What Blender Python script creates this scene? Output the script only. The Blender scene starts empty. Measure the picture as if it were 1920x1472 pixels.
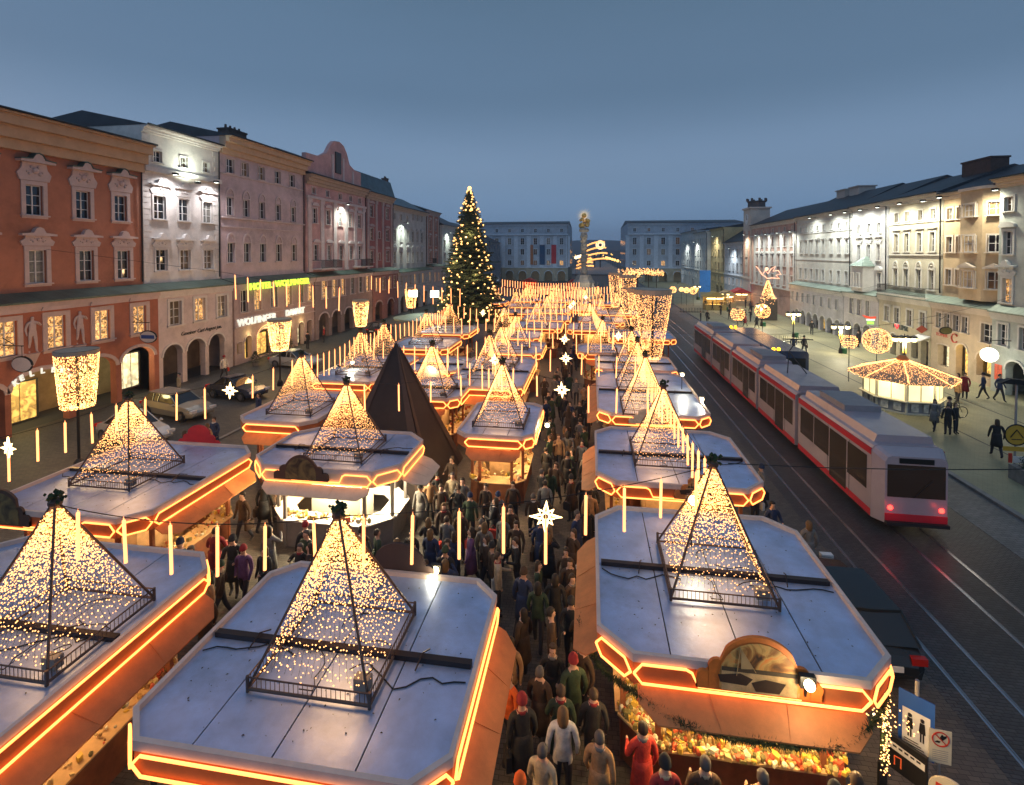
import bpy, math, random
from mathutils import Vector, Matrix, noise
R = random.Random(11)
sc = bpy.context.scene
C = sc.collection
rad = math.radians
PI = math.pi

# ------------------------------------------------------------------ camera, sky, light, exposure
cam = bpy.data.cameras.new('camera')
cam_o = bpy.data.objects.new('camera', cam); C.objects.link(cam_o)
cam.sensor_width = 36; cam.sensor_fit = 'HORIZONTAL'; cam.lens = 955 / 1920 * 36
cam.shift_y = -237 / 1920
cam.clip_start = 0.1; cam.clip_end = 6000
cam_o.location = (0, 0, 10)
cam_o.rotation_euler = (rad(88.5), 0, rad(8.7))
sc.camera = cam_o

world = bpy.data.worlds.new('World'); sc.world = world; world.use_nodes = True
wn = world.node_tree; wn.nodes.clear()
wo = wn.nodes.new('ShaderNodeOutputWorld'); wb = wn.nodes.new('ShaderNodeBackground')
sky = wn.nodes.new('ShaderNodeTexSky'); sky.sky_type = 'NISHITA'; sky.sun_disc = False
sky.sun_elevation = rad(2); sky.sun_rotation = rad(-75); sky.air_density = 1.0; sky.dust_density = 2; sky.ozone_density = 4
# the even grey-blue cloud deck of dusk: colour by height above the horizon
tc = wn.nodes.new('ShaderNodeTexCoord'); sp = wn.nodes.new('ShaderNodeSeparateXYZ')
cr = wn.nodes.new('ShaderNodeValToRGB'); cr.color_ramp.interpolation = 'EASE'
e = cr.color_ramp.elements
e[0].position = 0.0; e[0].color = (.16, .265, .44, 1)
e[1].position = 1.0; e[1].color = (.14, .20, .29, 1)
for p, c in ((.06, (.17, .28, .455)), (.16, (.185, .275, .41)), (.30, (.118, .19, .285)), (.5, (.095, .16, .235))):
    k = e.new(p); k.color = c + (1,)
nz = wn.nodes.new('ShaderNodeTexNoise'); nz.inputs['Scale'].default_value = 1.6; nz.inputs['Detail'].default_value = 6; _mp = wn.nodes.new('ShaderNodeMapping'); _mp.inputs['Scale'].default_value = (1, 1, 5); _mp.inputs['Rotation'].default_value = (.05, .12, 0)
mxa = wn.nodes.new('ShaderNodeMix'); mxa.data_type = 'RGBA'; mxa.blend_type = 'ADD'; mxa.inputs[0].default_value = 1.0
mm = wn.nodes.new('ShaderNodeMix'); mm.data_type = 'RGBA'; mm.blend_type = 'MULTIPLY'; mm.inputs[0].default_value = .35
sk = wn.nodes.new('ShaderNodeMix'); sk.data_type = 'RGBA'; sk.blend_type = 'MULTIPLY'; sk.inputs[0].default_value = 1.0
sk.inputs[7].default_value = (.04, .04, .04, 1)
wn.links.new(tc.outputs['Generated'], sp.inputs[0]); wn.links.new(sp.outputs['Z'], cr.inputs[0])
wn.links.new(tc.outputs['Generated'], _mp.inputs[0]); wn.links.new(_mp.outputs[0], nz.inputs['Vector'])
nr = wn.nodes.new('ShaderNodeMapRange'); nr.inputs[3].default_value = .75; nr.inputs[4].default_value = 1.25
wn.links.new(nz.outputs[0], nr.inputs[0]); wn.links.new(cr.outputs[0], mm.inputs[6]); wn.links.new(nr.outputs[0], mm.inputs[7])
wn.links.new(sky.outputs[0], sk.inputs[6])
wn.links.new(mm.outputs[2], mxa.inputs[6]); wn.links.new(sk.outputs[2], mxa.inputs[7])
wn.links.new(mxa.outputs[2], wb.inputs[0]); wb.inputs[1].default_value = 1.0
wn.links.new(wb.outputs[0], wo.inputs[0])

sun = bpy.data.lights.new('sun', 'SUN'); sun.energy = .35; sun.angle = rad(60); sun.color = (.62, .78, 1)
sun_o = bpy.data.objects.new('sun', sun); C.objects.link(sun_o)
sun_o.rotation_euler = (rad(38), rad(-28), 0)

sc.view_settings.view_transform = 'Standard'; sc.view_settings.look = 'None'
sc.view_settings.exposure = 0.0; sc.view_settings.gamma = 1; sc.view_settings.use_curve_mapping = False
cy = sc.cycles
cy.use_denoising = True; cy.max_bounces = 5; cy.diffuse_bounces = 2; cy.glossy_bounces = 2; cy.transmission_bounces = 2
cy.transparent_max_bounces = 4; cy.volume_bounces = 0
cy.sample_clamp_indirect = 2.0; cy.use_light_tree = True; cy.caustics_reflective = False; cy.caustics_refractive = False

# ------------------------------------------------------------------ materials
MT = {}
def mat(name, col, rough=.7, metal=0, var=.12, scale=3.0, bump=0, bscale=None, emit=None, es=0, sample=False, objcol=False, spec=.5, dirt=0):
    if name in MT: return MT[name]
    m = bpy.data.materials.new(name); m.use_nodes = True; nt = m.node_tree; b = nt.nodes['Principled BSDF']
    b.inputs['Roughness'].default_value = rough; b.inputs['Metallic'].default_value = metal
    b.inputs['Specular IOR Level'].default_value = spec
    b.inputs['Base Color'].default_value = (*col, 1)
    N = nt.nodes.new; L = nt.links.new
    src = None
    if objcol:
        oi = N('ShaderNodeObjectInfo'); src = oi.outputs['Color']
    if var > 0:
        t = N('ShaderNodeTexCoord'); n = N('ShaderNodeTexNoise'); n.inputs['Scale'].default_value = scale; n.inputs['Detail'].default_value = 6
        n.inputs['Roughness'].default_value = .65
        L(t.outputs['Object'], n.inputs['Vector'])
        mr = N('ShaderNodeMapRange'); mr.inputs[1].default_value = .3; mr.inputs[2].default_value = .7
        mr.inputs[3].default_value = 1 - var; mr.inputs[4].default_value = 1 + var
        L(n.outputs[0], mr.inputs[0])
        mx = N('ShaderNodeMix'); mx.data_type = 'RGBA'; mx.blend_type = 'MULTIPLY'; mx.inputs[0].default_value = 1
        mx.inputs[6].default_value = (*col, 1)
        if src: L(src, mx.inputs[6])
        L(mr.outputs[0], mx.inputs[7]); out = mx.outputs[2]
        if dirt:
            n2 = N('ShaderNodeTexNoise'); n2.inputs['Scale'].default_value = scale * .27; n2.inputs['Detail'].default_value = 9; n2.inputs['Roughness'].default_value = .75
            L(t.outputs['Object'], n2.inputs['Vector'])
            m2 = N('ShaderNodeMapRange'); m2.inputs[1].default_value = .5; m2.inputs[2].default_value = .68; m2.inputs[3].default_value = 0; m2.inputs[4].default_value = dirt
            L(n2.outputs[0], m2.inputs[0])
            mx2 = N('ShaderNodeMix'); mx2.data_type = 'RGBA'; mx2.inputs[7].default_value = (col[0] * .35, col[1] * .34, col[2] * .32, 1)
            L(m2.outputs[0], mx2.inputs[0]); L(out, mx2.inputs[6]); out = mx2.outputs[2]
        L(out, b.inputs['Base Color'])
    elif src: L(src, b.inputs['Base Color'])
    if bump:
        t = N('ShaderNodeTexCoord'); n = N('ShaderNodeTexNoise'); n.inputs['Scale'].default_value = bscale or scale * 6; n.inputs['Detail'].default_value = 5
        bp = N('ShaderNodeBump'); bp.inputs['Strength'].default_value = bump; bp.inputs['Distance'].default_value = .05
        L(t.outputs['Object'], n.inputs['Vector']); L(n.outputs[0], bp.inputs['Height']); L(bp.outputs[0], b.inputs['Normal'])
    if emit:
        b.inputs['Emission Color'].default_value = (*emit, 1); b.inputs['Emission Strength'].default_value = es
    m.cycles.emission_sampling = 'AUTO' if sample else 'NONE'
    MT[name] = m; return m

def brick_mat(name, c1, c2, mortar, scale, bw=.5, rh=.25, rough=.6, bump=.4, ms=.02, spec=.4, rot=0, patch=.25):
    m = bpy.data.materials.new(name); m.use_nodes = True; nt = m.node_tree; b = nt.nodes['Principled BSDF']; N = nt.nodes.new; L = nt.links.new
    t = N('ShaderNodeTexCoord'); mp = N('ShaderNodeMapping'); mp.inputs['Rotation'].default_value = (0, 0, rot)
    nd = N('ShaderNodeTexNoise'); nd.inputs['Scale'].default_value = 2.5
    ad = N('ShaderNodeVectorMath'); ad.operation = 'MULTIPLY_ADD'; ad.inputs[1].default_value = (.05, .05, 0)
    L(t.outputs['Object'], nd.inputs['Vector']); L(nd.outputs['Color'], ad.inputs[0]); L(t.outputs['Object'], ad.inputs[2])
    L(ad.outputs[0], mp.inputs[0])
    br = N('ShaderNodeTexBrick'); br.inputs['Scale'].default_value = scale; br.inputs['Color1'].default_value = (*c1, 1); br.inputs['Color2'].default_value = (*c2, 1)
    br.inputs['Mortar'].default_value = (*mortar, 1); br.inputs['Brick Width'].default_value = bw; br.inputs['Row Height'].default_value = rh
    br.inputs['Mortar Size'].default_value = ms; br.inputs['Mortar Smooth'].default_value = .5
    L(mp.outputs[0], br.inputs['Vector'])
    n = N('ShaderNodeTexNoise'); n.inputs['Scale'].default_value = .22; n.inputs['Detail'].default_value = 9; n.inputs['Roughness'].default_value = .7
    L(t.outputs['Object'], n.inputs['Vector'])
    mr = N('ShaderNodeMapRange'); mr.inputs[1].default_value = .35; mr.inputs[2].default_value = .65; mr.inputs[3].default_value = 1 - patch; mr.inputs[4].default_value = 1 + patch
    L(n.outputs[0], mr.inputs[0])
    mx = N('ShaderNodeMix'); mx.data_type = 'RGBA'; mx.blend_type = 'MULTIPLY'; mx.inputs[0].default_value = 1
    L(br.outputs['Color'], mx.inputs[6]); L(mr.outputs[0], mx.inputs[7]); L(mx.outputs[2], b.inputs['Base Color'])
    bp = N('ShaderNodeBump'); bp.inputs['Strength'].default_value = bump; bp.inputs['Distance'].default_value = .02; bp.invert = True
    L(br.outputs['Fac'], bp.inputs['Height']); L(bp.outputs[0], b.inputs['Normal'])
    b.inputs['Roughness'].default_value = rough; b.inputs['Specular IOR Level'].default_value = spec
    MT[name] = m; return m

def stripe_mat(name, col, rough=.45, period=.5, axis='X', metal=.2, dark=.55):
    """standing seam sheet roof: fine seams along the slope"""
    m = bpy.data.materials.new(name); m.use_nodes = True; nt = m.node_tree; b = nt.nodes['Principled BSDF']; N = nt.nodes.new; L = nt.links.new
    t = N('ShaderNodeTexCoord'); s = N('ShaderNodeSeparateXYZ'); L(t.outputs['Object'], s.inputs[0])
    md = N('ShaderNodeMath'); md.operation = 'PINGPONG'; md.inputs[1].default_value = period / 2; L(s.outputs[axis], md.inputs[0])
    mr = N('ShaderNodeMapRange'); mr.inputs[1].default_value = 0; mr.inputs[2].default_value = .035; L(md.outputs[0], mr.inputs[0])
    n = N('ShaderNodeTexNoise'); n.inputs['Scale'].default_value = .9; n.inputs['Detail'].default_value = 7; L(t.outputs['Object'], n.inputs['Vector'])
    r2 = N('ShaderNodeMapRange'); r2.inputs[1].default_value = .3; r2.inputs[2].default_value = .7; r2.inputs[3].default_value = .7; r2.inputs[4].default_value = 1.3; L(n.outputs[0], r2.inputs[0])
    mx = N('ShaderNodeMix'); mx.data_type = 'RGBA'; mx.inputs[6].default_value = (*[c * dark for c in col], 1); mx.inputs[7].default_value = (*col, 1); L(mr.outputs[0], mx.inputs[0])
    m2 = N('ShaderNodeMix'); m2.data_type = 'RGBA'; m2.blend_type = 'MULTIPLY'; m2.inputs[0].default_value = 1; L(mx.outputs[2], m2.inputs[6]); L(r2.outputs[0], m2.inputs[7]); L(m2.outputs[2], b.inputs['Base Color'])
    b.inputs['Roughness'].default_value = rough; b.inputs['Metallic'].default_value = metal
    MT[name] = m; return m

# ------------------------------------------------------------------ mesh builder
class MB:
    def __init__(s): s.v = []; s.f = []; s.m = []
    def add(s, vs, fs, m=0):
        o = len(s.v); s.v += [tuple(p) for p in vs]; s.f += [tuple(i + o for i in f) for f in fs]; s.m += [m] * len(fs); return s
    def box(s, x0, x1, y0, y1, z0, z1, m=0):
        return s.add([(x0,y0,z0),(x1,y0,z0),(x1,y1,z0),(x0,y1,z0),(x0,y0,z1),(x1,y0,z1),(x1,y1,z1),(x0,y1,z1)],
                     [(0,3,2,1),(4,5,6,7),(0,1,5,4),(1,2,6,5),(2,3,7,6),(3,0,4,7)], m)
    def prism(s, poly, a0, a1, ax='z', m=0, top=None):
        """extrude a 2D polygon along axis ax; top: optional other polygon at a1"""
        n = len(poly); top = top or poly
        def P(p, a): return (p[0], p[1], a) if ax == 'z' else ((p[0], a, p[1]) if ax == 'y' else (a, p[0], p[1]))
        vs = [P(p, a0) for p in poly] + [P(p, a1) for p in top]
        fs = [tuple(range(n))[::-1], tuple(range(n, 2 * n))] + [(i, (i + 1) % n, n + (i + 1) % n, n + i) for i in range(n)]
        return s.add(vs, fs, m)
    def tube(s, path, r, n=6, closed=False, m=0, caps=True):
        pts = [Vector(p) for p in path]; k = len(pts); vs = []; fs = []
        for i, p in enumerate(pts):
            if closed: t = (pts[(i + 1) % k] - pts[i - 1])
            else: t = pts[min(i + 1, k - 1)] - pts[max(i - 1, 0)]
            if t.length < 1e-9: t = Vector((0, 0, 1))
            t.normalize(); a = Vector((0, 0, 1)) if abs(t.z) < .9 else Vector((1, 0, 0))
            u = t.cross(a).normalized(); w = t.cross(u)
            rr = r[i] if isinstance(r, (list, tuple)) else r
            for j in range(n):
                q = 2 * PI * (j + .5) / n; vs.append(p + u * (math.cos(q) * rr) + w * (math.sin(q) * rr))
        for i in range(k if closed else k - 1):
            for j in range(n):
                a = i * n + j; b = i * n + (j + 1) % n; c = ((i + 1) % k) * n + (j + 1) % n; d = ((i + 1) % k) * n + j
                fs.append((a, b, c, d))
        if caps and not closed: fs += [tuple(range(n))[::-1], tuple(range((k - 1) * n, k * n))]
        return s.add(vs, fs, m)
    def bar(s, p, q, w, h=None, m=0): return s.tube([p, q], w, 4, m=m)
    def lathe(s, prof, n=12, c=(0, 0, 0), sx=1, sy=1, m=0):
        vs = []; fs = []
        for r, z in prof:
            for j in range(n):
                q = 2 * PI * j / n; vs.append((c[0] + r * sx * math.cos(q), c[1] + r * sy * math.sin(q), c[2] + z))
        for i in range(len(prof) - 1):
            for j in range(n): fs.append((i * n + j, i * n + (j + 1) % n, (i + 1) * n + (j + 1) % n, (i + 1) * n + j))
        fs += [tuple(range(n))[::-1], tuple(range((len(prof) - 1) * n, len(prof) * n))]
        return s.add(vs, fs, m)
    def ball(s, c, r, n=10, k=6, sz=1, m=0):
        return s.lathe([(max(.001, r * math.sin(PI * i / k)), -r * sz * math.cos(PI * i / k)) for i in range(k + 1)], n, c, m=m)
    def octa(s, p, r, m=0):
        x, y, z = p
        return s.add([(x+r,y,z),(x-r,y,z),(x,y+r,z),(x,y-r,z),(x,y,z+r),(x,y,z-r)],
                     [(0,2,4),(2,1,4),(1,3,4),(3,0,4),(2,0,5),(1,2,5),(3,1,5),(0,3,5)], m)
    def mesh(s, name, mats, smooth=False):
        me = bpy.data.meshes.new(name); me.from_pydata([tuple(v) for v in s.v], [], s.f)
        if not isinstance(mats, (list, tuple)): mats = [mats]
        for q in mats: me.materials.append(q)
        if len(mats) > 1: me.polygons.foreach_set('material_index', s.m)
        if smooth: me.polygons.foreach_set('use_smooth', [True] * len(s.f))
        me.update(); return me

def ob(name, me, parent=None, loc=(0, 0, 0), rz=0, **kw):
    o = bpy.data.objects.new(name, me); C.objects.link(o); o.location = loc
    if rz: o.rotation_euler = (0, 0, rz)
    if parent: o.parent = parent
    for k, v in kw.items():
        if v is not None: o[k] = v
    return o
def part(name, mb, m, parent, loc=(0, 0, 0), rz=0, smooth=False, **kw): return ob(name, mb.mesh(name, m, smooth), parent, loc, rz, **kw)
def thing(name, label, cat, loc=(0, 0, 0), rz=0, group=None):
    return ob(name, None, None, loc, rz, label=label, category=cat, group=group)
def solo(name, mb, m, label, cat, loc=(0, 0, 0), rz=0, group=None, smooth=False):
    return ob(name, mb.mesh(name, m, smooth), None, loc, rz, label=label, category=cat, group=group)
def kids(o): return [c for c in KID.get(o.name, [])]
def copy_tree(o, parent=None):
    c = o.copy(); C.objects.link(c); c.parent = parent
    for ch in list(o.children): copy_tree(ch, c)
    return c
def lamp(kind, loc, energy, col, parent=None, size=.1, rot=None, spot=None, blend=.6):
    l = bpy.data.lights.new('lamp_light', kind); l.energy = energy; l.color = col
    if kind in ('POINT', 'SPOT'): l.shadow_soft_size = size
    if kind == 'AREA': l.size = size
    if spot: l.spot_size = rad(spot); l.spot_blend = blend
    o = bpy.data.objects.new('lamp_light', l); C.objects.link(o); o.location = loc
    if rot: o.rotation_euler = rot
    if parent: o.parent = parent
    return o

WARM = (1, .52, .17); GOLD = (1, .66, .30)
bulb_m = mat('bulb_glow', (1, .8, .5), emit=(1, .43, .13), es=3.5, var=0)
bulb_w = mat('bulb_glow_pale', (1, .85, .6), emit=(1, .66, .28), es=6.0, var=0)
neon_m = mat('rope_light', (1, .6, .3), emit=(1, .30, .06), es=3.6, var=0)
tube_m = mat('light_stick', (1, .6, .3), emit=(1, .34, .11), es=3.0, var=0)
cable_m = mat('black_cable', (.012, .012, .012), .6, var=0)
iron = mat('dark_iron', (.018, .017, .018), .45, .4, var=.2)
steel = mat('painted_steel', (.10, .085, .075), .4, .5, var=.2)
# ------------------------------------------------------------------ ground, roads, rails
m_ground = brick_mat('ground_setts', (.10, .095, .085), (.06, .058, .055), (.025, .024, .022), 2.2, rough=.55)
m_plaza = brick_mat('plaza_setts', (.285, .27, .165), (.26, .245, .15), (.21, .20, .125), 1.6, rough=.6, rot=.6, patch=.18, bump=.2)
m_market = brick_mat('market_setts', (.12, .105, .09), (.075, .068, .06), (.03, .028, .025), 2.4, rough=.5)
m_road = brick_mat('road_setts', (.075, .075, .078), (.045, .045, .048), (.018, .018, .018), 2.2, bw=.42, rh=.21, rough=.42, bump=.7, ms=.03, patch=.35)
m_strip = brick_mat('curb_strip_setts', (.17, .165, .16), (.12, .12, .12), (.05, .05, .05), 1.8, rough=.5)
m_slab = mat('granite', (.20, .19, .18), .6, var=.3, scale=4)
def sheet(name, x0, x1, y0, y1, z, m): 
    mb = MB(); mb.add([(x0, y0, z), (x1, y0, z), (x1, y1, z), (x0, y1, z)], [(0, 1, 2, 3)]); return solo_s(name, mb, m)
def solo_s(name, mb, m, smooth=False): return ob(name, mb.mesh(name, m, smooth), None, kind='structure')
sheet('ground', -2200, 2200, -60, 1350, -.012, mat('far_ground', (.06, .065, .07), .9, var=.2, scale=.01))
sheet('market_square', -19.5, 7.9, -8, 136, 0, m_market)
sheet('street', -31.5, -19.5, -8, 178, 0, m_ground)
sheet('tram_road', 7.9, 16.2, -8, 178, .0, m_road)
sheet('far_road', -19.5, 7.9, 136, 330, 0, m_ground)
mb = MB(); mb.box(16.2, 31, -8, 190, -.1, .10); solo_s('plaza', mb, m_plaza)
mb = MB(); mb.box(15.95, 16.2, -8, 190, -.1, .115); solo_s('kerb', mb, m_slab)
mb = MB(); mb.box(14.0, 15.95, -8, 178, -.1, .006); solo_s('gutter_strip', mb, m_strip)
mb = MB(); mb.box(-19.7, -19.5, -8, 130, -.1, .06); solo_s('kerb', mb, m_slab)
railm = mat('rail_steel', (.42, .42, .46), .22, .9, var=.1, scale=1)
for x in (8.37, 9.3, 10.9, 11.86):
    mb = MB(); mb.box(x - .03, x + .03, -8, 178, -.05, .008); mb.box(x + .05, x + .075, -8, 178, -.05, .006)
    solo_s('tram_rail', mb, railm)
for x, y0, y1 in ((20.3, -5, 90), (24.9, -5, 100)):      # drain slots across the plaza
    mb = MB(); mb.box(x - .05, x + .05, y0, y1, .05, .104); solo_s('drain_line', mb, mat('drain', (.05, .05, .045), .7, var=.2))
# hills beyond the river
def hill(pts, y, dep, m, name='hill'):
    mb = MB(); n = len(pts)
    vs = []
    for k in range(5):
        t = k / 4
        for i, (x, z) in enumerate(pts): vs.append((x, y + dep * t, z * math.sin(PI * (.5 * t)) + noise.noise((x * .01, t * 3, y)) * 12 * t - 1 + (0 if k else -2)))
    fs = [(a * n + i, a * n + i + 1, (a + 1) * n + i + 1, (a + 1) * n + i) for a in range(4) for i in range(n - 1)]
    mb.add(vs, fs); return ob(name, mb.mesh(name, m, True), None, kind='structure')
mh = mat('wooded_hill', (.045, .06, .075), .95, var=.3, scale=.02)
hill([(x, 26 + 16 * math.sin(x * .004 + 1) + 9 * noise.noise((x * .012, 3, 0))) for x in range(-900, 1400, 30)], 900, 300, mh)

# ------------------------------------------------------------------ facades
glass = mat('window_glass', (.012, .014, .018), .06, 0, var=0, spec=.9)
glass_glow = mat('reflection_lit_glass', (.3, .2, .1), .2, emit=(1, .50, .16), es=.85, var=.5, scale=2.2)  # emission imitates wavy reflections of market lights; also serves lit panes
glass_w = mat('shop_glass', (.6, .55, .4), .15, emit=(1, .88, .50), es=1.15, var=.3, scale=1.2)
glass_o = mat('amber_glass', (.6, .4, .2), .15, emit=(1, .60, .12), es=.9, var=.3, scale=1.2)
def var_emit(m, scale, lo, hi):
    nt = m.node_tree; b = nt.nodes['Principled BSDF']; t = nt.nodes.new('ShaderNodeTexCoord'); n = nt.nodes.new('ShaderNodeTexNoise'); n.inputs['Scale'].default_value = scale
    n.inputs['Detail'].default_value = 2; n.inputs['Distortion'].default_value = 1.5
    r = nt.nodes.new('ShaderNodeMapRange'); r.inputs[1].default_value = .42; r.inputs[2].default_value = .62; r.inputs[3].default_value = lo; r.inputs[4].default_value = hi
    oi = nt.nodes.new('ShaderNodeObjectInfo'); ad = nt.nodes.new('ShaderNodeVectorMath'); ad.operation = 'MULTIPLY_ADD'; ad.inputs[1].default_value = (40, 40, 40)
    nt.links.new(oi.outputs['Random'], ad.inputs[0]); nt.links.new(t.outputs['Object'], ad.inputs[2])
    nt.links.new(ad.outputs[0], n.inputs['Vector']); nt.links.new(n.outputs[0], r.inputs[0]); nt.links.new(r.outputs[0], b.inputs['Emission Strength'])
var_emit(glass_glow, 4.2, .08, 1.5); var_emit(glass_w, 1.6, .45, 1.35); var_emit(glass_o, 1.8, .3, 1.3)
curt = mat('curtained_glass', (.20, .185, .16), .12, var=.5, scale=3, spec=.8)
blind = mat('dim_room_glass', (.05, .04, .03), .07, emit=(1, .5, .2), es=.035, var=0, spec=.9)
white_p = mat('white_frame_paint', (.72, .70, .68), .5, var=.08)
dark_p = mat('dark_frame', (.05, .045, .04), .5, var=.1)
copper = stripe_mat('green_copper', (.085, .13, .105), .5, .55, 'X', .3)
copper_g = stripe_mat('pale_green_copper', (.22, .28, .24), .5, .55, 'X', .3)
slate = stripe_mat('dark_sheet_roof', (.028, .038, .052), .5, .7, 'X', .2)
teal = stripe_mat('blue_green_roof', (.06, .11, .135), .45, .6, 'X', .3)

def rect_holes(W, z0, z1, holes, y, dep, u0=0):
    """wall plane with openings and reveals; holes (u0,u1,za,zb,rise)"""
    mb = MB(); us = sorted({u0, W} | {round(h[0], 3) for h in holes} | {round(h[1], 3) for h in holes})
    zs = sorted({z0, z1} | {round(h[2], 3) for h in holes} | {round(h[3], 3) for h in holes})
    us = [u for u in us if u0 <= u <= W]; zs = [z for z in zs if z0 <= z <= z1]
    for i in range(len(us) - 1):
        j = 0
        while j < len(zs) - 1:
            uc = (us[i] + us[i + 1]) / 2
            def inh(j):
                zc = (zs[j] + zs[j + 1]) / 2
                return any(h[0] < uc < h[1] and h[2] < zc < h[3] for h in holes)
            if inh(j): j += 1; continue
            k = j
            while k + 1 < len(zs) - 1 and not inh(k + 1): k += 1
            mb.add([(us[i], y, zs[j]), (us[i + 1], y, zs[j]), (us[i + 1], y, zs[k + 1]), (us[i], y, zs[k + 1])], [(0, 1, 2, 3)]); j = k + 1
    for a, b, za, zb, rise in holes:
        a = max(a, u0); b = min(b, W); zt = zb - rise
        mb.add([(a, y, za), (a, y + dep, za), (a, y + dep, zt), (a, y, zt)], [(3, 2, 1, 0)])
        mb.add([(b, y, za), (b, y + dep, za), (b, y + dep, zt), (b, y, zt)], [(0, 1, 2, 3)])
        if za > 0.02: mb.add([(a, y, za), (b, y, za), (b, y + dep, za), (a, y + dep, za)], [(0, 1, 2, 3)])
        n = 10 if rise else 1
        for k in range(n):
            if rise:
                t0 = PI * k / n; t1 = PI * (k + 1) / n; c = (a + b) / 2; w = (b - a) / 2
                p = (c - w * math.cos(t0), zt + rise * math.sin(t0)); q = (c - w * math.cos(t1), zt + rise * math.sin(t1))
                mb.add([(p[0], y, p[1]), (q[0], y, q[1]), (q[0], y, zb), (p[0], y, zb)], [(0, 1, 2, 3)])
            else: p = (a, zb); q = (b, zb)
            mb.add([(p[0], y, p[1]), (p[0], y + dep, p[1]), (q[0], y + dep, q[1]), (q[0], y, q[1])], [(0, 1, 2, 3)])
    return mb

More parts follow.
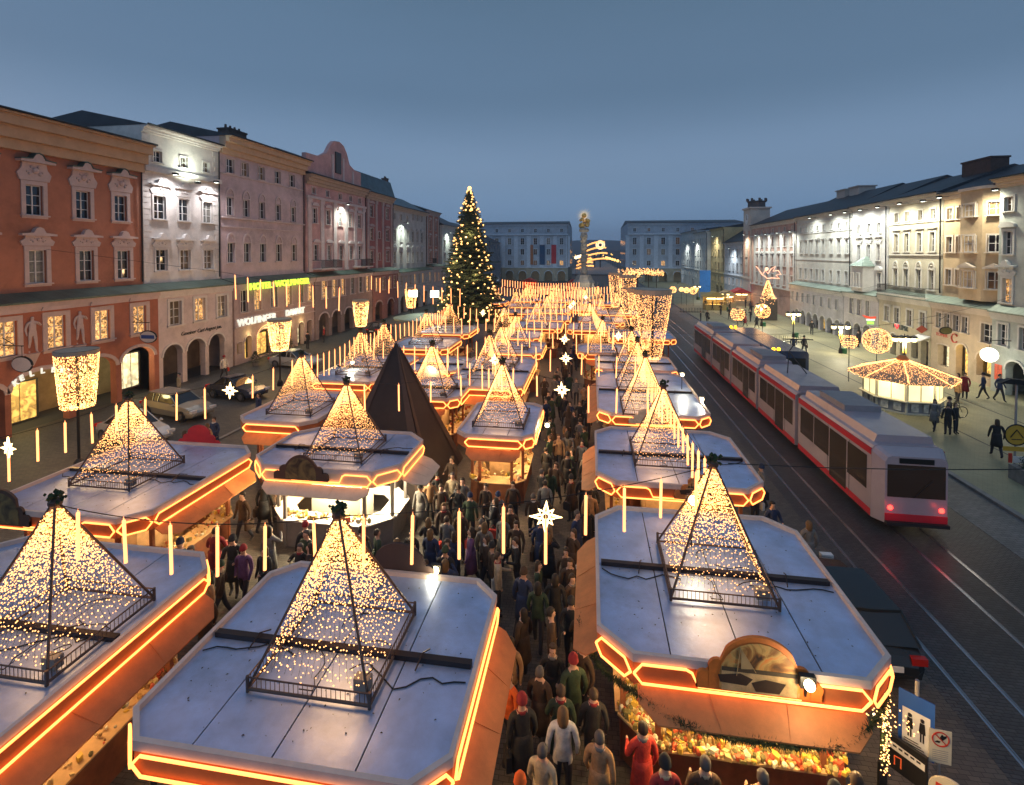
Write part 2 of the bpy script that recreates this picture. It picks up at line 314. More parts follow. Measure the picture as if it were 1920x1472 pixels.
WC = {}
def win_meshes(w, h, nc, nr, arch, sur, ped, fm, tm):
    key = (round(w, 2), round(h, 2), nc, nr, arch, sur, ped, fm.name, tm.name)
    if key in WC: return WC[key]
    d = {}; y = .15; t = .05
    mb = MB(); rise = w / 2 if arch else 0
    mb.box(-w/2, -w/2 + t, y, y + .06, 0, h); mb.box(w/2 - t, w/2, y, y + .06, 0, h); mb.box(-w/2 + t, w/2 - t, y, y + .06, 0, t); mb.box(-w/2 + t, w/2 - t, y, y + .06, h - t, h)
    for c in range(1, nc): 
        x = -w/2 + w * c / nc; k = .035 if c * 2 == nc else .022; mb.box(x - k, x + k, y - .01, y + .05, t, h - t)
    for r_ in range(1, nr):
        z = h * r_ / nr; 
        for c in range(nc):
            xa = -w/2 + w * c / nc + .035; xb = -w/2 + w * (c + 1) / nc - .035; mb.box(xa, xb, y + .005, y + .045, z - .02, z + .02)
    d['window'] = (mb.mesh('window', fm), (0, 0, 0))
    mb = MB(); mb.box(-w/2/nc + .02, w/2/nc - .02, 0, .012, .02, h / nr - .015); d['pane'] = mb
    if sur:
        s = sur; mb = MB(); yo = -.06
        mb.box(-w/2 - s, -w/2, yo, .02, -s * .8, h); mb.box(w/2, w/2 + s, yo, .02, -s * .8, h); mb.box(-w/2 - s, w/2 + s, yo, .02, h, h + s); mb.box(-w/2, w/2, yo, .02, -s * .8, 0)
        d['surround'] = (mb.mesh('surround', tm), (0, 0, 0))
    mb = MB(); mb.box(-w/2 - sur - .06, w/2 + sur + .06, -.16, .14, -.08, 0); d['sill'] = (mb.mesh('sill', tm), (0, 0, 0))
    if ped:
        mb = MB(); W = w/2 + sur + .12; z0 = h + sur + .12
        if ped == 'tri':
            mb.prism([(-W, z0), (W, z0), (W, z0 + .1), (0, z0 + .42), (-W, z0 + .1)], -.22, .02, 'y'); mb.prism([(-W + .18, z0 + .1), (W - .18, z0 + .1), (0, z0 + .3)], -.24, -.22, 'y')
        elif ped == 'seg':
            mb.prism([(-W, z0), (W, z0)] + [(W * math.cos(PI * k / 8), z0 + .1 + .3 * math.sin(PI * k / 8)) for k in range(9)], -.2, .02, 'y')
        elif ped == 'flat': mb.box(-W, W, -.22, .02, z0, z0 + .12); mb.box(-W + .08, W - .08, -.14, .02, z0 - .14, z0)
        elif ped == 'arch':   # blind round arch with a roundel
            k = 10; pts = [((w/2 + .1) * math.cos(PI * i / k), h + .1 + (w/2 + .35) * math.sin(PI * i / k)) for i in range(k + 1)]
            for i in range(k): 
                a, b = pts[i], pts[i + 1]; mb.prism([a, b, (b[0] * .78, h + .1 + (b[1] - h - .1) * .8), (a[0] * .78, h + .1 + (a[1] - h - .1) * .8)], -.09, .02, 'y')
            mb.box(-w/2 - .12, w/2 + .12, -.1, .02, h + .02, h + .12); mb.lathe([(.16, 0), (.12, .05)], 10, (0, -.02, h + .1 + .3)); 
        elif ped in ('ornate', 'curvy'):
            H = .95 if ped == 'ornate' else .5
            # shaped cartouche panel and swept hood
            cart = [(-W + .02, z0 - .1), (W - .02, z0 - .1), (W + .1, z0 + H * .3), (W - .12, z0 + H * .62), (W - .18, z0 + H), (-W + .18, z0 + H), (-W + .12, z0 + H * .62), (-W - .1, z0 + H * .3)]
            mb.prism(cart, -.1, .02, 'y')
            for (cx, cz, rr) in ((0, H * .5, .2), (-.28, H * .3, .12), (.28, H * .3, .12), (-.2, H * .72, .1), (.2, H * .72, .1), (-.42, H * .42, .08), (.42, H * .42, .08)):
                mb.ball((cx, -.1, z0 + cz), rr * min(1, H), 8, 4)
            zt = z0 + H
            hood = [(-W - .12, zt), (-W - .12, zt + .1), (-.34, zt + .16), (-.2, zt + .42), (0, zt + .5), (.2, zt + .42), (.34, zt + .16), (W + .12, zt + .1), (W + .12, zt), (.4, zt + .06), (-.4, zt + .06)]
            # convex pieces
            def strip(pts, yo):
                for i in range(len(pts) - 1):
                    a, b = pts[i], pts[i + 1]; mb.prism([(a[0], zt - .02), (b[0], zt - .02), b, a], yo, .02, 'y')
            strip(hood[1:8], -.42 if ped == 'ornate' else -.26)
        d['pediment'] = (mb.mesh('pediment', tm), (0, 0, 0))
        if ped in ('ornate',):
            mb = MB(); zt = z0 + .95
            hp = [(-W - .14, zt + .11), (-.36, zt + .17), (-.2, zt + .43), (0, zt + .51), (.2, zt + .43), (.36, zt + .17), (W + .14, zt + .11)]
            for i in range(6):
                a, b = hp[i], hp[i + 1]; mb.prism([a, b, (b[0], b[1] + .05), (a[0], a[1] + .05)], -.48, .02, 'y')
            d['hood_roof'] = (mb.mesh('hood_roof', copper), (0, 0, 0))
    WC[key] = d; return d
PC = {}
def put_window(bld, u, z, w, h, y=0, nc=2, nr=3, arch=False, sur=.14, ped=None, fm=white_p, tm=None, gm=None, panes=True):
    d = win_meshes(w, h, nc, nr, arch, sur, ped, fm, tm)
    wn_ = ob('window', d['window'][0], bld, (u, y, z))
    for k in ('surround', 'sill', 'pediment', 'hood_roof'):
        if k in d: ob(k, d[k][0], wn_)
    gm = gm or glass
    if gm is glass: gm = R.choice([glass, glass, glass, curt, blind])
    if panes:
        key = (round(w / nc, 3), round(h / nr, 3), gm.name)
        if key not in PC: PC[key] = d['pane'].mesh('pane', gm)
        for c in range(nc):
            for r_ in range(nr):
                p = ob('pane', PC[key], wn_, (-w/2 + w * (c + .5) / nc, .185, h * r_ / nr))
                p.rotation_euler = (R.uniform(-.012, .012), 0, R.uniform(-.02, .02))
    else:
        key = (round(w, 3), round(h, 3), 'one', gm.name)
        if key not in PC: mb = MB(); mb.box(-w/2 + .02, w/2 - .02, .185, .2, .02, h - .02); PC[key] = mb.mesh('pane', gm)
        ob('pane', PC[key], wn_)
    return wn_

def building(name, label, side, Y0, Y1, eave, wallc, trimc, rows, X=None, zc=7.3, setb=1.2, lowc=None, arches=(), roof=slate, ridge=3.0, rdep=6.0,
             corn=(.9, 1.6), cornc=None, canopy=copper, bands=(), pil=(), pilw=.7, panes=True, fm=white_p, depth=13, inner=None, arch_glow=None, quoin=0, zr=None, pil_z=None):
    """side L: faces +X; R: faces -X; F: faces -Y (Y0,Y1 are then X0,X1 and X the Y of the front)"""
    W = Y1 - Y0
    if side == 'L': rt = thing(name, label, 'building', (X, Y0, 0), PI / 2); U = lambda Y: Y - Y0
    elif side == 'R': rt = thing(name, label, 'building', (X, Y1, 0), -PI / 2); U = lambda Y: Y1 - Y
    else: rt = thing(name, label, 'building', (Y0, X, 0), 0); U = lambda Y: Y - Y0
    wm = mat('plaster_' + name + '_' + side + str(int(Y0)), wallc, .85, var=.17, scale=.8, bump=.12, bscale=30, dirt=.5)
    tm = mat('trim_' + side + str(int(Y0)), trimc, .8, var=.1, scale=2, bump=.1, bscale=18, dirt=.2)
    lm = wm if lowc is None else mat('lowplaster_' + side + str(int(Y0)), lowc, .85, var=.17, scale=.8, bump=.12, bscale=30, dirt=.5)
    up = [[], []]
    for r_ in rows:
        low = r_['z'] < zc
        for i, c in enumerate(r_['cols']):
            u = U(c); up[0 if low else 1].append((u - r_['w'] / 2, u + r_['w'] / 2, r_['z'], r_['z'] + r_['h'], 0))
    ah = []
    for a in arches:
        ua, ub = sorted((U(a[0]), U(a[1]))); ah.append((ua, ub, a[4] if len(a) > 4 else 0.0, a[2], a[3]))
    lowmb = rect_holes(W, 0, zc, up[0] + [(a[0], a[1], a[2], a[3], a[4]) for a in ah], 0, .3 if not ah else .45)
    lowmb.add([(0, 0, 0), (0, depth, 0), (0, depth, zc), (0, 0, zc)], [(0, 3, 2, 1)]); lowmb.add([(W, 0, 0), (W, depth, 0), (W, depth, zc), (W, 0, zc)], [(0, 1, 2, 3)])
    if setb > .01: lowmb.add([(0, 0, zc), (W, 0, zc), (W, setb, zc), (0, setb, zc)], [(0, 1, 2, 3)])
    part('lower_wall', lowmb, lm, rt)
    upmb = rect_holes(W, zc, eave, up[1], setb, .3)
    upmb.add([(0, setb, zc), (0, depth, zc), (0, depth, eave), (0, setb, eave)], [(0, 3, 2, 1)]); upmb.add([(W, setb, zc), (W, depth, zc), (W, depth, eave), (W, setb, eave)], [(0, 1, 2, 3)])
    upmb.add([(0, depth, 0), (W, depth, 0), (W, depth, eave), (0, depth, eave)], [(0, 3, 2, 1)])
    part('upper_wall', upmb, wm, rt)
    # arcade interior
    if ah:
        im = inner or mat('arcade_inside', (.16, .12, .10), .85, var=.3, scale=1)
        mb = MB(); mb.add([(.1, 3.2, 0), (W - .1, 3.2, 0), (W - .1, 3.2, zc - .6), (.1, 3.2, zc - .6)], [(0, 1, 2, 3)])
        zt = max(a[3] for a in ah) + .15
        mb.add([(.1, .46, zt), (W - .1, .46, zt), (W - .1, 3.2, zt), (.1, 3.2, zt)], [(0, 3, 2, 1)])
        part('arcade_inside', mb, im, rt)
        for a in ah:
            mb = MB(); k = 10; c = (a[0] + a[1]) / 2; w = (a[1] - a[0]) / 2
            for i in range(k):
                t0 = PI * i / k; t1 = PI * (i + 1) / k
                o = [(c - w * math.cos(t) * s, a[3] - a[4] + (a[4] * math.sin(t)) * 1 + (s - 1) * w * math.sin(t)) for t, s in ((t0, 1), (t1, 1), (t1, 1.16), (t0, 1.16))]
                mb.prism(o, -.07, .01, 'y')
            part('arch_moulding', mb, tm, rt)
    # cornices
    co, hh = corn; cm = mat('cornice_' + side + str(int(Y0)), cornc or trimc, .8, var=.12, scale=1.5)
    mb = MB(); mb.box(0, W, setb - co * .25, setb + .02, eave - hh, eave - hh * .7); mb.box(0, W, setb - co * .5, setb + .02, eave - hh * .7 + .003, eave - hh * .35); mb.box(0, W, setb - co * .8, setb + .02, eave - hh * .35 + .003, eave - .12); mb.box(0, W, setb - co, setb + .02, eave - .117, eave)
    part('cornice', mb, cm, rt)
    for zb, th, pr in bands:
        mb = MB(); yb = 0 if zb < zc else setb; mb.box(0, W, yb - pr, yb + .01, zb, zb + th); part('band', mb, tm, rt)
    for q in pil:
        z0, z1 = pil_z or (zc + .3, eave - hh); u = U(q)
        mb = MB(); mb.box(u - pilw / 2, u + pilw / 2, setb - .12, setb + .01, z0, z1 - .5); mb.box(u - pilw / 2 - .08, u + pilw / 2 + .08, setb - .2, setb + .01, z1 - .5, z1 - .01); mb.box(u - pilw / 2 - .06, u + pilw / 2 + .06, setb - .18, setb + .01, z0 - .3, z0 + .01)
        part('pilaster', mb, tm, rt)
    if setb > .01 and canopy:
        mb = MB(); mb.prism([(-.35, zc - .12), (setb + .01, zc - .12), (setb + .01, zc + .42), (-.35, zc - .02)], 0, W, 'x'); part('canopy_roof', mb, canopy, rt)
        mb = MB(); mb.box(0, W, -.22, .01, zc - .4, zc - .123); mb.box(0, W, -.12, .01, zc - .62, zc - .403); part('string_course', mb, tm, rt)
    # roof
    mb = MB(); yf = setb - co - .1; zr_ = eave + ridge
    mb.prism([(yf, eave + .003), (depth, eave + .003), (rdep, zr_), ] if not zr else zr, -.05, W + .05, 'x'); part('roof', mb, roof, rt)
    mb = MB(); mb.tube([(0, yf, eave + .04), (W, yf, eave + .04)], .07, 6); part('gutter', mb, iron, rt)
    mb = MB(); mb.tube([(W - .15, setb - .2, eave - .5), (W - .15, setb - .1, zc + .6)], .055, 6); part('downpipe', mb, iron, rt)
    if quoin:
        z = zc + .5; k = 0
        while z < eave - hh - .4:
            w = .7 if k % 2 else .5
            for xa in (0, W - w): part('quoin', MB().box(xa, xa + w, setb - .05, setb + .01, z, z + .36), tm, rt)
            z += .42; k += 1
    for r_ in rows:
        low = r_['z'] < zc
        for i, c in enumerate(r_['cols']):
            lit = r_.get('lit', 0); gm = glass
            if lit and R.random() < lit: gm = r_.get('gm', glass_glow)
            put_window(rt, U(c), r_['z'], r_['w'], r_['h'], 0 if low else setb, r_.get('nc', 2), r_.get('nr', 3), r_.get('arch', False), r_.get('sur', .14), r_.get('ped'), r_.get('fm', fm), tm, gm, r_.get('panes', panes))
    rt['_w'] = W
    return rt, U, wm, tm

def chimney(rt, u, y, z, w=.9, d=.7, h=1.6, m=None, pots=3):
    m = m or mat('chimney_brick', (.07, .05, .045), .9, var=.3)
    mb = MB(); mb.box(u - w/2, u + w/2, y - d/2, y + d/2, z, z + h); mb.box(u - w/2 - .08, u + w/2 + .08, y - d/2 - .08, y + d/2 + .08, z + h, z + h + .15)
    for k in range(pots): mb.lathe([(.13, 0), (.1, .4)], 8, (u - w/2 + w * (k + .5) / pots, y, z + h + .15))
    part('chimney', mb, m, rt)
def text(body, size, m, parent, loc, rot, ext=.03, align='LEFT', name='lettering', shear=0, sx=1, offset=0):
    cu = bpy.data.curves.new(name, 'FONT'); cu.body = body; cu.size = size; cu.extrude = ext; cu.align_x = align; cu.shear = shear; cu.offset = offset; cu.resolution_u = 3
    t = bpy.data.objects.new(name, cu); C.objects.link(t); bpy.context.view_layer.update()
    me = bpy.data.meshes.new_from_object(t); bpy.data.objects.remove(t); me.materials.clear(); me.materials.append(m)
    o = bpy.data.objects.new(name, me); C.objects.link(o); o.parent = parent; o.location = loc; o.rotation_euler = rot; o.scale = (sx, 1, 1)
    return o
FACE = (PI / 2, 0, 0)    # lettering upright on a facade (local x right, facing -y)

# ---- left row (X -31, upper plane 1.2 behind)
LX = -31
YEL = (.62, .42, .24)
b1, U, wm, tm = building('townhouse', 'salmon red baroque townhouse with ornate window hoods at the left edge', 'L', 15.2, 32.6, 17.7, (.46, .175, .10), (.62, .46, .42),
    [dict(z=12.2, h=1.75, w=.95, cols=[16.9, 19.6, 22.4, 25.35, 28.25, 30.9], sur=.24, ped='ornate'),
     dict(z=8.2, h=1.95, w=.98, cols=[16.9, 19.6, 22.5, 25.45, 28.4, 31.05], sur=.24, ped='curvy'),
     dict(z=4.4, h=1.9, w=1.05, cols=[17.4, 20.1, 22.85, 25.45, 28.3, 31.05], sur=.26, ped='seg', lit=1)],
    X=LX, lowc=(.44, .15, .085), cornc=(.58, .37, .22), corn=(1.3, 1.9), ridge=2.2, rdep=9, arches=[(16.2, 19.3, 3.15, .8), (19.6, 22.7, 3.15, .8), (23.0, 26.1, 3.3, .9), (26.5, 29.2, 3.35, .8), (29.6, 32.2, 3.45, .8)],
    inner=mat('shop_inside', (.42, .34, .20), .8, var=.3, scale=1))
B1U = U
b2, U, wm, tm = building('townhouse', 'white plaster townhouse with floodlit attic beside the salmon house', 'L', 32.6, 40.35, 19.3, (.70, .64, .60), (.72, .66, .62),
    [dict(z=16.8, h=.85, w=.75, cols=[34.0, 36.5, 38.9], nr=2, sur=.1),
     dict(z=12.55, h=1.75, w=1.1, cols=[34.1, 36.45, 39.0], sur=.14, ped='curvy'),
     dict(z=8.64, h=1.6, w=1.05, cols=[34.2, 36.5, 39.0], sur=.14, ped='curvy'),
     dict(z=4.55, h=1.8, w=1.1, cols=[34.15, 36.6, 39.1], sur=.2, lit=.5)],
    X=LX, setb=1.15, bands=[(16.0, .35, .35)], corn=(.5, .5), ridge=1.2, quoin=1, lowc=(.68, .56, .53), arches=[(32.95, 34.75, 3.1, .8), (35.2, 37.1, 3.15, .8), (37.5, 39.3, 3.2, .8)], roof=slate)
B2U = U
text('Gmeiner Carl August jun.', .42, iron, b2, (U(34.6), -.04, 3.62), FACE, .015, name='lettering', shear=.3)
b3, U, wm, tm = building('hotel', 'grey lavender hotel with neon lettering under its green canopy', 'L', 40.6, 53.75, 20.3, (.58, .44, .46), (.62, .49, .48),
    [dict(z=17.2, h=1.3, w=1.0, cols=[41.9, 43.9, 46.3, 48.95, 51.55], nr=2, sur=.1),
     dict(z=13.4, h=1.6, w=.9, cols=[41.8, 44.0, 46.35, 49.0, 51.75], nr=2, sur=.1, ped='arch', lit=.3, gm=glass_glow),
     dict(z=9.1, h=1.8, w=.95, cols=[41.85, 44.05, 46.4, 49.0, 51.8], nr=2, sur=.12, ped='arch'),
     dict(z=4.6, h=2.0, w=1.0, cols=[41.9, 43.8, 46.3, 48.8, 51.0, 52.9], nr=2, sur=.12, lit=.6)],
    X=LX, bands=[(17.0, .12, .12), (13.1, .16, .2), (12.3, .1, .1), (3.3, .1, .12), (4.1, .08, .1)], corn=(1.2, 1.5), cornc=(.60, .40, .26), ridge=1.4, lowc=(.50, .36, .34), 
    arches=[(40.9, 41.6, 2.0, .1, .9), (41.9, 42.9, 2.4, .5, .3), (43.6, 46.0, 2.7, .7, .1), (48.2, 49.4, 2.5, .6), (50.4, 51.6, 2.5, .6), (52.2, 53.2, 2.5, .2)], inner=mat('cafe_inside', (.5, .42, .2), .8, var=.2))
B3U = U
neon_g = mat('green_neon', (.5, .6, .1), emit=(.62, 1, .06), es=1.6, var=0); sign_w = mat('white_letter_glow', (.9, .9, .85), emit=(.95, 1, .85), es=.75, var=0)
text('HOTEL', .85, neon_g, b3, (U(42.0), -.5, 6.62), FACE, .06, sx=1.22, offset=.02)
text('WOLFINGER', .85, neon_g, b3, (U(45.8), -.5, 6.66), FACE, .06, sx=1.26, offset=.02)
text('WOLFINGER', .86, sign_w, b3, (U(40.85), -.12, 3.44), FACE, .06, sx=1.14, offset=.025)
text('DAMART', .84, sign_w, b3, (U(48.1), -.12, 3.5), FACE, .06, sx=1.0, offset=.03)
chimney(b3, U(46.6), 4.5, 20.6, 2.6, 1.2, 1.5, pots=4)
b4, U, wm, tm = building('townhouse', 'rose townhouse with tall white pilasters and a curved gable', 'L', 53.95, 69.4, 19.0, (.58, .33, .32), (.64, .52, .52),
    [dict(z=16.9, h=.75, w=.75, cols=[55.6, 58.8, 62.0, 64.9, 67.6], nr=1, sur=.1),
     dict(z=13.5, h=1.75, w=1.0, cols=[55.8, 58.9, 62.0, 64.8, 67.5], nr=3, sur=.14, ped='seg'),
     dict(z=9.1, h=1.85, w=1.05, cols=[56.0, 59.1, 62.2, 65.0, 67.6], nr=3, sur=.14, ped='seg'),
     dict(z=4.6, h=2.1, w=1.1, cols=[56.0, 58.4, 60.6, 63.2, 65.6, 67.8], nr=3, sur=.14, lit=.35)],
    X=LX, pil=[54.6, 57.4, 60.5, 63.5, 66.2, 68.8], pilw=.75, corn=(.8, 1.1), cornc=(.50, .36, .27), ridge=2.4, setb=1.0, pil_z=(8.1, 16.3), bands=[(16.3, .3, .25)],
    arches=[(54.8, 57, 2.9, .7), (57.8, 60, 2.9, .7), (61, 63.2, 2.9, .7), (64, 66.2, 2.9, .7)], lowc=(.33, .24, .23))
gp = [(0.4, 19.03), (14.6, 19.03), (14.6, 21.3), (12.6, 21.4), (11.2, 21.9), (10.5, 23.2), (9.6, 24.1), (8.4, 24.4), (7.0, 24.2), (6.2, 23.6), (5.2, 22.4), (3.4, 21.6), (.4, 21.5)]
mb = MB()
for a, b in ((12, 11), (11, 10), (10, 9), (9, 8), (8, 7), (7, 6), (6, 5), (5, 4), (4, 3), (3, 2)):
    p, q = gp[a], gp[b]; mb.prism([(p[0], 19.03), (q[0], 19.03), q, p], 1.2, 1.7, 'y')
part('gable', mb, wm, b4)
mb = MB(); mb.box(7.2, 8.6, 1.05, 1.22, 20.2, 22.9); part('hatch', mb, dark_p, b4)
for u0 in (6.5, 9.3, 12.0): mb = MB(); mb.box(u0 - .2, u0 + .2, 1.08, 1.21, 19.1, 22.4 if u0 < 10 else 21.1); part('pilaster', mb, tm, b4)
mb = MB(); mb.prism([(1.7, 19.2), (9, 19.2), (5, 22.2)], .4, 6.5, 'x'); part('roof', mb, slate, b4)
def balcony(rt, u0, u1, z, y0, y1, h=1.0, step=.14):
    mb = MB(); mb.box(u0, u1, y0, y1, z - .15, z); part('balcony_slab', mb, tm, rt)
    mb = MB(); mb.box(u0, u1, y0, y0 + .05, z + h - .05, z + h); mb.box(u0, u1, y0 + .01, y0 + .04, z + .08, z + .12); mb.box(u0, u0 + .05, y0, y1, z + h - .05, z + h); mb.box(u1 - .05, u1, y0, y1, z + h - .05, z + h)
    u = u0
    while u <= u1: mb.box(u, u + .03, y0 + .01, y0 + .04, z, z + h - .05); u += step
    part('railing', mb, iron, rt)
balcony(b4, U(55), U(59.9), 8.15, -.3, .98); balcony(b4, U(65.3), U(69.2), 8.15, -.3, .98)
b5, U, wm, tm = building('townhouse', 'narrow dark rose townhouse right of the gabled house', 'L', 69.6, 79.4, 18.8, (.34, .12, .12), (.45, .34, .34),
    [dict(z=z, h=1.7, w=1.1, cols=[71.3, 77.2], sur=.16, ped='seg') for z in (15.3, 11.9, 8.6)] + [dict(z=z, h=1.0, w=.7, cols=[74.0], nr=2) for z in (12.2, 8.9)] +
    [dict(z=4.4, h=1.9, w=1.0, cols=[71, 73.5, 76, 78], lit=.3, sur=.1)], X=LX, setb=.9, pil=[70.1, 73.0, 75.4, 78.9], pilw=.6, corn=(.7, 1.0), cornc=(.5, .36, .27), ridge=1.2, panes=False,
    arches=[(70.5, 73, 2.8, .7), (75, 77.5, 2.8, .7)], lowc=(.28, .13, .12))
b6, U, wm, tm = building('townhouse', 'pale grey green townhouse with one bright facade floodlight before the tree', 'L', 79.6, 97.6, 17.8, (.50, .47, .45), (.54, .50, .50),
    [dict(z=15.6, h=1.0, w=.7, cols=[81, 84, 87], nr=2, sur=.08), dict(z=16.0, h=1.1, w=.8, cols=[89.9, 92.4, 94.9], nr=2, sur=.08),
     dict(z=11.9, h=2.0, w=1.0, cols=[81.1, 84, 87.2, 89.9, 92.4, 94.9], sur=.12, ped='seg'), dict(z=8.2, h=2.0, w=1.0, cols=[81.1, 84, 87.2, 89.9, 92.4, 94.9], sur=.12, ped='curvy'),
     dict(z=4.4, h=1.8, w=.9, cols=[81, 83.2, 85.4, 87.6, 89.8, 92, 94.2, 96.2], sur=.08, lit=.4)], X=LX, corn=(.6, .7), ridge=2.8, roof=teal, panes=False, cornc=(.55, .45, .36),
    arches=[(80.5, 83, 2.8, .7), (84, 86.5, 2.8, .7), (88, 90.5, 2.8, .7), (92, 94.5, 2.8, .7)], zc=6.8)
mb = MB(); mb.prism([(7, 17.9), (16, 17.9), (14, 24.2), (9, 24.2)], -2, 19, 'x'); part('roof', mb, teal, b6); chimney(b6, 17.5, 9.5, 22.5, 1.1, 1, 2.2, pots=2)
b7, U, wm, tm = building('townhouse', 'red and rose townhouse with a balcony just left of the tree', 'L', 97.8, 106.2, 18.4, (.42, .18, .13), (.50, .40, .38),
    [dict(z=z, h=1.9, w=1.0, cols=[100.0, 103.9], sur=.14, ped='seg') for z in (14.6, 11.4, 8.2)] + [dict(z=4.2, h=1.8, w=.9, cols=[99.5, 102, 104.5], lit=.5, sur=.1)], X=LX, pil=[98.3, 102, 105.8], pilw=.6, corn=(.6, .8), ridge=1.8, panes=False, lowc=(.5, .42, .4))
balcony(b7, U(98.8), U(101.4), 7.9, .2, 1.18)
for (n_, y0, y1, ev, wc, lc, lab) in ((3, 106.4, 121, 16.0, (.58, .56, .53), None, 'pale cream townhouse showing behind the left side of the tree'),
                              (4, 121.2, 139, 15.2, (.30, .33, .38), None, 'grey townhouse partly hidden behind the decorated tree'),
                              (5, 139.2, 158, 14.2, (.33, .35, .38), None, 'slate blue townhouse right of the tree at the far end'),
                              (6, 158.2, 176, 13.4, (.28, .32, .38), None, 'last dim townhouse before the riverside block on the left')):
    k = max(3, int((y1 - y0) / 3.1)); cols = [y0 + (y1 - y0) * (i + .5) / k for i in range(k)]
    b_, U, wm, tm = building('townhouse', lab, 'L', y0, y1, ev, wc, tuple(c * 1.08 for c in wc), [dict(z=z, h=1.8, w=1.1, cols=cols, sur=.12, ped='flat' if z < 9 else None) for z in (8.0, 11.0)] +
             [dict(z=4.2, h=1.6, w=1.0, cols=cols, sur=.1, lit=.4)], X=LX, setb=.5, corn=(.5, .6), ridge=3.0, panes=False, zc=6.8, arches=[(y0 + 1, y0 + 4, 2.8, .7), (y0 + 6, y0 + 9, 2.8, .7)])

# ---- right row (upper plane X 30)
RX = 29.2
r6, U, wm, tm = building('townhouse', 'grey green townhouse with a hanging round lamp at the right edge', 'R', 33.0, 41.3, 15.2, (.46, .50, .46), (.60, .60, .56),
    [dict(z=12.9, h=1.0, w=.8, cols=[40.45, 37.5], nr=2, sur=.14), dict(z=9.9, h=1.6, w=.8, cols=[40.45, 37.5], sur=.16, ped='seg'), dict(z=6.5, h=1.7, w=.8, cols=[40.45, 37.5], sur=.18, ped='curvy', lit=1), dict(z=3.5, h=1.5, w=.8, cols=[40.3, 38.5, 36.5], sur=.14)],
    X=28.6, zc=5.9, setb=.3, corn=(.6, .6), ridge=.7, canopy=copper_g, arches=[(38.4, 40.0, 2.6, .7)], cornc=(.62, .50, .36))
mb = MB(); mb.box(.35, 1.0, -.03, -.005, 1.0, 2.1); part('poster', mb, mat('poster_red', (.75, .10, .04), .5, var=.6, scale=2.5), r6)
r5, U, wm, tm = building('townhouse', 'apricot corner townhouse with an angled bay and pediments', 'R', 41.5, 48.85, 15.0, (.56, .42, .26), (.66, .56, .46),
    [dict(z=12.8, h=.95, w=.7, cols=[48.1, 46.95], nr=2, sur=.12), dict(z=10.05, h=1.3, w=.7, cols=[48.1, 46.95], nr=2, sur=.14), dict(z=7.3, h=1.3, w=.7, cols=[48.1, 46.95], nr=2, sur=.14),
     dict(z=3.7, h=1.25, w=.62, cols=[47.9, 46.9, 45.85, 44.85], sur=.1), dict(z=3.3, h=1.4, w=1.1, cols=[42.6], sur=.12)],
    X=RX, zc=5.9, setb=.8, corn=(.5, .5), ridge=2.3, canopy=copper_g, lowc=(.55, .44, .32), arches=[(46.6, 48.0, 2.3, .05, .5), (44.5, 45.8, 2.75, .6), (42.0, 43.6, 2.6, .75, .7)], inner=mat('warm_shop', (.75, .48, .12), .8, var=.3))
bay = [(U(46.2), .81), (U(45.5), -.1), (U(43.2), -.1), (U(42.0), .81)]
mb = MB(); mb.prism(bay, 6.35, 15.0, 'z'); part('bay', mb, wm, r5)
mb = MB(); mb.prism([(U(46.35), .81), (U(45.55), -.28), (U(43.1), -.28), (U(41.8), .81)], 14.8, 15.02, 'z'); part('bay_cornice', mb, tm, r5)
for z, h in ((12.8, .95), (10.05, 1.3), (7.3, 1.3)):
    w_ = put_window(r5, U(44.35), z, 1.3, h, -.27, 3, 2, False, .1, 'tri' if z == 7.3 else None, white_p, tm, glass_glow if z > 12 else glass)
    w_ = put_window(r5, U(45.85), z, .6, h, .2, 1, 2, False, .06, None, white_p, tm, glass); w_.rotation_euler[2] = -math.atan2(.91, .7); w_.location = (U(45.87) - .1, .27, z)
    w_ = put_window(r5, U(42.6), z, .85, h, .2, 2, 2, False, .08, 'tri' if z == 7.3 else None, white_p, tm, glass_glow if z > 12 else glass); w_.rotation_euler[2] = math.atan2(.91, 1.2); w_.location = (U(42.55) + .12, .23, z)

r4, U, wm, tm = building('townhouse', 'cream townhouse with four zigzag pediments and a long iron balcony', 'R', 48.9, 56.95, 15.2, (.58, .54, .42), (.68, .65, .58),
    [dict(z=13.0, h=.9, w=.62, cols=[55.7, 54.0, 52.0, 50.25], nr=2, sur=.12), dict(z=10.1, h=1.75, w=.66, cols=[55.7, 54.0, 52.1, 50.3], nr=3, sur=.2, ped='tri'),
     dict(z=6.7, h=1.75, w=.66, cols=[55.7, 54.0, 52.1, 50.3], nr=3, sur=.2, ped='arch'), dict(z=3.25, h=1.45, w=.72, cols=[55.5, 53.85, 51.9, 50.0], nr=3, sur=.18)],
    X=RX, zc=5.9, setb=.8, corn=(.6, .6), ridge=2.3, canopy=copper_g, lowc=(.56, .50, .36), arches=[(56.3, 55.2, 2.2, .55), (54.9, 53.9, 2.2, .55), (53.3, 52.3, 2.2, .3), (51.6, 50.6, 2.2, .3, .4), (50.2, 49.2, 2.3, .05)], bands=[(12.75, .1, .1), (9.75, .12, .12)])
balcony(r4, U(56.7), U(49.2), 6.02, -.35, .78, .85)
mb = MB(); mb.prism([(-.9, 2.25), (-.9, 2.32), (0, 2.75), (0, 2.62)], U(50.5), U(48.95), 'x'); part('awning', mb, white_p, r4)
red_p = mat('red_sign', (.55, .05, .05), .5, var=.1, emit=(.9, .08, .08), es=.25); heartm = mat('red_heart', (.8, .02, .04), .4, var=0, emit=(1, .02, .05), es=.9)
text('I', .6, mat('sign_dark', (.05, .07, .07), .5, var=0), r4, (U(54.35), -.06, 2.78), FACE, .02, offset=.02)
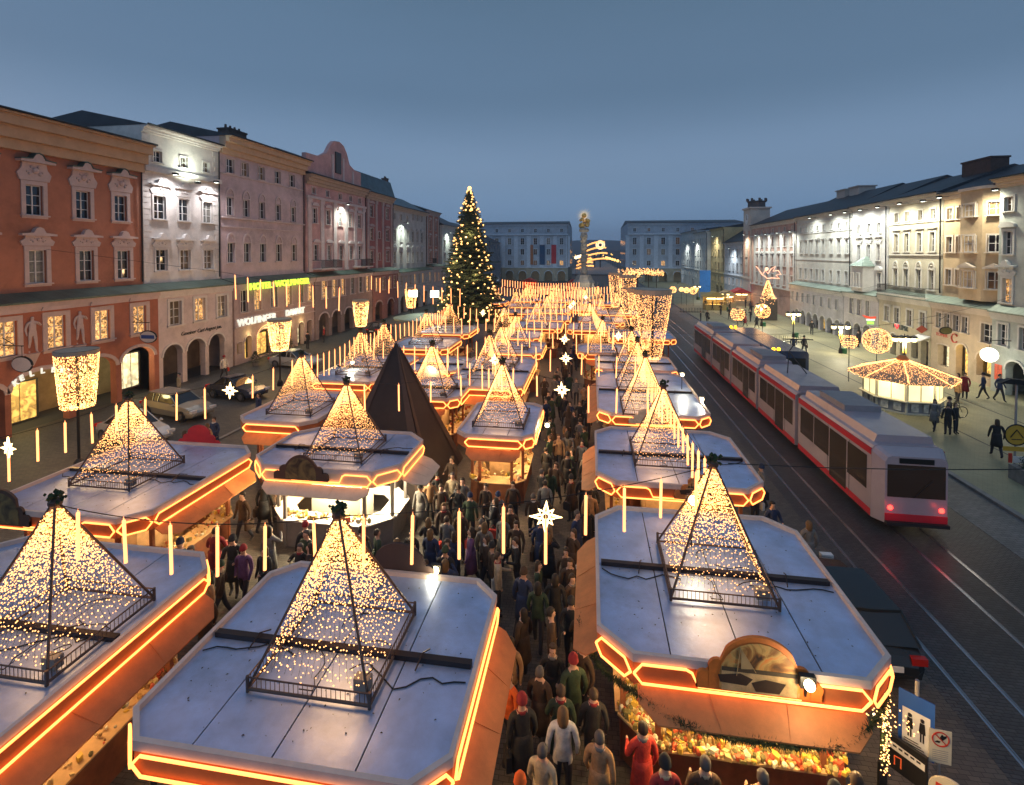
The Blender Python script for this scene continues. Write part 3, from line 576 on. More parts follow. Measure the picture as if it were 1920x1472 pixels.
mb = MB(); hp = [(.36 * math.sin(t) ** 3, .02 * (13 * math.cos(t) - 5 * math.cos(2 * t) - 2 * math.cos(3 * t) - math.cos(4 * t))) for t in [2 * PI * k / 24 for k in range(24)]]
mb.prism(hp, -.05, 0, 'y'); part('heart', mb, heartm, r4, (U(53.75), -.03, 3.0))
text('LINZ', .6, MT['sign_dark'], r4, (U(53.35), -.06, 2.72), FACE, .02, offset=.02)
chimney(r4, 6.0, 5.2, 16.6, 3.4, 1.4, 1.5, pots=0)
r3, U, wm, tm = building('townhouse', 'tall white townhouse with a small roofed oriel window', 'R', 57.05, 64.25, 15.2, (.60, .58, .55), (.66, .64, .60),
    [dict(z=12.1, h=1.05, w=.65, cols=[62.8, 60.7, 58.8], nr=2, sur=.12), dict(z=9.2, h=1.7, w=.7, cols=[62.8, 60.75, 58.85], sur=.14, ped='curvy'), dict(z=6.3, h=1.6, w=.7, cols=[58.6], sur=.14, ped='seg'),
     dict(z=3.2, h=1.7, w=.72, cols=[62.5, 60.85, 59.1], sur=.14)], X=RX, zc=5.6, setb=.8, corn=(.4, .4), ridge=2.6, canopy=copper_g, arches=[(63.9, 62.3, 2.2, .7), (61.9, 60.3, 2.2, .7), (59.9, 58.4, 2.3, .7)], lowc=(.52, .50, .52))
mb = MB(); mb.box(U(62.0), U(59.6), -.3, .81, 5.8, 8.55); part('oriel', mb, wm, r3)
mb = MB(); mb.add([(U(62.2), -.5, 8.55), (U(59.4), -.5, 8.55), (U(59.4), .81, 8.55), (U(62.2), .81, 8.55), (U(60.8), .5, 9.6), (U(60.8), .81, 9.6)], [(0, 1, 4), (1, 2, 5, 4), (3, 0, 4, 5), (0, 3, 2, 1), (2, 3, 5)]); part('oriel_roof', mb, copper_g, r3)
put_window(r3, U(61.4), 6.3, .55, 1.5, -.47, 2, 3, False, .06, None, white_p, tm, glass); put_window(r3, U(60.2), 6.3, .55, 1.5, -.47, 2, 3, False, .06, None, white_p, tm, glass)
r2, U, wm, tm = building('townhouse', 'long white townhouse over a round arched arcade with pale green ledge', 'R', 64.35, 80.3, 15.1, (.56, .55, .50), (.60, .60, .58),
    [dict(z=12.95, h=.7, w=.6, cols=[78.7, 76.9, 75.1, 73.4, 71.6, 69.4, 67.4, 65.5], nr=2, sur=.08), dict(z=9.9, h=1.65, w=.7, cols=[78.7, 76.9, 75.1, 73.4, 71.6, 69.4, 67.4, 65.5], sur=.12, ped='flat'),
     dict(z=6.3, h=1.5, w=.7, cols=[78.7, 76.9, 75.1, 73.4, 71.6, 69.4, 67.4, 65.5], sur=.12), dict(z=3.2, h=1.2, w=.62, cols=[79.4, 77.6, 75.8, 74.0, 72.2, 70.0, 67.8, 66.0], sur=.1)],
    X=RX, zc=5.5, setb=.8, corn=(.4, .4), ridge=2.9, canopy=copper_g, bands=[(12.65, .1, .12), (14.1, .08, .1), (9.0, .1, .08)], arches=[(a, a + 1.5, 2.0, .7) for a in (64.9, 66.9, 68.9, 70.9, 72.9, 74.9, 76.9)], panes=False, lowc=(.52, .52, .56))
for u_ in (2.0, 5.6): 
    mb = MB(); mb.box(u_, u_ + 2.4, 5.2, 7.2, 17.2, 18.6); mb.box(u_ - .15, u_ + 2.55, 5.05, 7.35, 18.6, 18.75); part('roof_hut', mb, mat('pale_render', (.4, .4, .38), .8), r2)
r1, U, wm, tm = building('town_hall', 'white and rose town hall front with tall lit pilasters', 'R', 80.5, 101.3, 15.0, (.55, .36, .30), (.68, .66, .62),
    [dict(z=z, h=1.7, w=.9, cols=[82.0, 84.9, 87.4, 90.2, 92.8, 95.4, 98.0], sur=.14, ped='seg') for z in (11.0, 7.9)] + [dict(z=4.9, h=1.6, w=.9, cols=[82.0, 84.9, 87.4, 90.2, 92.8, 95.4, 98.0], sur=.12)] +
    [dict(z=13.3, h=.7, w=.5, cols=[82.0, 84.9, 87.4, 90.2, 92.8, 95.4, 98.0], nr=1, sur=.06)],
    X=30, zc=4.2, setb=0.0, corn=(.5, .6), ridge=2.9, pil=[80.9, 83.4, 86.1, 88.8, 91.5, 94.1, 96.7, 99.3], pilw=.9, pil_z=(4.6, 12.9), bands=[(4.2, .2, .2), (12.92, .2, .3)], panes=False, arches=[(88, 90, 2.8, .9)])
r0 = thing('clock_tower', 'slim white and rose clock tower with a crown of battlements', 'tower', (29.8, 106.0, 0), -PI / 2)
m_tw = mat('tower_plaster', (.62, .56, .50), .85, var=.1, scale=1, dirt=.3); m_tr = mat('tower_rose', (.55, .32, .25), .85, var=.1)
mb = MB(); mb.box(0, 4.5, 0, 3.4, 0, 18.3); part('shaft', mb, m_tw, r0)
mb = MB(); mb.box(-.25, 4.75, -.25, 3.65, 18.3, 18.6); mb.box(-.12, 4.62, -.12, 3.52, 14.6, 14.85); mb.box(-.1, 4.6, -.1, 3.5, 5.0, 5.3); part('tower_cornice', mb, m_tw, r0)
mb = MB(); mb.lathe([(1.6, 18.6), (1.6, 19.6), (1.8, 19.7), (1.8, 19.85)], 8, (2.25, 1.7, 0)); 
for k in range(8): mb.box(2.25 + 1.7 * math.cos(k * PI / 4) - .17, 2.25 + 1.7 * math.cos(k * PI / 4) + .17, 1.7 + 1.7 * math.sin(k * PI / 4) - .17, 1.7 + 1.7 * math.sin(k * PI / 4) + .17, 19.85, 20.35)
part('battlements', mb, mat('dark_stone', (.09, .08, .08), .8), r0)
for z in (6.2, 9.3, 12.0): put_window(r0, 2.25, z, .9, 1.4, 0, 2, 2, False, .14, None, dark_p, m_tw, glass, False)
mb = MB(); mb.box(.3, 1.3, -.05, .01, 5.6, 14.2); mb.box(3.2, 4.2, -.05, .01, 5.6, 14.2); part('rose_panel', mb, m_tr, r0)
mb = MB(); mb.lathe([(1.0, 0), (1.0, .08)], 20); o = part('clock_face', mb, white_p, r0, (2.25, -.02, 16.4)); o.rotation_euler = (PI / 2, 0, 0)
mb = MB(); mb.box(-.04, .04, -.1, -.06, 0, .8); mb.box(0, .55, -.1, -.06, -.04, .04); part('clock_hands', mb, iron, r0, (2.25, -.05, 16.4))
for (y0, y1, ev, wc, lab, X_, rg) in ((106.3, 120.8, 12.2, (.55, .57, .60), 'pale blue townhouse under a steep dark roof beyond the tower', 30, 4.2), (121, 134, 15.8, (.58, .48, .26), 'yellow townhouse at the far right end of the square', 30, 1.2),
                                 (134.2, 150, 15.4, (.58, .60, .58), 'white townhouse with a rounded corner far right', 29.2, 1.0), (150.2, 176, 16.4, (.50, .54, .56), 'far pale townhouse touching the right riverside block', 30, 1.0)):
    k = max(3, int((y1 - y0) / 2.9)); cols = [y0 + (y1 - y0) * (i + .5) / k for i in range(k)]
    b_, U, wm, tm = building('townhouse', lab, 'R', y0, y1, ev, wc, tuple(min(.7, c * 1.1) for c in wc), [dict(z=z, h=1.6, w=1.0, cols=cols, sur=.12) for z in ((6.2, 9.2) if ev < 14 else (6.2, 9.2, 12.2))] + [dict(z=3.2, h=1.4, w=.9, cols=cols, sur=.1, lit=.2)],
              X=X_, setb=0.0, zc=5.2, corn=(.4, .5), ridge=rg, panes=False, bands=[(5.2, .2, .2)], arches=[(y0 + 1.2, y0 + 3.4, 2.5, .6), (y0 + 5, y0 + 7.2, 2.5, .6)])

# ---- the two riverside blocks
def block(x0, x1, lab, depth=40):
    W = x1 - x0; st = (.40, .47, .56); k = int(W / 4.3); cols = [x0 + W * (i + .5) / k for i in range(k)]
    b_, U, wm, tm = building('riverside_block', lab, 'F', x0, x1, 20.2, st, (.54, .62, .72),
        [dict(z=17.3, h=1.2, w=1.0, cols=cols, nr=2, sur=.1), dict(z=12.9, h=2.3, w=1.3, cols=cols, sur=.14), dict(z=9.3, h=2.0, w=1.3, cols=cols, sur=.14, ped='flat'), dict(z=5.6, h=1.7, w=1.3, cols=cols, sur=.14, lit=.3)],
        X=180, zc=4.6, setb=0.0, corn=(.7, .8), ridge=1.6, rdep=12, bands=[(16.2, .5, .5), (4.7, .3, .3)], pil=[x0 + W * i / k for i in range(k + 1)], pilw=1.3, pil_z=(5.3, 16.0), panes=False, depth=depth,
        arches=[(c - 1.3, c + 1.3, 3.6, 1.1) for c in cols], inner=mat('arcade_painted_light', (.5, .42, .26), .8, var=.2), lowc=(.34, .33, .26), fm=white_p)  # yellowish arcade light put into the inner and lower wall colours
    s = MB(); 
    for yy in range(3, depth, 5):
        for z, h in ((5.6, 1.7), (9.3, 2.0), (12.9, 2.3)): s.box(-.03, -.01, yy, yy + 1.3, z, z + h); s.box(W + .01, W + .03, yy, yy + 1.3, z, z + h)
    part('side_windows', s, glass, b_)
    return b_, U
bl, U = block(-40, -7.6, 'long grey blue riverside block with hanging banners on the left')
for (x, w, z0, z1, c) in ((-20.4, 1.0, 5.8, 12.8, (.35, .13, .05)), (-16.7, 1.9, 5.8, 12.8, (.015, .07, .16)), (-12.6, 1.7, 6.2, 12.8, (.50, .03, .04))):
    mb = MB(); mb.box(-w / 2, w / 2, -.25, -.2, 0, z1 - z0); solo('banner', mb, mat('banner_%d' % int(-x), c, .7), {(-20.4): 'orange banner', (-16.7): 'blue banner', (-12.6): 'red banner'}[x] + ' hanging down the left riverside block', 'banner', (x, 179.9, z0))
br, U = block(12.8, 51, 'long grey blue riverside block closing the square on the right')
for z in (9.4, 13.0):
    mb = MB(); mb.box(-.4, .4, -.06, -.02, 0, 1.6); part('lit_window', mb, glass_o, br, (U(22.6), -.02, z))
# ------------------------------------------------------------------ light pyramids and stalls
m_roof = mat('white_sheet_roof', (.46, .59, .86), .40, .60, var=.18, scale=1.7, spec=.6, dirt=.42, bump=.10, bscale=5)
m_deck = mat('roof_underlay', (.02, .02, .02), .8, var=0)
m_lip = mat('roof_lip', (.60, .52, .48), .6, var=.1)
m_fas = mat('orange_fascia', (.42, .13, .04), .65, var=.15)
m_flap = mat('orange_flap', (.60, .22, .065), .6, var=.22, scale=1.6, dirt=.3)
m_body = mat('stall_wood', (.25, .08, .03), .7, var=.25, scale=4)
m_bodyg = mat('stall_grey', (.22, .20, .19), .7, var=.15)
m_in = mat('stall_inside', (.65, .42, .20), .8, var=.2)
m_fra = mat('pyramid_frame', (.11, .075, .06), .45, .5, var=.15)
m_grn = mat('fir_garland', (.02, .045, .015), .9, var=.4, scale=20)
m_cream = mat('cream_board', (.62, .55, .42), .6, var=.1)

def pyr_net(hw=1.0, h=2.35, seed=1, n=30, m=150, st=1.0):
    rr = random.Random(seed); mb = MB()
    for f in range(4):
        a = f * PI / 2; ca, sa = math.cos(a), math.sin(a)
        def P(s, t, off=0):   # s -1..1 along base, t 0 base..1 apex
            k = 1 - t * .93; x = s * hw * k; y = -hw * k + off; z = h * t
            return (x * ca - y * sa, x * sa + y * ca, z)
        for i in range(n):
            s = -1 + 2 * (i + .5) / n
            t = .97
            while t > .06 + .05 * rr.random():
                mb.octa(P(s + rr.uniform(-.035, .035), t + rr.uniform(-.012, .012), rr.uniform(-.02, .02)), rr.uniform(.011, .016)); t -= st * (.034 + .03 * (1 - t) * rr.uniform(.5, 1.4))
        for k in range(m):
            t = .45 + .45 * rr.random(); mb.octa(P(rr.uniform(-.9, .9), t), .014)
    return mb
def net_wires(hw=1.0, h=2.35, n=15):
    mb = MB()
    for f in range(4):
        a = f * PI / 2; ca, sa = math.cos(a), math.sin(a)
        for i in range(n):
            s = -1 + 2 * (i + .5) / n; P = []
            for t in (.99, .75, .5, .28, .1):
                k = 1 - t * .93; x = (s + R.uniform(-.02, .02)) * hw * k; y = -hw * k + .03 * math.sin(t * 3); P.append((x * ca - y * sa, x * sa + y * ca, h * t))
            mb.tube(P, .0028, 3, caps=False)
    return mb
NWI = net_wires().mesh('net_wire', cable_m)
NET = pyr_net().mesh('light_net', bulb_m); NET2 = pyr_net(n=26, m=110, st=1.1, seed=2).mesh('light_net', bulb_m); NET3 = pyr_net(n=19, m=40, st=1.5, seed=3).mesh('light_net', bulb_m)
def pyr_frame(hw=1.04, h=2.42):
    mb = MB(); ap = (0, 0, h)
    cs = [(-hw, -hw), (hw, -hw), (hw, hw), (-hw, hw)]
    for i in range(4):
        a, b = cs[i], cs[(i + 1) % 4]
        mb.tube([(*a, .05), (a[0] * .035, a[1] * .035, h)], .024, 6); mb.tube([(*a, .05), (*b, .05)], .026, 6); mb.tube([(a[0], a[1], .24), (b[0], b[1], .24)], .014, 5)
        mb.tube([(*a, 0), (*a, .26)], .03, 6)
        for k in range(1, 26): 
            x = a[0] + (b[0] - a[0]) * k / 26; y = a[1] + (b[1] - a[1]) * k / 26; mb.box(x - .004, x + .004, y - .004, y + .004, .07, .24)
    mb.lathe([(.07, -.06), (.11, .0), (.11, .06), (.05, .12)], 8, (0, 0, h))
    return mb
FRM = pyr_frame().mesh('pyramid_frame', m_fra)
mb = MB()
for k in range(26):
    a = R.uniform(0, 2 * PI); r_ = R.uniform(.03, .15); z = R.uniform(0, .22); mb.octa((r_ * math.cos(a), r_ * math.sin(a), z), R.uniform(.03, .065))
FIN = mb.mesh('finial', m_grn)
mb = MB()
for k in range(5):
    pts = []; a = R.uniform(0, 6.28); x = R.uniform(-.5, .5); y = R.uniform(-.5, .5)
    for i in range(9): pts.append((x, y, .03 + (.5 * i / 9 if k == 0 else 0))); a += R.uniform(-.9, .9); x = max(-.9, min(.9, x + .16 * math.cos(a))); y = max(-.9, min(.9, y + .16 * math.sin(a)))
    mb.tube(pts, .009, 4)
WIR = mb.mesh('loose_wire', cable_m)
mb = MB(); mb.box(-.13, .13, -.08, .08, 0, .2); PBX = mb.mesh('power_box', mat('grey_box', (.25, .24, .22), .5))
def pyramid(parent, x, y, z, rz=0, s=1.0, detail=True, light=62, sz=1.0):
    p = ob('light_pyramid', FRM, parent, (x, y, z), rz); p.scale = (s, s, sz)
    yy = (parent.location.y + y); n = ob('light_net', NET if yy < 13 else (NET2 if yy < 27 else NET3), p, kind='stuff')
    if detail:
        if yy < 13: ob('net_wire', NWI, p, kind='stuff')
        ob('finial', FIN, p, (0, 0, 2.44)); ob('loose_wire', WIR, p); ob('power_box', PBX, p, (.8, -.75, .05))
    if light: lamp('POINT', (0, 0, 1.25), light * s * s, (1, .48, .15), p, .5)
    return p

def octo(hw, hd, c): return [(-hw + c, -hd), (hw - c, -hd), (hw, -hd + c), (hw, hd - c), (hw - c, hd), (-hw + c, hd), (-hw, hd - c), (-hw, -hd + c)]
def clip(poly, ax, v, keep_less):
    out = []
    for i in range(len(poly)):
        a, b = poly[i], poly[(i + 1) % len(poly)]; ia = (a[ax] <= v) == keep_less; ib = (b[ax] <= v) == keep_less
        if ia: out.append(a)
        if ia != ib: t = (v - a[ax]) / (b[ax] - a[ax]); out.append((a[0] + (b[0] - a[0]) * t, a[1] + (b[1] - a[1]) * t))
    return out
def chain(p, q, z0, z1, kind='long', out=(0, 0), e=.0):
    """double rope-light line between two fascia points pinched at both ends; returns list of paths"""
    L_ = math.hypot(q[0] - p[0], q[1] - p[1]); zm = (z0 + z1) / 2
    def P(s, z): t = s / L_; return (p[0] + (q[0] - p[0]) * t + out[0], p[1] + (q[1] - p[1]) * t + out[1], z)
    k = min(.16, L_ * .2)
    if kind == 'hex': return [[P(.02, zm), P(k, z1), P(L_ - k, z1), P(L_ - .02, zm)], [P(.02, zm), P(k, z0), P(L_ - k, z0), P(L_ - .02, zm)]]
    if kind == 'board':   # two short links with a straight double run under the picture board
        a = min(1.15, L_ * .26)
        return [[P(.02, zm), P(k, z1), P(a - .1, z1), P(a, z1 - .05), P(a + .1, z0 + .07), P(L_ - a - .1, z0 + .07), P(L_ - a, z1 - .05), P(L_ - a + .1, z1), P(L_ - k, z1), P(L_ - .02, zm)],
                [P(.02, zm), P(k, z0), P(L_ - k, z0), P(L_ - .02, zm)]]
    return [[P(.02, zm), P(k, z1 - .02), P(L_ - k, z1 - .02), P(L_ - .02, zm)], [P(.02, zm), P(k, z0 + .02), P(L_ - k, z0 + .02), P(L_ - .02, zm)]]
def garland(parent, pts, r=.07, n=60, sag=.05, bulbs=True):
    mb = MB(); bl_ = MB()
    P = [Vector(p) for p in pts]
    for i in range(len(P) - 1):
        L_ = (P[i + 1] - P[i]).length; k = max(2, int(L_ * n))
        for j in range(k):
            t = j / k; c = P[i].lerp(P[i + 1], t); c.z -= sag * math.sin(PI * t)
            a = R.uniform(0, 6.28); el = R.uniform(-1, 1); d = Vector((math.cos(a) * math.cos(el), math.sin(a) * math.cos(el), math.sin(el))) * r * R.uniform(.8, 1.6)
            s = Vector((d.y, -d.x, d.z * .3)).normalized() * .012
            mb.add([c - s, c + s, c + d], [(0, 1, 2)])
            if bulbs and j % 14 == 0: bl_.octa(c + d * .8, .012)
    part('garland', mb, m_grn, parent)
    if bulbs and bl_.v: part('garland_lights', bl_, bulb_m, parent, kind='stuff')

GOODC = [(.75, .55, .22), (.55, .10, .04), (.8, .72, .5), (.45, .26, .08), (.8, .52, .08), (.22, .2, .07), (.62, .42, .16)]
GM = [mat('goods_%d' % i, c, .5, var=.1) for i, c in enumerate(GOODC)]
def goods(label, pts_fn, n, loc, rz=0, smin=.03, smax=.09, group='goods laid out on the stalls'):
    mb = MB()
    for k in range(n):
        x, y, z = pts_fn(); s = R.uniform(smin, smax); m = R.randrange(len(GM)); q = R.random()
        if q < .4: mb.ball((x, y, z + s * .5), s * .55, 6, 4, m=m)
        elif q < .75:
            a = R.uniform(0, 3.1); ca, sa = math.cos(a) * s, math.sin(a) * s
            mb.prism([(x - ca, y - sa), (x + sa * .6, y - ca * .6), (x + ca, y + sa), (x - sa * .6, y + ca * .6)], z, z + s * R.uniform(.4, 1.6), m=m)
        else: mb.lathe([(s * .5, 0), (s * .55, s), (s * .2, s * 1.5)], 6, (x, y, z), m=m)
    o = ob('goods', mb.mesh('goods', GM), None, loc, rz, label=label, category='goods', group=group, kind='stuff'); return o

def ramp_mat(name, cols, scale):
    if name in MT: return MT[name]
    m = mat(name, cols[0], .6, var=0); nt = m.node_tree; b = nt.nodes['Principled BSDF']; t = nt.nodes.new('ShaderNodeTexCoord'); n = nt.nodes.new('ShaderNodeTexNoise'); n.inputs['Scale'].default_value = scale; n.inputs['Detail'].default_value = 5; n.inputs['Distortion'].default_value = 1.2
    r = nt.nodes.new('ShaderNodeValToRGB'); e_ = r.color_ramp.elements; e_[0].position = .32; e_[0].color = (*cols[0], 1); e_[1].position = .68; e_[1].color = (*cols[-1], 1)
    for i, c in enumerate(cols[1:-1]): k = e_.new(.32 + .36 * (i + 1) / (len(cols) - 1)); k.color = (*c, 1)
    nt.links.new(t.outputs['Object'], n.inputs['Vector']); nt.links.new(n.outputs[0], r.inputs[0]); nt.links.new(r.outputs[0], b.inputs['Base Color']); return m
PIC = {'fire': [(.05, .025, .015), (.30, .12, .03), (.62, .38, .12), (.75, .22, .04), (.66, .58, .42)], 'dark': [(.03, .02, .015), (.12, .09, .04), (.22, .16, .06), (.05, .035, .03)], 'pale': [(.5, .45, .32), (.66, .62, .50), (.40, .42, .30)], 'red': [(.3, .015, .02), (.42, .03, .03)]}
def picture_board(parent, x, y, z, w=1.9, h=.85, m=None, rz=0, scene='fire'):
    t = .06; mb = MB(); hw = w / 2
    out = [(-hw, 0), (hw, 0)]; 
    def arc(cx, cz, r_, a0, a1, n): return [(cx + r_ * math.cos(a0 + (a1 - a0) * k / n), cz + r_ * math.sin(a0 + (a1 - a0) * k / n)) for k in range(n + 1)]
    sc_ = h / .85
    pr = arc(hw - .12, .16 * sc_, .13, -.6, 1.9, 6) + arc(hw - .34, .34 * sc_, .15, -.3, 1.9, 6) + arc(0, .25 * sc_, .62 * sc_, .72, PI - .72, 14) + arc(-hw + .34, .34 * sc_, .15, PI - 1.9, PI + .3, 6) + arc(-hw + .12, .16 * sc_, .13, PI - 1.9, PI + .6, 6)
    poly = out + pr
    # triangulate as fan of strips from base line
    b = ob('picture_board', None, None); bpy.data.objects.remove(b)
    pts = pr; n = len(pts)
    for i in range(n - 1):
        a, c = pts[i], pts[i + 1]
        if abs(a[0] - c[0]) < 1e-4: continue
        mb.prism([(a[0], 0), (a[0], max(.01, a[1])), (c[0], max(.01, c[1])), (c[0], 0)], -t / 2, t / 2, 'y')
    o = part('picture_board', mb, m or m_fas, parent, (x, y, z), rz)
    pm = MB(); ins = [(p[0] * .86, max(.03, p[1] * .86)) for p in arc(0, .25 * sc_, .66 * sc_, .1, PI - .1, 12)]
    for i in range(len(ins) - 1): a, c = ins[i], ins[i + 1]; pm.prism([(a[0], .04), a, c, (c[0], .04)], -t / 2 - .012, -t / 2 - .002, 'y')
    part('picture', pm, ramp_mat('painted_scene_' + scene, PIC[scene], 2.2), o)
    if scene == 'fire':
        lay = [(.03, .36, (.55, .36, .17), 'painted_water', .0), (.36, .43, (.07, .05, .03), 'painted_shore', .002)]
        for z0_, z1_, c_, nm_, e_ in lay:
            q = MB()
            for i in range(len(ins) - 1):
                a, c = ins[i], ins[i + 1]
                if abs(a[0] - c[0]) > 1e-4 and min(a[1], c[1]) > z1_ - .02: q.prism([(a[0], z0_), (a[0], z1_), (c[0], z1_), (c[0], z0_)], -t / 2 - .016 - e_, -t / 2 - .0125 - e_, 'y')
            if q.v: part(nm_, q, mat(nm_, c_, .6, var=.4, scale=6), o)
        q = MB(); q.tube([(-.36, -.052, .3), (-.30, -.052, .78)], .008, 4); q.tube([(-.30, -.052, .78), (-.05, -.052, .38)], .006, 4); q.prism([(-.29, .42), (-.29, .74), (-.08, .44)], -.052, -.049, 'y'); part('painted_mast', q, mat('painted_sail', (.45, .30, .14), .6), o)
        s = MB(); s.prism([(-.62, .16), (-.2, .14), (-.1, .26), (-.3, .34), (-.66, .28)], -.05, -.045, 'y'); s.prism([(-.05, .06), (.32, .06), (.42, .24), (.1, .28), (-.12, .2)], -.05, -.045, 'y')
        part('painted_boats', s, mat('painted_dark', (.05, .03, .02), .6, var=.4), o)
    return o

STALLS = []
def stall(cx, cy, hw, hd, c=.5, label='', px=0, py=0, neon='FBLR', det=2, flaps='', board=None, z=2.9, gut=True, body=True, ins=.45, lit=85, pyr=True, white=False, light=46, boardpos=(0, 0), front='open', nk=None):
    rt = thing('market_stall', label, 'market stall', (cx, cy, 0), 0, 'market stalls on the square')
    O = octo(hw, hd, c); zt = z - .035
    part('roof_deck', MB().prism(octo(hw - .03, hd - .03, c), z - .16, zt - .005), m_deck, rt)
    # roof panels
    if det >= 1:
        ys = [-hd, py, hd]; nx = 4 if det == 2 else 3; xs = [-hw + 2 * hw * k / nx for k in range(nx + 1)]
        for j in range(2):
            xo = .0 if j else .0
            for i in range(nx):
                g = .012; a = clip(O, 0, xs[i] + g, False); a = clip(a, 0, xs[i + 1] - g, True) if a else a; a = clip(a, 1, ys[j] + g, False) if a else a; a = clip(a, 1, ys[j + 1] - g, True) if a else a
                if len(a) >= 3: part('roof_panel', MB().prism(a, zt, z - .005 + R.uniform(-.003, .003)), m_roof, rt)
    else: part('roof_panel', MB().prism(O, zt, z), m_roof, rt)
    # raised lip and fascia
    def ring(h0, h1, o, w, m, name):
        mb = MB(); A = octo(hw + o, hd + o, c + o * .41); B = octo(hw + o - w, hd + o - w, c + (o - w) * .41)
        for i in range(8): j = (i + 1) % 8; mb.prism([A[i], A[j], B[j], B[i]], h0, h1)
        return part(name, mb, m, rt)
    ring(z - .06, z + .09, .045, .075, m_lip, 'roof_lip')
    ring(z - .45, z - .063, .03, .05, m_fas if not white else m_cream, 'fascia')
    if det:
        mb = MB()
        for k in range(110 if det == 2 else 30):
            x = R.uniform(-hw + .3, hw - .3); y = R.uniform(-hd + .3, hd - .3); q = R.uniform(.008, .028); a_ = R.uniform(0, 3.1); ca, sa = math.cos(a_) * q, math.sin(a_) * q
            mb.add([(x - ca, y - sa, z + .003), (x + sa * .5, y - ca * .5, z + .012), (x + ca, y + sa, z + .004), (x - sa * .5, y + ca * .5, z + .014)], [(0, 1, 2, 3)])
        part('dead_leaves', mb, mat('dead_leaf', (.05, .03, .02), .9, var=0), rt, kind='stuff')
    if det == 2:
        for s_ in (-1, 1):
            P = [(s_ * .7, -.3, z + .02)]
            for k in range(9): P.append((P[-1][0] + s_ * (hw - .8) / 9, P[-1][1] + R.uniform(-.16, .2), z + .012))
            part('roof_cable', MB().tube(P, .011, 4), cable_m, rt)
    if gut:
        mb = MB(); mb.box(-hw + .08, hw - .08, py - .06, py + .06, z, z + .09)
        for sx in (-.62, .62): mb.tube([(sx * hw - .05, py - .25, z + .02), (sx * hw, py, z + .14), (sx * hw + .05, py + .25, z + .02)], .014, 4)
        part('roof_beam', mb, mat('beam', (.03, .02, .018), .4, .3), rt)
    if pyr:
        for q in (px if isinstance(px, (list, tuple)) and isinstance(px[0], (list, tuple)) else [(px, py)]): pyramid(rt, q[0], q[1] , z + .01, light=light, detail=det > 0)
    # rope lights
    A = octo(hw + .055, hd + .055, c + .02); mb = MB(); rr_ = .023 if det == 2 else .027
    sides = {'F': 0, 'FR': 1, 'R': 2, 'BR': 3, 'B': 4, 'BL': 5, 'L': 6, 'FL': 7}
    nset = set(neon.split(',')) if ',' in neon else set({'FBLR': ['F', 'FR', 'R', 'BR', 'B', 'BL', 'L', 'FL']}.get(neon, [neon]))
    for sN in nset:
        if not sN: continue
        i = sides[sN]; p, q = A[i], A[(i + 1) % 8]; kind = 'hex' if len(sN) == 2 else ('board' if board and sN == 'F' else 'long')
        dx, dy = q[0] - p[0], q[1] - p[1]; L_ = math.hypot(dx, dy); o = (dy / L_ * .025, -dx / L_ * .025)
        for path in chain(p, q, z - .40, z - .06, kind, o): mb.tube(path, rr_, 5)
    if mb.v: part('rope_light', mb, neon_m, rt)
    # sloping flaps
    for sN in flaps.split(','):
        if not sN: continue
        i = sides[sN]; p, q = O[i], O[(i + 1) % 8]; dx, dy = q[0] - p[0], q[1] - p[1]; L_ = math.hypot(dx, dy); nx_, ny_ = dy / L_, -dx / L_; ux, uy = dx / L_, dy / L_
        w = (.8 if sN == 'R' else .35) if white else .5; cut = .3; zz0, zz1 = z - .46, z - .72
        def Q(s, o_, zz): return (p[0] + ux * s + nx_ * o_, p[1] + uy * s + ny_ * o_, zz)
        vs = [Q(.05, .03, zz0), Q(L_ - .05, .03, zz0), Q(L_ - .05, w * .5, (zz0 + zz1) / 2), Q(L_ - .05 - cut, w, zz1), Q(.05 + cut, w, zz1), Q(.05, w * .5, (zz0 + zz1) / 2)]
        mb = MB(); n = len(vs); lo = [(a, b, c_ - .025) for a, b, c_ in vs]
        mb.add(vs + lo, [tuple(range(n)), tuple(range(2 * n - 1, n - 1, -1))] + [(i2, n + i2, n + (i2 + 1) % n, (i2 + 1) % n) for i2 in range(n)])
        for q_ in (.33, .67): mb.tube([Q(.05 + (L_ - .1) * q_, .05, zz0 + .004), Q(.05 + cut + (L_ - .1 - 2 * cut) * q_, w - .01, zz1 + .004)], .007, 4)
        part('flap', mb, m_flap if not white else m_cream, rt)
    # body
    bw, bd = hw - ins, hd - ins; BO = octo(bw, bd, c); bm = m_body if not white else m_bodyg
    if body:
        open_sides = {'F', 'R', 'L', 'B', 'FR', 'FL', 'BR', 'BL'} if front == 'open' else set(front.split(','))
        mb = MB(); mc = MB(); mp = MB(); inn = MB()
        for i in range(8):
            p, q = BO[i], BO[(i + 1) % 8]; nm = [k for k, v in sides.items() if v == i][0]; dx, dy = q[0] - p[0], q[1] - p[1]; L_ = math.hypot(dx, dy); ox, oy = dy / L_, -dx / L_
            zc_ = .92 if nm in open_sides else z - .46
            pi_ = (p[0] - ox * .06, p[1] - oy * .06); qi = (q[0] - ox * .06, q[1] - oy * .06)
            mb.prism([p, q, qi, pi_], 0, zc_)
            if nm in open_sides: mc.prism([(p[0] + ox * .12, p[1] + oy * .12), (q[0] + ox * .12, q[1] + oy * .12), (q[0] - ox * .55, q[1] - oy * .55), (p[0] - ox * .55, p[1] - oy * .55)], .922 + .0007 * i, .958 + .0021 * i)
        part('counter_wall', mb, bm, rt); 
        if mc.v: part('counter_top', mc, m_in if not white else white_p, rt)
        for p in BO: part('post', MB().box(p[0] * .985 - .05, p[0] * .985 + .05, p[1] * .985 - .05, p[1] * .985 + .05, 0 if det else .96, z - .46), bm, rt)
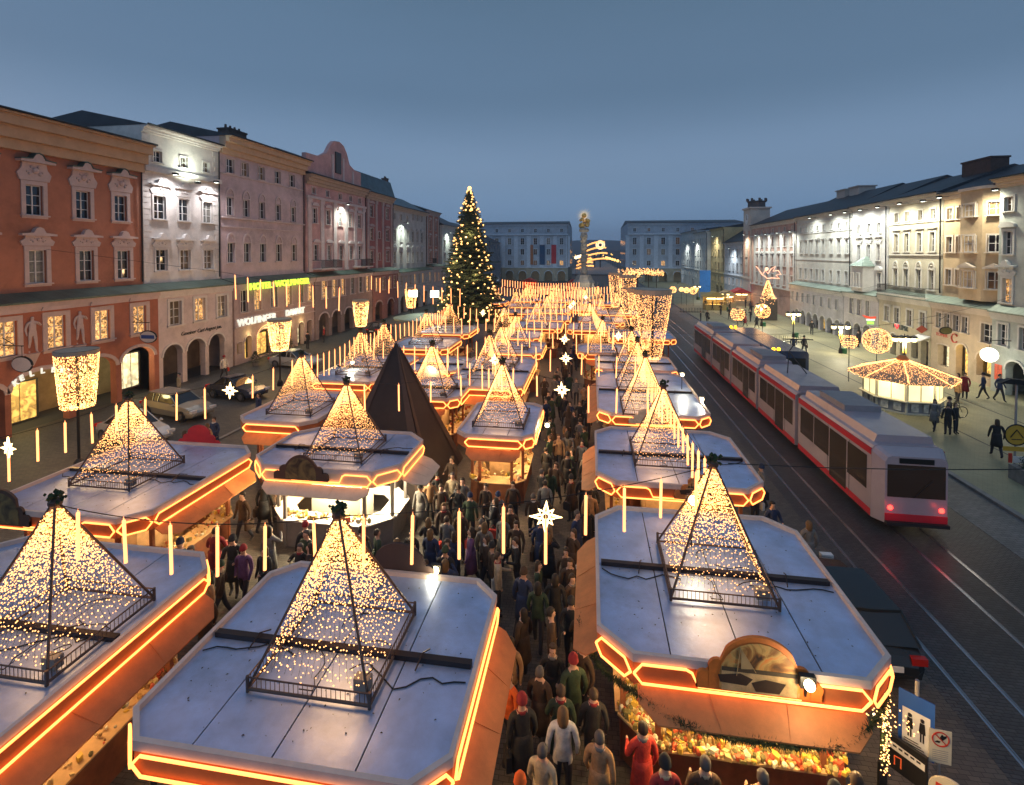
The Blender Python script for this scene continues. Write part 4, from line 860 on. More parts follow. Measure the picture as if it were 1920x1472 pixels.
        part('ceiling', MB().prism(octo(hw - .06, hd - .06, c), z - .2, z - .17), m_in if not white else white_p, rt)
        part('core', MB().box(-bw * .42, bw * .42, -bd * .42, bd * .42, 0, z - .2), m_in if not white else mat('kiosk_inner_white', (.8, .74, .6), .6, var=.08), rt)
        part('floor', MB().prism(octo(bw - .07, bd - .07, c), .01, .05), m_in if not white else m_bodyg, rt)
        if lit:
            for sx, sy in ((0, -bd * .72), (bw * .72, 0)) if det else ((0, -bd * .72),):
                part('lamp_tube', MB().box(sx - .35, sx + .35, sy - .03, sy + .03, z - .26, z - .21) if sy else MB().box(sx - .03, sx + .03, sy - .35, sy + .35, z - .26, z - .21), bulb_w, rt)
                lamp('POINT', (sx, sy, z - .5), lit, (1, .62, .28) if not white else (1, .82, .52), rt, .15)
            if det == 2: lamp('POINT', (-bw * .72, 0, z - .5), lit * .7, (1, .62, .28), rt, .15)
        def pf():
            i = R.randrange(8); p, q = BO[i], BO[(i + 1) % 8]; t = R.random(); dx, dy = q[0] - p[0], q[1] - p[1]; L_ = math.hypot(dx, dy); o_ = R.uniform(-.5, .08)
            return p[0] + dx * t + dy / L_ * o_, p[1] + dy * t - dx / L_ * o_, .962 + max(0, -o_) * .35
        if not white: goods(' '.join(('wares on the ' + label.split(' with')[0].split(' carrying')[0]).split()[:16]), pf, {2: 520, 1: 130, 0: 40}[det], (cx, cy, 0), smin=.04 if det < 2 else .03, smax=.13 if det < 2 else .085)
    if board: picture_board(rt, boardpos[0], -hd - .075, z - .32, board[0], board[1], board[3] if len(board) > 3 else None, 0, board[2])
    STALLS.append((cx, cy, hw, hd, z)); return rt

allN = 'F,FR,R,BR,B,BL,L,FL'
s1 = stall(-11.3, 7.75, 2.85, 2.75, .5, 'large stall at the lower left corner with a big light pyramid and orange flap', px=1.5, py=.2, flaps='R', neon='FR,R,BR,F')
s2 = stall(-4.4, 8.4, 2.5, 2.12, .45, 'big pale blue roofed stall in the lower middle with an orange flap on its right', px=0, py=-.05, flaps='R,L', neon='FL,F,FR,R')
s3 = stall(2.68, 11.6, 2.48, 2.6, .6, 'big stall at the lower right with a glowing picture board and wares around it', px=.02, py=.02, flaps='L,F', neon='FL,F,FR,R', board=(2.0, .95, 'fire', mat('board_orange', (.72, .19, .03), .6, var=.25)), boardpos=(.15, 0), lit=120)
s4 = stall(-14.3, 14.1, 2.5, 2.55, .55, 'stall at the left with a grey roof, beyond the lower left corner stall', px=-.25, py=0, neon='F,FR,R', flaps='R', board=(1.9, .95, 'dark', mat('dark_board', (.09, .05, .035), .7)), boardpos=(-1.6, 0))
s5 = stall(-8.8, 17.1, 2.6, 1.8, .7, 'white lit octagonal kiosk stall with bright counters beside the dark tent', px=.2, py=-.1, neon='FL,F,FR,R', flaps='F,R', white=True, lit=700, board=(1.9, .8, 'dark', mat('dark_board', (.09, .05, .035), .7)), boardpos=(-.5, 0), det=2)
s7 = stall(-13.1, 21.6, 1.75, 2.3, .5, 'narrow stall left of the dark tent with an oblong rope light frame', px=.15, py=-.3, neon='F', gut=False, flaps='F', det=1)
s8 = stall(-3.65, 21.3, 1.5, 2.2, .4, 'narrow stall in the middle of the market with customers at its glowing front', px=0, py=-.2, neon='F,FR,R', gut=False, flaps='F', det=1, lit=170)
s6 = stall(2.75, 18.3, 2.5, 2.45, .6, 'second stall of the right row with a blue roof and orange picture board', px=-.2, py=-.1, flaps='L', neon='FL,F,FR', board=(1.6, .75, 'fire', m_flap), boardpos=(.6, 0), det=2, lit=60)
s9 = stall(2.8, 26.6, 2.4, 4.0, .6, 'long roofed stall of the right row carrying three light pyramids', px=[(-.3, -3.0), (-.3, .9)], py=0, flaps='L', neon='FL,F,FR', board=(1.5, .65, 'pale', m_cream), boardpos=(-.35, 0), det=1)
SP = [(2.8, 33.4, 2.4, 2.2, 'fourth stall of the right row below the big hanging light cup', (-.3, -2.0)),
      (.9, 37.9, 1.7, 1.8, 'small stall left of the big light cups with a flat grey roof', (0, -1.7)),
      (4.3, 45.3, 2.7, 2.4, 'wide stall behind the big light cups, right end of the rope light line', (-1.6, 0)),
      (.2, 49.2, 2.2, 2.2, 'stall in the right row just beyond the wide one', (-.2, -1)), (1.2, 54.8, 2.3, 2.2, 'right row stall beneath the slimmer light cup', (0, -1)), (3.2, 61.5, 2.3, 2.3, 'far right row stall near the slim light cups', (0, 0)), (-.6, 65.5, 2.1, 2.1, 'far stall of the right row in the thick of the light curtains', (0, 0)), (1.2, 73, 2.3, 2.3, 'last stall of the right row before the column', (0, 0)),
      (-13.5, 29.6, 2.1, 3.6, 'long left stall carrying two pyramids behind the dark tent', None), (-7.9, 25.6, 1.6, 2.0, 'stall hidden behind the right side of the dark tent', (0, -.8)),
      (-9.4, 31.2, 1.6, 2.1, 'stall with a bright oval picture board in the left middle', None), (-5.6, 29.9, 2.1, 3.9, 'long stall of the middle row carrying two pyramids', None), (-12.7, 38.4, 2.3, 2.4, 'left row stall with a pyramid in front of the round bandstand roof', (0, 0)),
      (-5.5, 37.6, 2.1, 2.3, 'third stall of the middle row with a bare dark roof edge', (0, 0)), (-12.8, 45.4, 2.3, 2.4, 'left row stall at the foot of the tall lit fir', (0, 0)), (-6.1, 43.6, 1.9, 2.0, 'middle row stall with a small pyramid at its left corner', (-1.2, -.4)),
      (-5.0, 49.6, 2.3, 2.2, 'middle row stall right of the tree base', (0, -1.2)), (-4.6, 55.4, 2.5, 2.2, 'middle row stall with a very bright front edge', (0, 0)), (-8.9, 61, 2.2, 2.2, 'far stall right behind the tree', (0, 0)), (-4.6, 62.4, 2.2, 2.2, 'far middle row stall among dense light sticks', (0, 0)), (-8.6, 68.2, 2.2, 2.2, 'far left stall of the dense light curtains', (0, 0)), (-5.0, 69, 1.5, 2.2, 'far middle stall of the dense light curtains', (0, 0)), (-4.8, 76, 2.2, 2.2, 'last stall of the middle row', (0, 0)), (-9.4, 76, 2.0, 2.2, 'last stall of the left side near the red booths', (0, 0)), (-13.6, 72, 1.8, 2.2, 'outermost far stall left of the light curtains', (0, 0))]
for i, (x, y, a, b, lab, pp) in enumerate(SP):
    if pp is None: pl = {'long left stall carrying two pyramids behind the dark tent': [(0, -1.1), (0, 2.35)], 'stall with a bright oval picture board in the left middle': None, 'long stall of the middle row carrying two pyramids': [(-.1, -1.2), (0, 2.05)]}[lab]
    else: pl = [pp]
    bd_ = (1.7, .7, 'pale', m_cream) if 'oval picture' in lab else None
    stall(x, y, a, b, .5, lab, px=pl or 0, py=0, pyr=bool(pl), det=1 if y < 40 else 0, neon='F,FR,R' if x < 0 else 'FL,F,FR', flaps='F' if y < 40 else '', lit=80 if y < 56 else 90, gut=y < 34, light=34 if y < 60 else 45, board=bd_)

# dark tent pyramid
tt = thing('tent_pavilion', 'big dark brown pyramid tent between the stalls', 'tent', (-8.5, 21.5, 0))
m_t = mat('dark_canvas', (.030, .019, .016), .75, var=.25, scale=2); m_t2 = mat('brown_canvas_edge', (.085, .05, .035), .75, var=.2)
hw = 2.4; cs = [(-hw, -hw), (hw, -hw), (hw, hw), (-hw, hw)]
for i in range(4):
    a, b = cs[i], cs[(i + 1) % 4]; mb = MB(); mb.add([(*a, .02), (*b, .02), (0, 0, 6.05), (a[0] * .97, a[1] * .97, .02), (b[0] * .97, b[1] * .97, .02), (0, 0, 5.9)], [(0, 1, 2), (4, 3, 5), (0, 3, 4, 1)]); part('canvas_side', mb, m_t, tt)
    mb = MB(); ex = Vector((b[0] - a[0], b[1] - a[1], 0)).normalized() * .62
    for s_, p in ((1, a), (-1, b)):
        e_ = ex * s_; n_ = Vector((ex.y, -ex.x, 0)).normalized() * .03
        mb.add([Vector((*p, .03)) + n_, Vector((*p, .03)) + e_ + n_, Vector((0, 0, 6.1)) + n_], [(0, 1, 2)])
    part('canvas_border', mb, m_t2, tt)

# ------------------------------------------------------------------ light strings
STAR = MB()
def star_mesh(r0=.2, r1=.36, r2=.13, rt=.022):
    mb = MB(); pts = []
    for k in range(16):
        a = 2 * PI * k / 16; r_ = (r1 if k % 4 == 0 else r0 * 1.2) if k % 2 == 0 else r2
        pts.append((r_ * math.sin(a), 0, r_ * math.cos(a)))
    mb.tube(pts, rt, 5, closed=True); mb.tube([(r2 * .7 * math.sin(2 * PI * k / 10), 0, r2 * .7 * math.cos(2 * PI * k / 10)) for k in range(10)], rt * .8, 5, closed=True); return mb
STM = star_mesh(.17, .31, .11, .026).mesh('star', bulb_w)
SK = {}
def stick(L_, r_):
    k = (round(L_, 1), round(r_, 3))
    if k not in SK: mb = MB(); mb.tube([(0, 0, 0), (0, 0, -k[0])], k[1], 6); mb.tube([(0, 0, .07), (0, 0, 0)], .008, 4); SK[k] = mb.mesh('light_stick', tube_m)
    return SK[k]
sn = [0]
def light_string(P, Q, n, label, sag=.25, L=(.75, 1.0), stars=(), skip=0, r=.03, ends=.5):
    P, Q = Vector(P), Vector(Q); t_ = thing('light_string', label, 'light string', P, 0, 'strings of hanging light sticks'); D = Q - P
    mb = MB(); k = 16; mb.tube([D * (i / k) + Vector((0, 0, -sag * 4 * (i / k) * (1 - i / k))) for i in range(k + 1)], .009, 4); part('cable', mb, cable_m, t_)
    for i in range(n):
        s = (i + ends) / (n - 1 + 2 * ends); p = D * s + Vector((0, 0, -sag * 4 * s * (1 - s) - .06))
        if i in stars: o = ob('star', STM, t_, p - Vector((0, 0, .3))); o.rotation_euler = (0, R.uniform(-.1, .1), R.uniform(-.4, .4)); 
        if i in stars and not skip: 
            ob('light_stick', stick(.9, r), t_, p - Vector((0, 0, .35)))
            continue
        if i in stars: continue
        o = ob('light_stick', stick(R.uniform(*L), r), t_, p); o.rotation_euler = (R.uniform(-.02, .02), R.uniform(-.03, .03), 0)
    return t_
AP = 5.33
A1, A2, A3, A4, A5, A6, A7, A8 = (-9.8, 7.95, AP), (-4.4, 8.35, AP), (2.7, 11.62, AP), (-14.55, 14.1, AP), (-8.6, 17.0, AP), (2.55, 18.2, AP), (-12.95, 21.3, AP), (-3.65, 21.1, AP)
light_string(A1, A2, 6, 'string of light sticks between the two nearest left pyramids')
light_string(A2, A3, 9, 'string of light sticks with a star crossing the middle aisle in the foreground', stars=(4,), sag=.22)
light_string((-16.9, 11.3, 4.75), A4, 6, 'string of light sticks with a star at the far left edge', stars=(1,), sag=.12)
light_string(A4, A7, 7, 'string of light sticks with a star above the parked cars', stars=(3,), skip=1, sag=.3, L=(.8, 1.1))
light_string(A5, A8, 5, 'string of light sticks in front of the dark tent', sag=.3)
light_string(A8, A6, 6, 'string of light sticks with a star over the middle aisle', stars=(2,), skip=1, sag=.35)
light_string(A6, A3, 9, 'string of light sticks running along the right row', sag=.25, L=(.7, .95), ends=1.2)
A9, A10, A11 = (2.5, 23.6, AP), (2.5, 27.5, AP), (2.5, 31.4, AP); A12, A13 = (-13.5, 28.5, AP), (-13.5, 31.95, AP)
A14, A15, A16 = (-7.9, 24.8, AP), (-5.7, 28.7, AP), (-5.6, 31.95, AP)
extra = [(A7, A12, 9, 'left of the dark tent'), (A12, A13, 5, 'between the two left pyramids'), (A12, A14, 6, 'behind the dark tent'), (A14, A15, 5, 'right behind the dark tent'), (A14, A8, 5, 'right of the dark tent'),
         (A15, A9, 8, 'across the aisle beyond the second star'), (A9, A6, 7, 'over the second right row roof'), (A9, A10, 6, 'over the long right row roof'), (A8, A15, 7, 'from the narrow middle stall backward'), (A16, A11, 9, 'across the aisle at mid distance'),
         (A13, (-12.7, 38.4, AP), 8, 'along the left row'), ((-12.7, 38.4, AP), (-5.5, 37.6, AP), 9, 'between left and middle rows'), ((-5.5, 37.6, AP), (.9, 36.2, AP), 9, 'above the aisle near the tree'), ((.9, 36.2, AP), A11, 5, 'at the fourth right row stall'),
         (A16, (-5.5, 37.6, AP), 7, 'along the middle row'), ((-12.7, 38.4, AP), (-12.8, 45.4, AP), 8, 'toward the lit fir'), ((-12.8, 45.4, AP), (-6.1, 43.6, AP), 9, 'in front of the lit fir'), ((-6.1, 43.6, AP), (.2, 48.2, AP), 10, 'right of the lit fir'),
         ((.2, 48.2, AP), (.9, 36.2, AP), 9, 'along the right row at mid distance'), ((-5.0, 48.4, AP), (1.2, 53.8, AP), 10, 'across the far aisle'), ((-4.6, 55.4, AP), (1.2, 53.8, AP), 10, 'far across the aisle'), ((-8.9, 61, AP), (-4.6, 62.4, AP), 9, 'far behind the lit fir'),
         ((-4.6, 62.4, AP), (3.2, 61.5, AP), 14, 'far across the square'), ((-8.6, 68.2, AP), (-.6, 65.5, AP), 16, 'among the far stalls'), ((-13.6, 72, AP), (-5, 69, AP), 15, 'far left among the last stalls'), ((-5, 69, AP), (1.2, 73, AP), 14, 'far right among the last stalls'),
         ((-9.4, 76, AP), (-4.8, 76, AP), 12, 'at the end of the market'), ((-4.8, 76, AP), (3.5, 74, AP), 16, 'before the column'), ((-14, 80, AP + .5), (-1.5, 82, AP), 24, 'last before the column')]
for i, (p, q, n, lab) in enumerate(extra):
    n = int(n * 1.3)
    light_string(p, q, n, 'string of light sticks ' + lab, stars=(n // 2,) if i in (5, 8, 9, 13, 16, 19, 20, 22) else (), skip=1, sag=.35, r=.026 + .0006 * max(0, p[1] - 25) * .6, L=(.9, 1.25))
light_string((-19.4, 25, 8.9), (-12.6, 25, 8.2), 9, 'high string of light sticks before the hotel front', sag=.15, L=(1.05, 1.3), r=.03)
light_string((-18.3, 40, 8.2), (-10.0, 40, 7.1), 11, 'high string of light sticks before the townhouses left of the fir', sag=.2, L=(1.1, 1.4), r=.03)
mb = MB(); mb.tube([(-31, 25, 10.2), (-19.4, 25, 8.9)], .01, 4); solo('span_wire', mb, cable_m, 'thin span wire from the townhouse wall to the high light sticks', 'wire')
for (p, q, lab) in (((3.0, 11.6, 5.4), (31, 16, 8.5), 'thin span wire over the tram road in the foreground'), ((2.6, 31, 5.4), (29, 40, 7), 'thin span wire over the tram road at mid distance'), ((12.5, 58, 6.4), (29.5, 58, 6.6), 'thin overhead wire before the arcade')):
    mb = MB(); P, Q = Vector(p), Vector(q); mb.tube([P.lerp(Q, t / 14) - Vector((0, 0, 1.2 * 4 * (t / 14) * (1 - t / 14))) for t in range(15)], .011, 4); solo('span_wire', mb, cable_m, lab, 'wire')

# ------------------------------------------------------------------ light cups on masts
def cup_net(r0, r1, h, n, seed, rb=.018):
    rr = random.Random(seed); mb = MB()
    for k in range(n):
        t = rr.random(); a = rr.uniform(0, 2 * PI); r_ = r0 + (r1 - r0) * (t ** .8); z = h * t
        if rr.random() < .12: t = 0; r_ = r0 * rr.random(); z = 0
        mb.octa((r_ * math.cos(a), r_ * math.sin(a), z), rb * rr.uniform(.8, 1.25))
    return mb
def cup(x, y, z0, z1, r0, r1, label, n=1700, rb=.02, light=60, big=False):
    t_ = thing('light_cup', label, 'light ornament', (x, y, 0), 0, 'cup shaped light nets on masts'); h = z1 - z0
    mb = MB(); mb.tube([(0, 0, 0), (0, 0, z1)], .06, 8); mb.lathe([(.22, 0), (.2, .35), (.09, .5)], 8); part('mast', mb, iron, t_)
    mb = MB()
    for k in range(10 if not big else 14):
        a = 2 * PI * k / (10 if not big else 14); mb.tube([(r0 * math.cos(a), r0 * math.sin(a), z0), (r1 * math.cos(a), r1 * math.sin(a), z1)], .012, 4)
    for q in (0, .5, 1): r_ = r0 + (r1 - r0) * q; mb.tube([(r_ * math.cos(2 * PI * k / 18), r_ * math.sin(2 * PI * k / 18), z0 + h * q) for k in range(18)], .016, 4, closed=True)
    part('cage', mb, steel, t_)
    mb = MB(); mb.lathe([(r1 * 1.01, h * .93), (r1 * 1.04, h), (r1 * .97, h)], 20, (0, 0, z0)); part('rim', mb, mat('pale_rim', (.5, .4, .3), .6), t_)
    o = part('light_net', cup_net(r0, r1, h * .93, n, int(x * 7 + y), rb), bulb_m, t_, (0, 0, z0), kind='stuff')
    lamp('POINT', (0, 0, z0 + h * .5), light, (1, .58, .22), t_, r1 * .8)
cup(-23.3, 20, 2.9, 5.55, .62, .82, 'nearest light cup at the left, before the salmon house', 2600, .019, 820)
cup(-23.0, 35, 2.67, 5.05, .55, .82, 'light cup before the hotel entrance', 1700, .024, 820)
cup(-23.6, 50, 2.32, 5.1, .5, .82, 'light cup before the gabled rose house', 1100, .03, 820)
cup(-25.4, 70, 2.1, 5.0, .55, .85, 'farthest light cup on the left near the bandstand roof', 700, .042, 500)
cup(4.1, 34.5, 3.0, 7.6, .5, 1.2, 'tallest light cup of the right row, nearest to us', 2100, .021, 60, True)
cup(3.75, 38.4, 3.0, 7.4, .5, 1.0, 'tall light cup half hidden behind the nearest one in the right row', 1500, .022, 40, True)
cup(4.3, 60, 3.0, 7.4, .55, 1.0, 'slim light cup of the right row farther back', 1000, .032, 60, True)
cup(3.3, 68, 2.9, 7.4, .5, .85, 'farthest slim light cup of the right row', 800, .034, 50, True)
for i, (x, y, z, w) in enumerate(((5.3, 70, 7.2, 1.6), (7.6, 84, 7.0, 1.9), (10.2, 92, 6.6, 2.0), (12.3, 98, 6.2, 1.4))):
    mb = MB(); rr = random.Random(i)
    for k in range(170): q = rr.uniform(-w, w); mb.octa((q, rr.uniform(-.3, .3), rr.uniform(-.5, .15 + .5 * abs(math.sin(q * 5)))), rr.uniform(.03, .07))
    t_ = thing('light_cluster', ['cluster of lights beside the slim light cups', 'second cluster of lights in the row right of the cups', 'third cluster of lights toward the far road', 'last cluster of lights toward the far road'][i], 'light ornament', (x, y, z), 0, 'bright clusters of festive lights'); part('light_net', mb, bulb_m, t_, kind='stuff'); mb = MB(); mb.tube([(0, 0, -z), (0, 0, 0)], .06, 6); mb.box(-w, w, -.05, .05, -.55, -.48); part('mast', mb, iron, t_)
# ------------------------------------------------------------------ lit fir
def fir(x, y, H, rb, label):
    t_ = thing('fir_tree', label, 'tree', (x, y, 0)); rr = random.Random(5)
    part('trunk', MB().tube([(0, 0, 0), (.05, 0, H * .5), (0, 0, H)], [.26, .15, .03], 8), mat('bark', (.05, .035, .025), .9, var=.3), t_)
    mb = MB(); lights = []
    z = 2.6
    while z < H - .15:
        f = (z - 2.6) / (H - 2.6); Rm = rb * (1 - f) ** .82 * rr.uniform(.92, 1.06) + .12
        nb = int(7 + 9 * (1 - f)); a0 = rr.uniform(0, 6)
        for k in range(nb):
            a = a0 + 2 * PI * k / nb + rr.uniform(-.15, .15); L_ = Rm * rr.uniform(.72, 1.1); droop = rr.uniform(.12, .3) * L_
            d = Vector((math.cos(a), math.sin(a), 0)); s = Vector((-math.sin(a), math.cos(a), 0))
            def at(t): return d * (L_ * t) + Vector((0, 0, z - droop * t + .28 * L_ * t * t * .6))
            mb.tube([at(0), at(.5), at(1)], [.035, .022, .006], 3, caps=False)
            m = max(5, int(L_ * 9))
            for i in range(m):
                t = (i + .5) / m
                for sg in (-1, 1):
                    ln = (.5 * (1 - t * .75) * min(1, L_ / 2) + .12) * rr.uniform(.7, 1.2); p = at(t); q = p + s * sg * ln * .85 + d * ln * .55 + Vector((0, 0, rr.uniform(-.16, .06)))
                    w = Vector((0, 0, .05)); mb.add([p - w, p + w, q], [(0, 1, 2)])
                    # needles sprays
                    for j in range(3):
                        u = p.lerp(q, rr.uniform(.2, 1)); v = Vector((rr.uniform(-1, 1), rr.uniform(-1, 1), rr.uniform(-1, .5))).normalized() * rr.uniform(.10, .2); g = v.cross(Vector((rr.uniform(-1, 1), 1, 0))).normalized() * .035
                        mb.add([u - g, u + g, u + v], [(0, 1, 2)])
            if rr.random() < .42: lights.append(at(rr.uniform(.8, 1.0)) + Vector((0, 0, .06)))
        z += .27 * (1 - f * .45)
    part('crown', mb, mat('fir_needles', (.035, .06, .028), .85, var=.35, scale=6), t_)
    mb = MB()
    for p in lights: mb.ball(tuple(p), rr.uniform(.08, .13), 6, 4)
    mb.ball((0, 0, H + .12), .22, 8, 6)
    part('tree_lights', mb, mat('fir_bulb', (1, .8, .5), emit=(1, .50, .14), es=3.4, var=0), t_, kind='stuff')
    for zz, xx in ((4, 2.0), (5, -2.4), (7.5, 1.2), (9, -1.2), (12, .4)): lamp('POINT', (xx, -rb * 1.1 * (1 - zz / H) - .3, zz), 150, (1, .62, .28), t_, .3)
fir(-13.15, 55, 17.0, 4.0, 'tall fir tree covered in warm lights, rising over the stalls')

# ------------------------------------------------------------------ baroque column
cl = thing('plague_column', 'baroque stone column crowned by a golden sunburst', 'monument', (-1.3, 112, 0))
m_st = mat('pale_marble', (.42, .38, .33), .7, var=.3, scale=1.5, dirt=.6); m_gold = mat('gilding', (.85, .55, .18), .3, .8, var=.1)
mb = MB(); mb.lathe([(4.4, 0), (4.4, .5), (3.9, .52), (3.9, 1.0), (3.2, 1.1)], 6); mb.lathe([(2.6, 1.1), (2.3, 2.0), (2.5, 3.6), (1.9, 4.2), (1.5, 5.2)], 6)
for k in range(6): a = k * PI / 3 + .2; mb.lathe([(.35, 0), (.3, 1.0), (.42, 1.5), (.2, 2.0), (.2, 2.3), (.05, 2.5)], 8, (3.0 * math.cos(a), 3.0 * math.sin(a), 1.1))
part('pedestal', mb, m_st, cl)
prof = []
z = 5.2
while z < 14.5: prof.append((.62 + .12 * math.sin(z * 2.4) + .05 * math.sin(z * 7), z)); z += .18
mb = MB(); mb.lathe(prof, 10)
for k in range(46): a = R.uniform(0, 6.28); zz = R.uniform(5.5, 14); mb.ball((.65 * math.cos(a), .65 * math.sin(a), zz), R.uniform(.14, .3), 6, 4)
part('shaft', mb, m_st, cl)
mb = MB(); mb.lathe([(.9, 14.5), (1.1, 14.9), (1.0, 15.2), (.8, 15.4)], 10); part('capital', mb, m_st, cl)
mb = MB()
for k in range(34): a = R.uniform(0, 6.28); r_ = R.uniform(.3, 1.05); zz = R.uniform(15.2, 17.3); mb.ball((r_ * math.cos(a), r_ * math.sin(a) * .8, zz), R.uniform(.25, .45), 7, 5)
part('cloud_figures', mb, m_gold, cl)
mb = MB()
for k in range(32):
    a = 2 * PI * k / 32; r_ = 1.95 if k % 2 else 1.5; s = .06; mb.add([(math.sin(a - .06) * .5, -.05, 18.1 + math.cos(a - .06) * .5), (math.sin(a + .06) * .5, -.05, 18.1 + math.cos(a + .06) * .5), (math.sin(a) * r_, 0, 18.1 + math.cos(a) * r_), (math.sin(a) * .5, .06, 18.1 + math.cos(a) * .5)], [(0, 1, 2), (1, 3, 2), (3, 0, 2)])
part('sun_rays', mb, mat('gilding_painted_glow', (.9, .65, .3), .35, .5, emit=(1, .7, .3), es=1.0, var=0), cl)  # emission puts brightness into the gilding; the rays hold no lamp
mb = MB(); mb.ball((0, 0, 18.1), .55, 12, 8); part('sun_disc', mb, m_gold, cl)
lamp('POINT', (1, -5, 3), 260, (1, .85, .6), cl, .3); lamp('SPOT', (0, -6, 3), 2200, (1, .85, .55), cl, .2, rot=(rad(158), 0, 0), spot=30)

# ------------------------------------------------------------------ plaza lamps and balls of light
glow_w = mat('lantern_glow', (1, .9, .6), emit=(1, .80, .32), es=3.2, var=0)
def plaza_lamp(x, y, h, w, n, label, e=600):
    t_ = thing('street_lamp', label, 'street lamp', (x, y, .1), 0, 'street lamps on the open side of the square')
    mb = MB(); mb.tube([(0, 0, 0), (0, 0, h - .35)], [.07, .05], 8); mb.lathe([(.17, 0), (.15, .45), (.08, .6)], 8); part('post', mb, iron, t_)
    mb = MB(); mb.tube([(-w / 2, 0, h + .12), (w / 2, 0, h + .12)], .025, 6); mb.tube([(0, 0, h - .5), (0, 0, h + .3)], .03, 6); part('arm', mb, iron, t_)
    for k in range(n):
        xx = -w / 2 + w * k / (n - 1)
        p = part('lantern', MB().lathe([(.10, -.34), (.19, -.3), (.24, -.05), (.1, .06)], 8), glow_w, t_, (xx, 0, h)); part('lantern_cap', MB().lathe([(.27, -.04), (.2, .1), (.04, .2)], 8), iron, p)
    part('flag_banner', MB().box(-.14, .14, -.02, .02, h - 1.3, h - .45), mat('yellow_banner', (.8, .5, .08), .6), t_)
    part('foot_bin', MB().lathe([(.2, 0), (.22, .5), (.18, .55)], 8, (.35, -.05, 0)), mat('green_bin', (.02, .12, .05), .5), t_)
    lamp('POINT', (0, -.1, h - .55), e, (1, .87, .60), t_, .25)
plaza_lamp(24.4, 54.2, 2.75, 1.3, 3, 'three headed street lamp nearest the white ball lights on the plaza')
plaza_lamp(23.6, 63.8, 2.85, 1.2, 3, 'street lamp farther back before the long arcade')
plaza_lamp(25.2, 45.4, 3.05, 1.4, 4, 'street lamp behind the lit plaza kiosk')
plaza_lamp(22.9, 72.8, 2.9, 1.0, 2, 'farthest street lamp by the light tower on the plaza')
plaza_lamp(23.0, 92, 2.9, 1.0, 2, 'small distant street lamp before the clock tower', 120)
plaza_lamp(22.4, 112, 2.9, 1.0, 2, 'small distant street lamp beyond the clock tower', 120)
def ball_light(x, y, z, r_, label, n=650, rb=.028, e=40, lines=False):
    t_ = thing('light_ball', label, 'light ornament', (x, y, .1), 0, 'balls of light on the plaza'); rr = random.Random(int(x * 13 + y)); mb = MB()
    for k in range(n):
        if lines: u = rr.choice([-.8, -.5, -.2, .1, .4, .7]) + rr.uniform(-.05, .05)
        else: u = rr.uniform(-1, 1)
        a = rr.uniform(0, 6.283); q = math.sqrt(max(0, 1 - u * u)); mb.octa((r_ * q * math.cos(a), r_ * q * math.sin(a), z - .1 + r_ * u), rb)
    part('light_net', mb, bulb_m, t_, kind='stuff')
    mb = MB()
    for k in range(4): a = k * PI / 4; mb.tube([(r_ * .98 * math.cos(b) * math.cos(a), r_ * .98 * math.cos(b) * math.sin(a), z - .1 + r_ * .98 * math.sin(b)) for b in [2 * PI * i / 16 for i in range(16)]], .012, 4, closed=True)
    part('hoops', mb, steel, t_)
    part('pole', MB().tube([(0, 0, 0), (0, 0, z - .1 + r_)], .03, 6), iron, t_)
    lamp('POINT', (0, 0, z), e, (1, .6, .25), t_, r_ * .8)
ball_light(22.6, 44.3, 3.0, .98, 'largest ball of light, above the kiosk roof', 900, .027)
ball_light(19.7, 42.4, 3.2, .56, 'smaller striped ball of light left of the largest one', 420, .024, 25, True)
ball_light(17.4, 55, 4.05, .72, 'ball of light left of the light tower', 420, .03)
ball_light(15.0, 55, 3.7, .68, 'ball of light farthest left at the near plaza edge', 380, .03, 40, True)
for i, (x, y, r_) in enumerate(((15.6, 100, .6), (17.3, 101, .4), (17.9, 99, .5), (18.9, 98, .65))):
    ball_light(x, y, 3.0, r_, ['distant ball of light nearest the tall cups', 'second small distant ball of light', 'third distant ball of light', 'rightmost distant ball of light before the far booths'][i], 240, .045, 25)
# light tower with angel
lt = thing('light_tower', 'tiered tower of lights with a lit angel on top, on the plaza', 'light ornament', (26.1, 80, .1))
mb = MB(); rr = random.Random(3)
for k in range(420): mb.octa((rr.uniform(-1.1, 1.1), rr.uniform(-.7, .7), rr.uniform(1.7, 3.2)), .05)
for k in range(420): t = rr.random(); a = rr.uniform(0, 6.28); q = .85 * (1 - t) + .1; mb.octa((q * math.cos(a) - .1, q * math.sin(a), 3.2 + t * 2.6), .045)
part('light_net', mb, bulb_m, lt, kind='stuff')
part('tower_frame', MB().box(-1.05, 1.05, -.65, .65, 0, 3.1).tube([(-.1, 0, 3.1), (-.1, 0, 6.0)], [.5, .05], 8), steel, lt)
mb = MB(); mb.tube([(-.9, 0, 6.6), (-.5, 0, 7.3), (-.1, 0, 6.8), (.3, 0, 7.5), (.9, 0, 7.9), (.6, 0, 7.2), (1.3, 0, 7.3), (1.7, 0, 6.7), (1.0, 0, 6.6), (1.5, 0, 6.1), (.4, 0, 6.2), (-.2, 0, 6.1), (-.5, 0, 6.4)], .05, 5, closed=True); mb.tube([(-.9, 0, 6.6), (-1.5, 0, 7.6), (-1.8, 0, 7.9)], .05, 5); mb.ball((-.3, 0, 7.5), .26, 8, 6)
part('angel', mb, mat('pink_light', (1, .7, .5), emit=(1, .42, .25), es=2.2, var=0), lt)
lamp('POINT', (0, -1.2, 4), 150, (1, .6, .25), lt, .5)

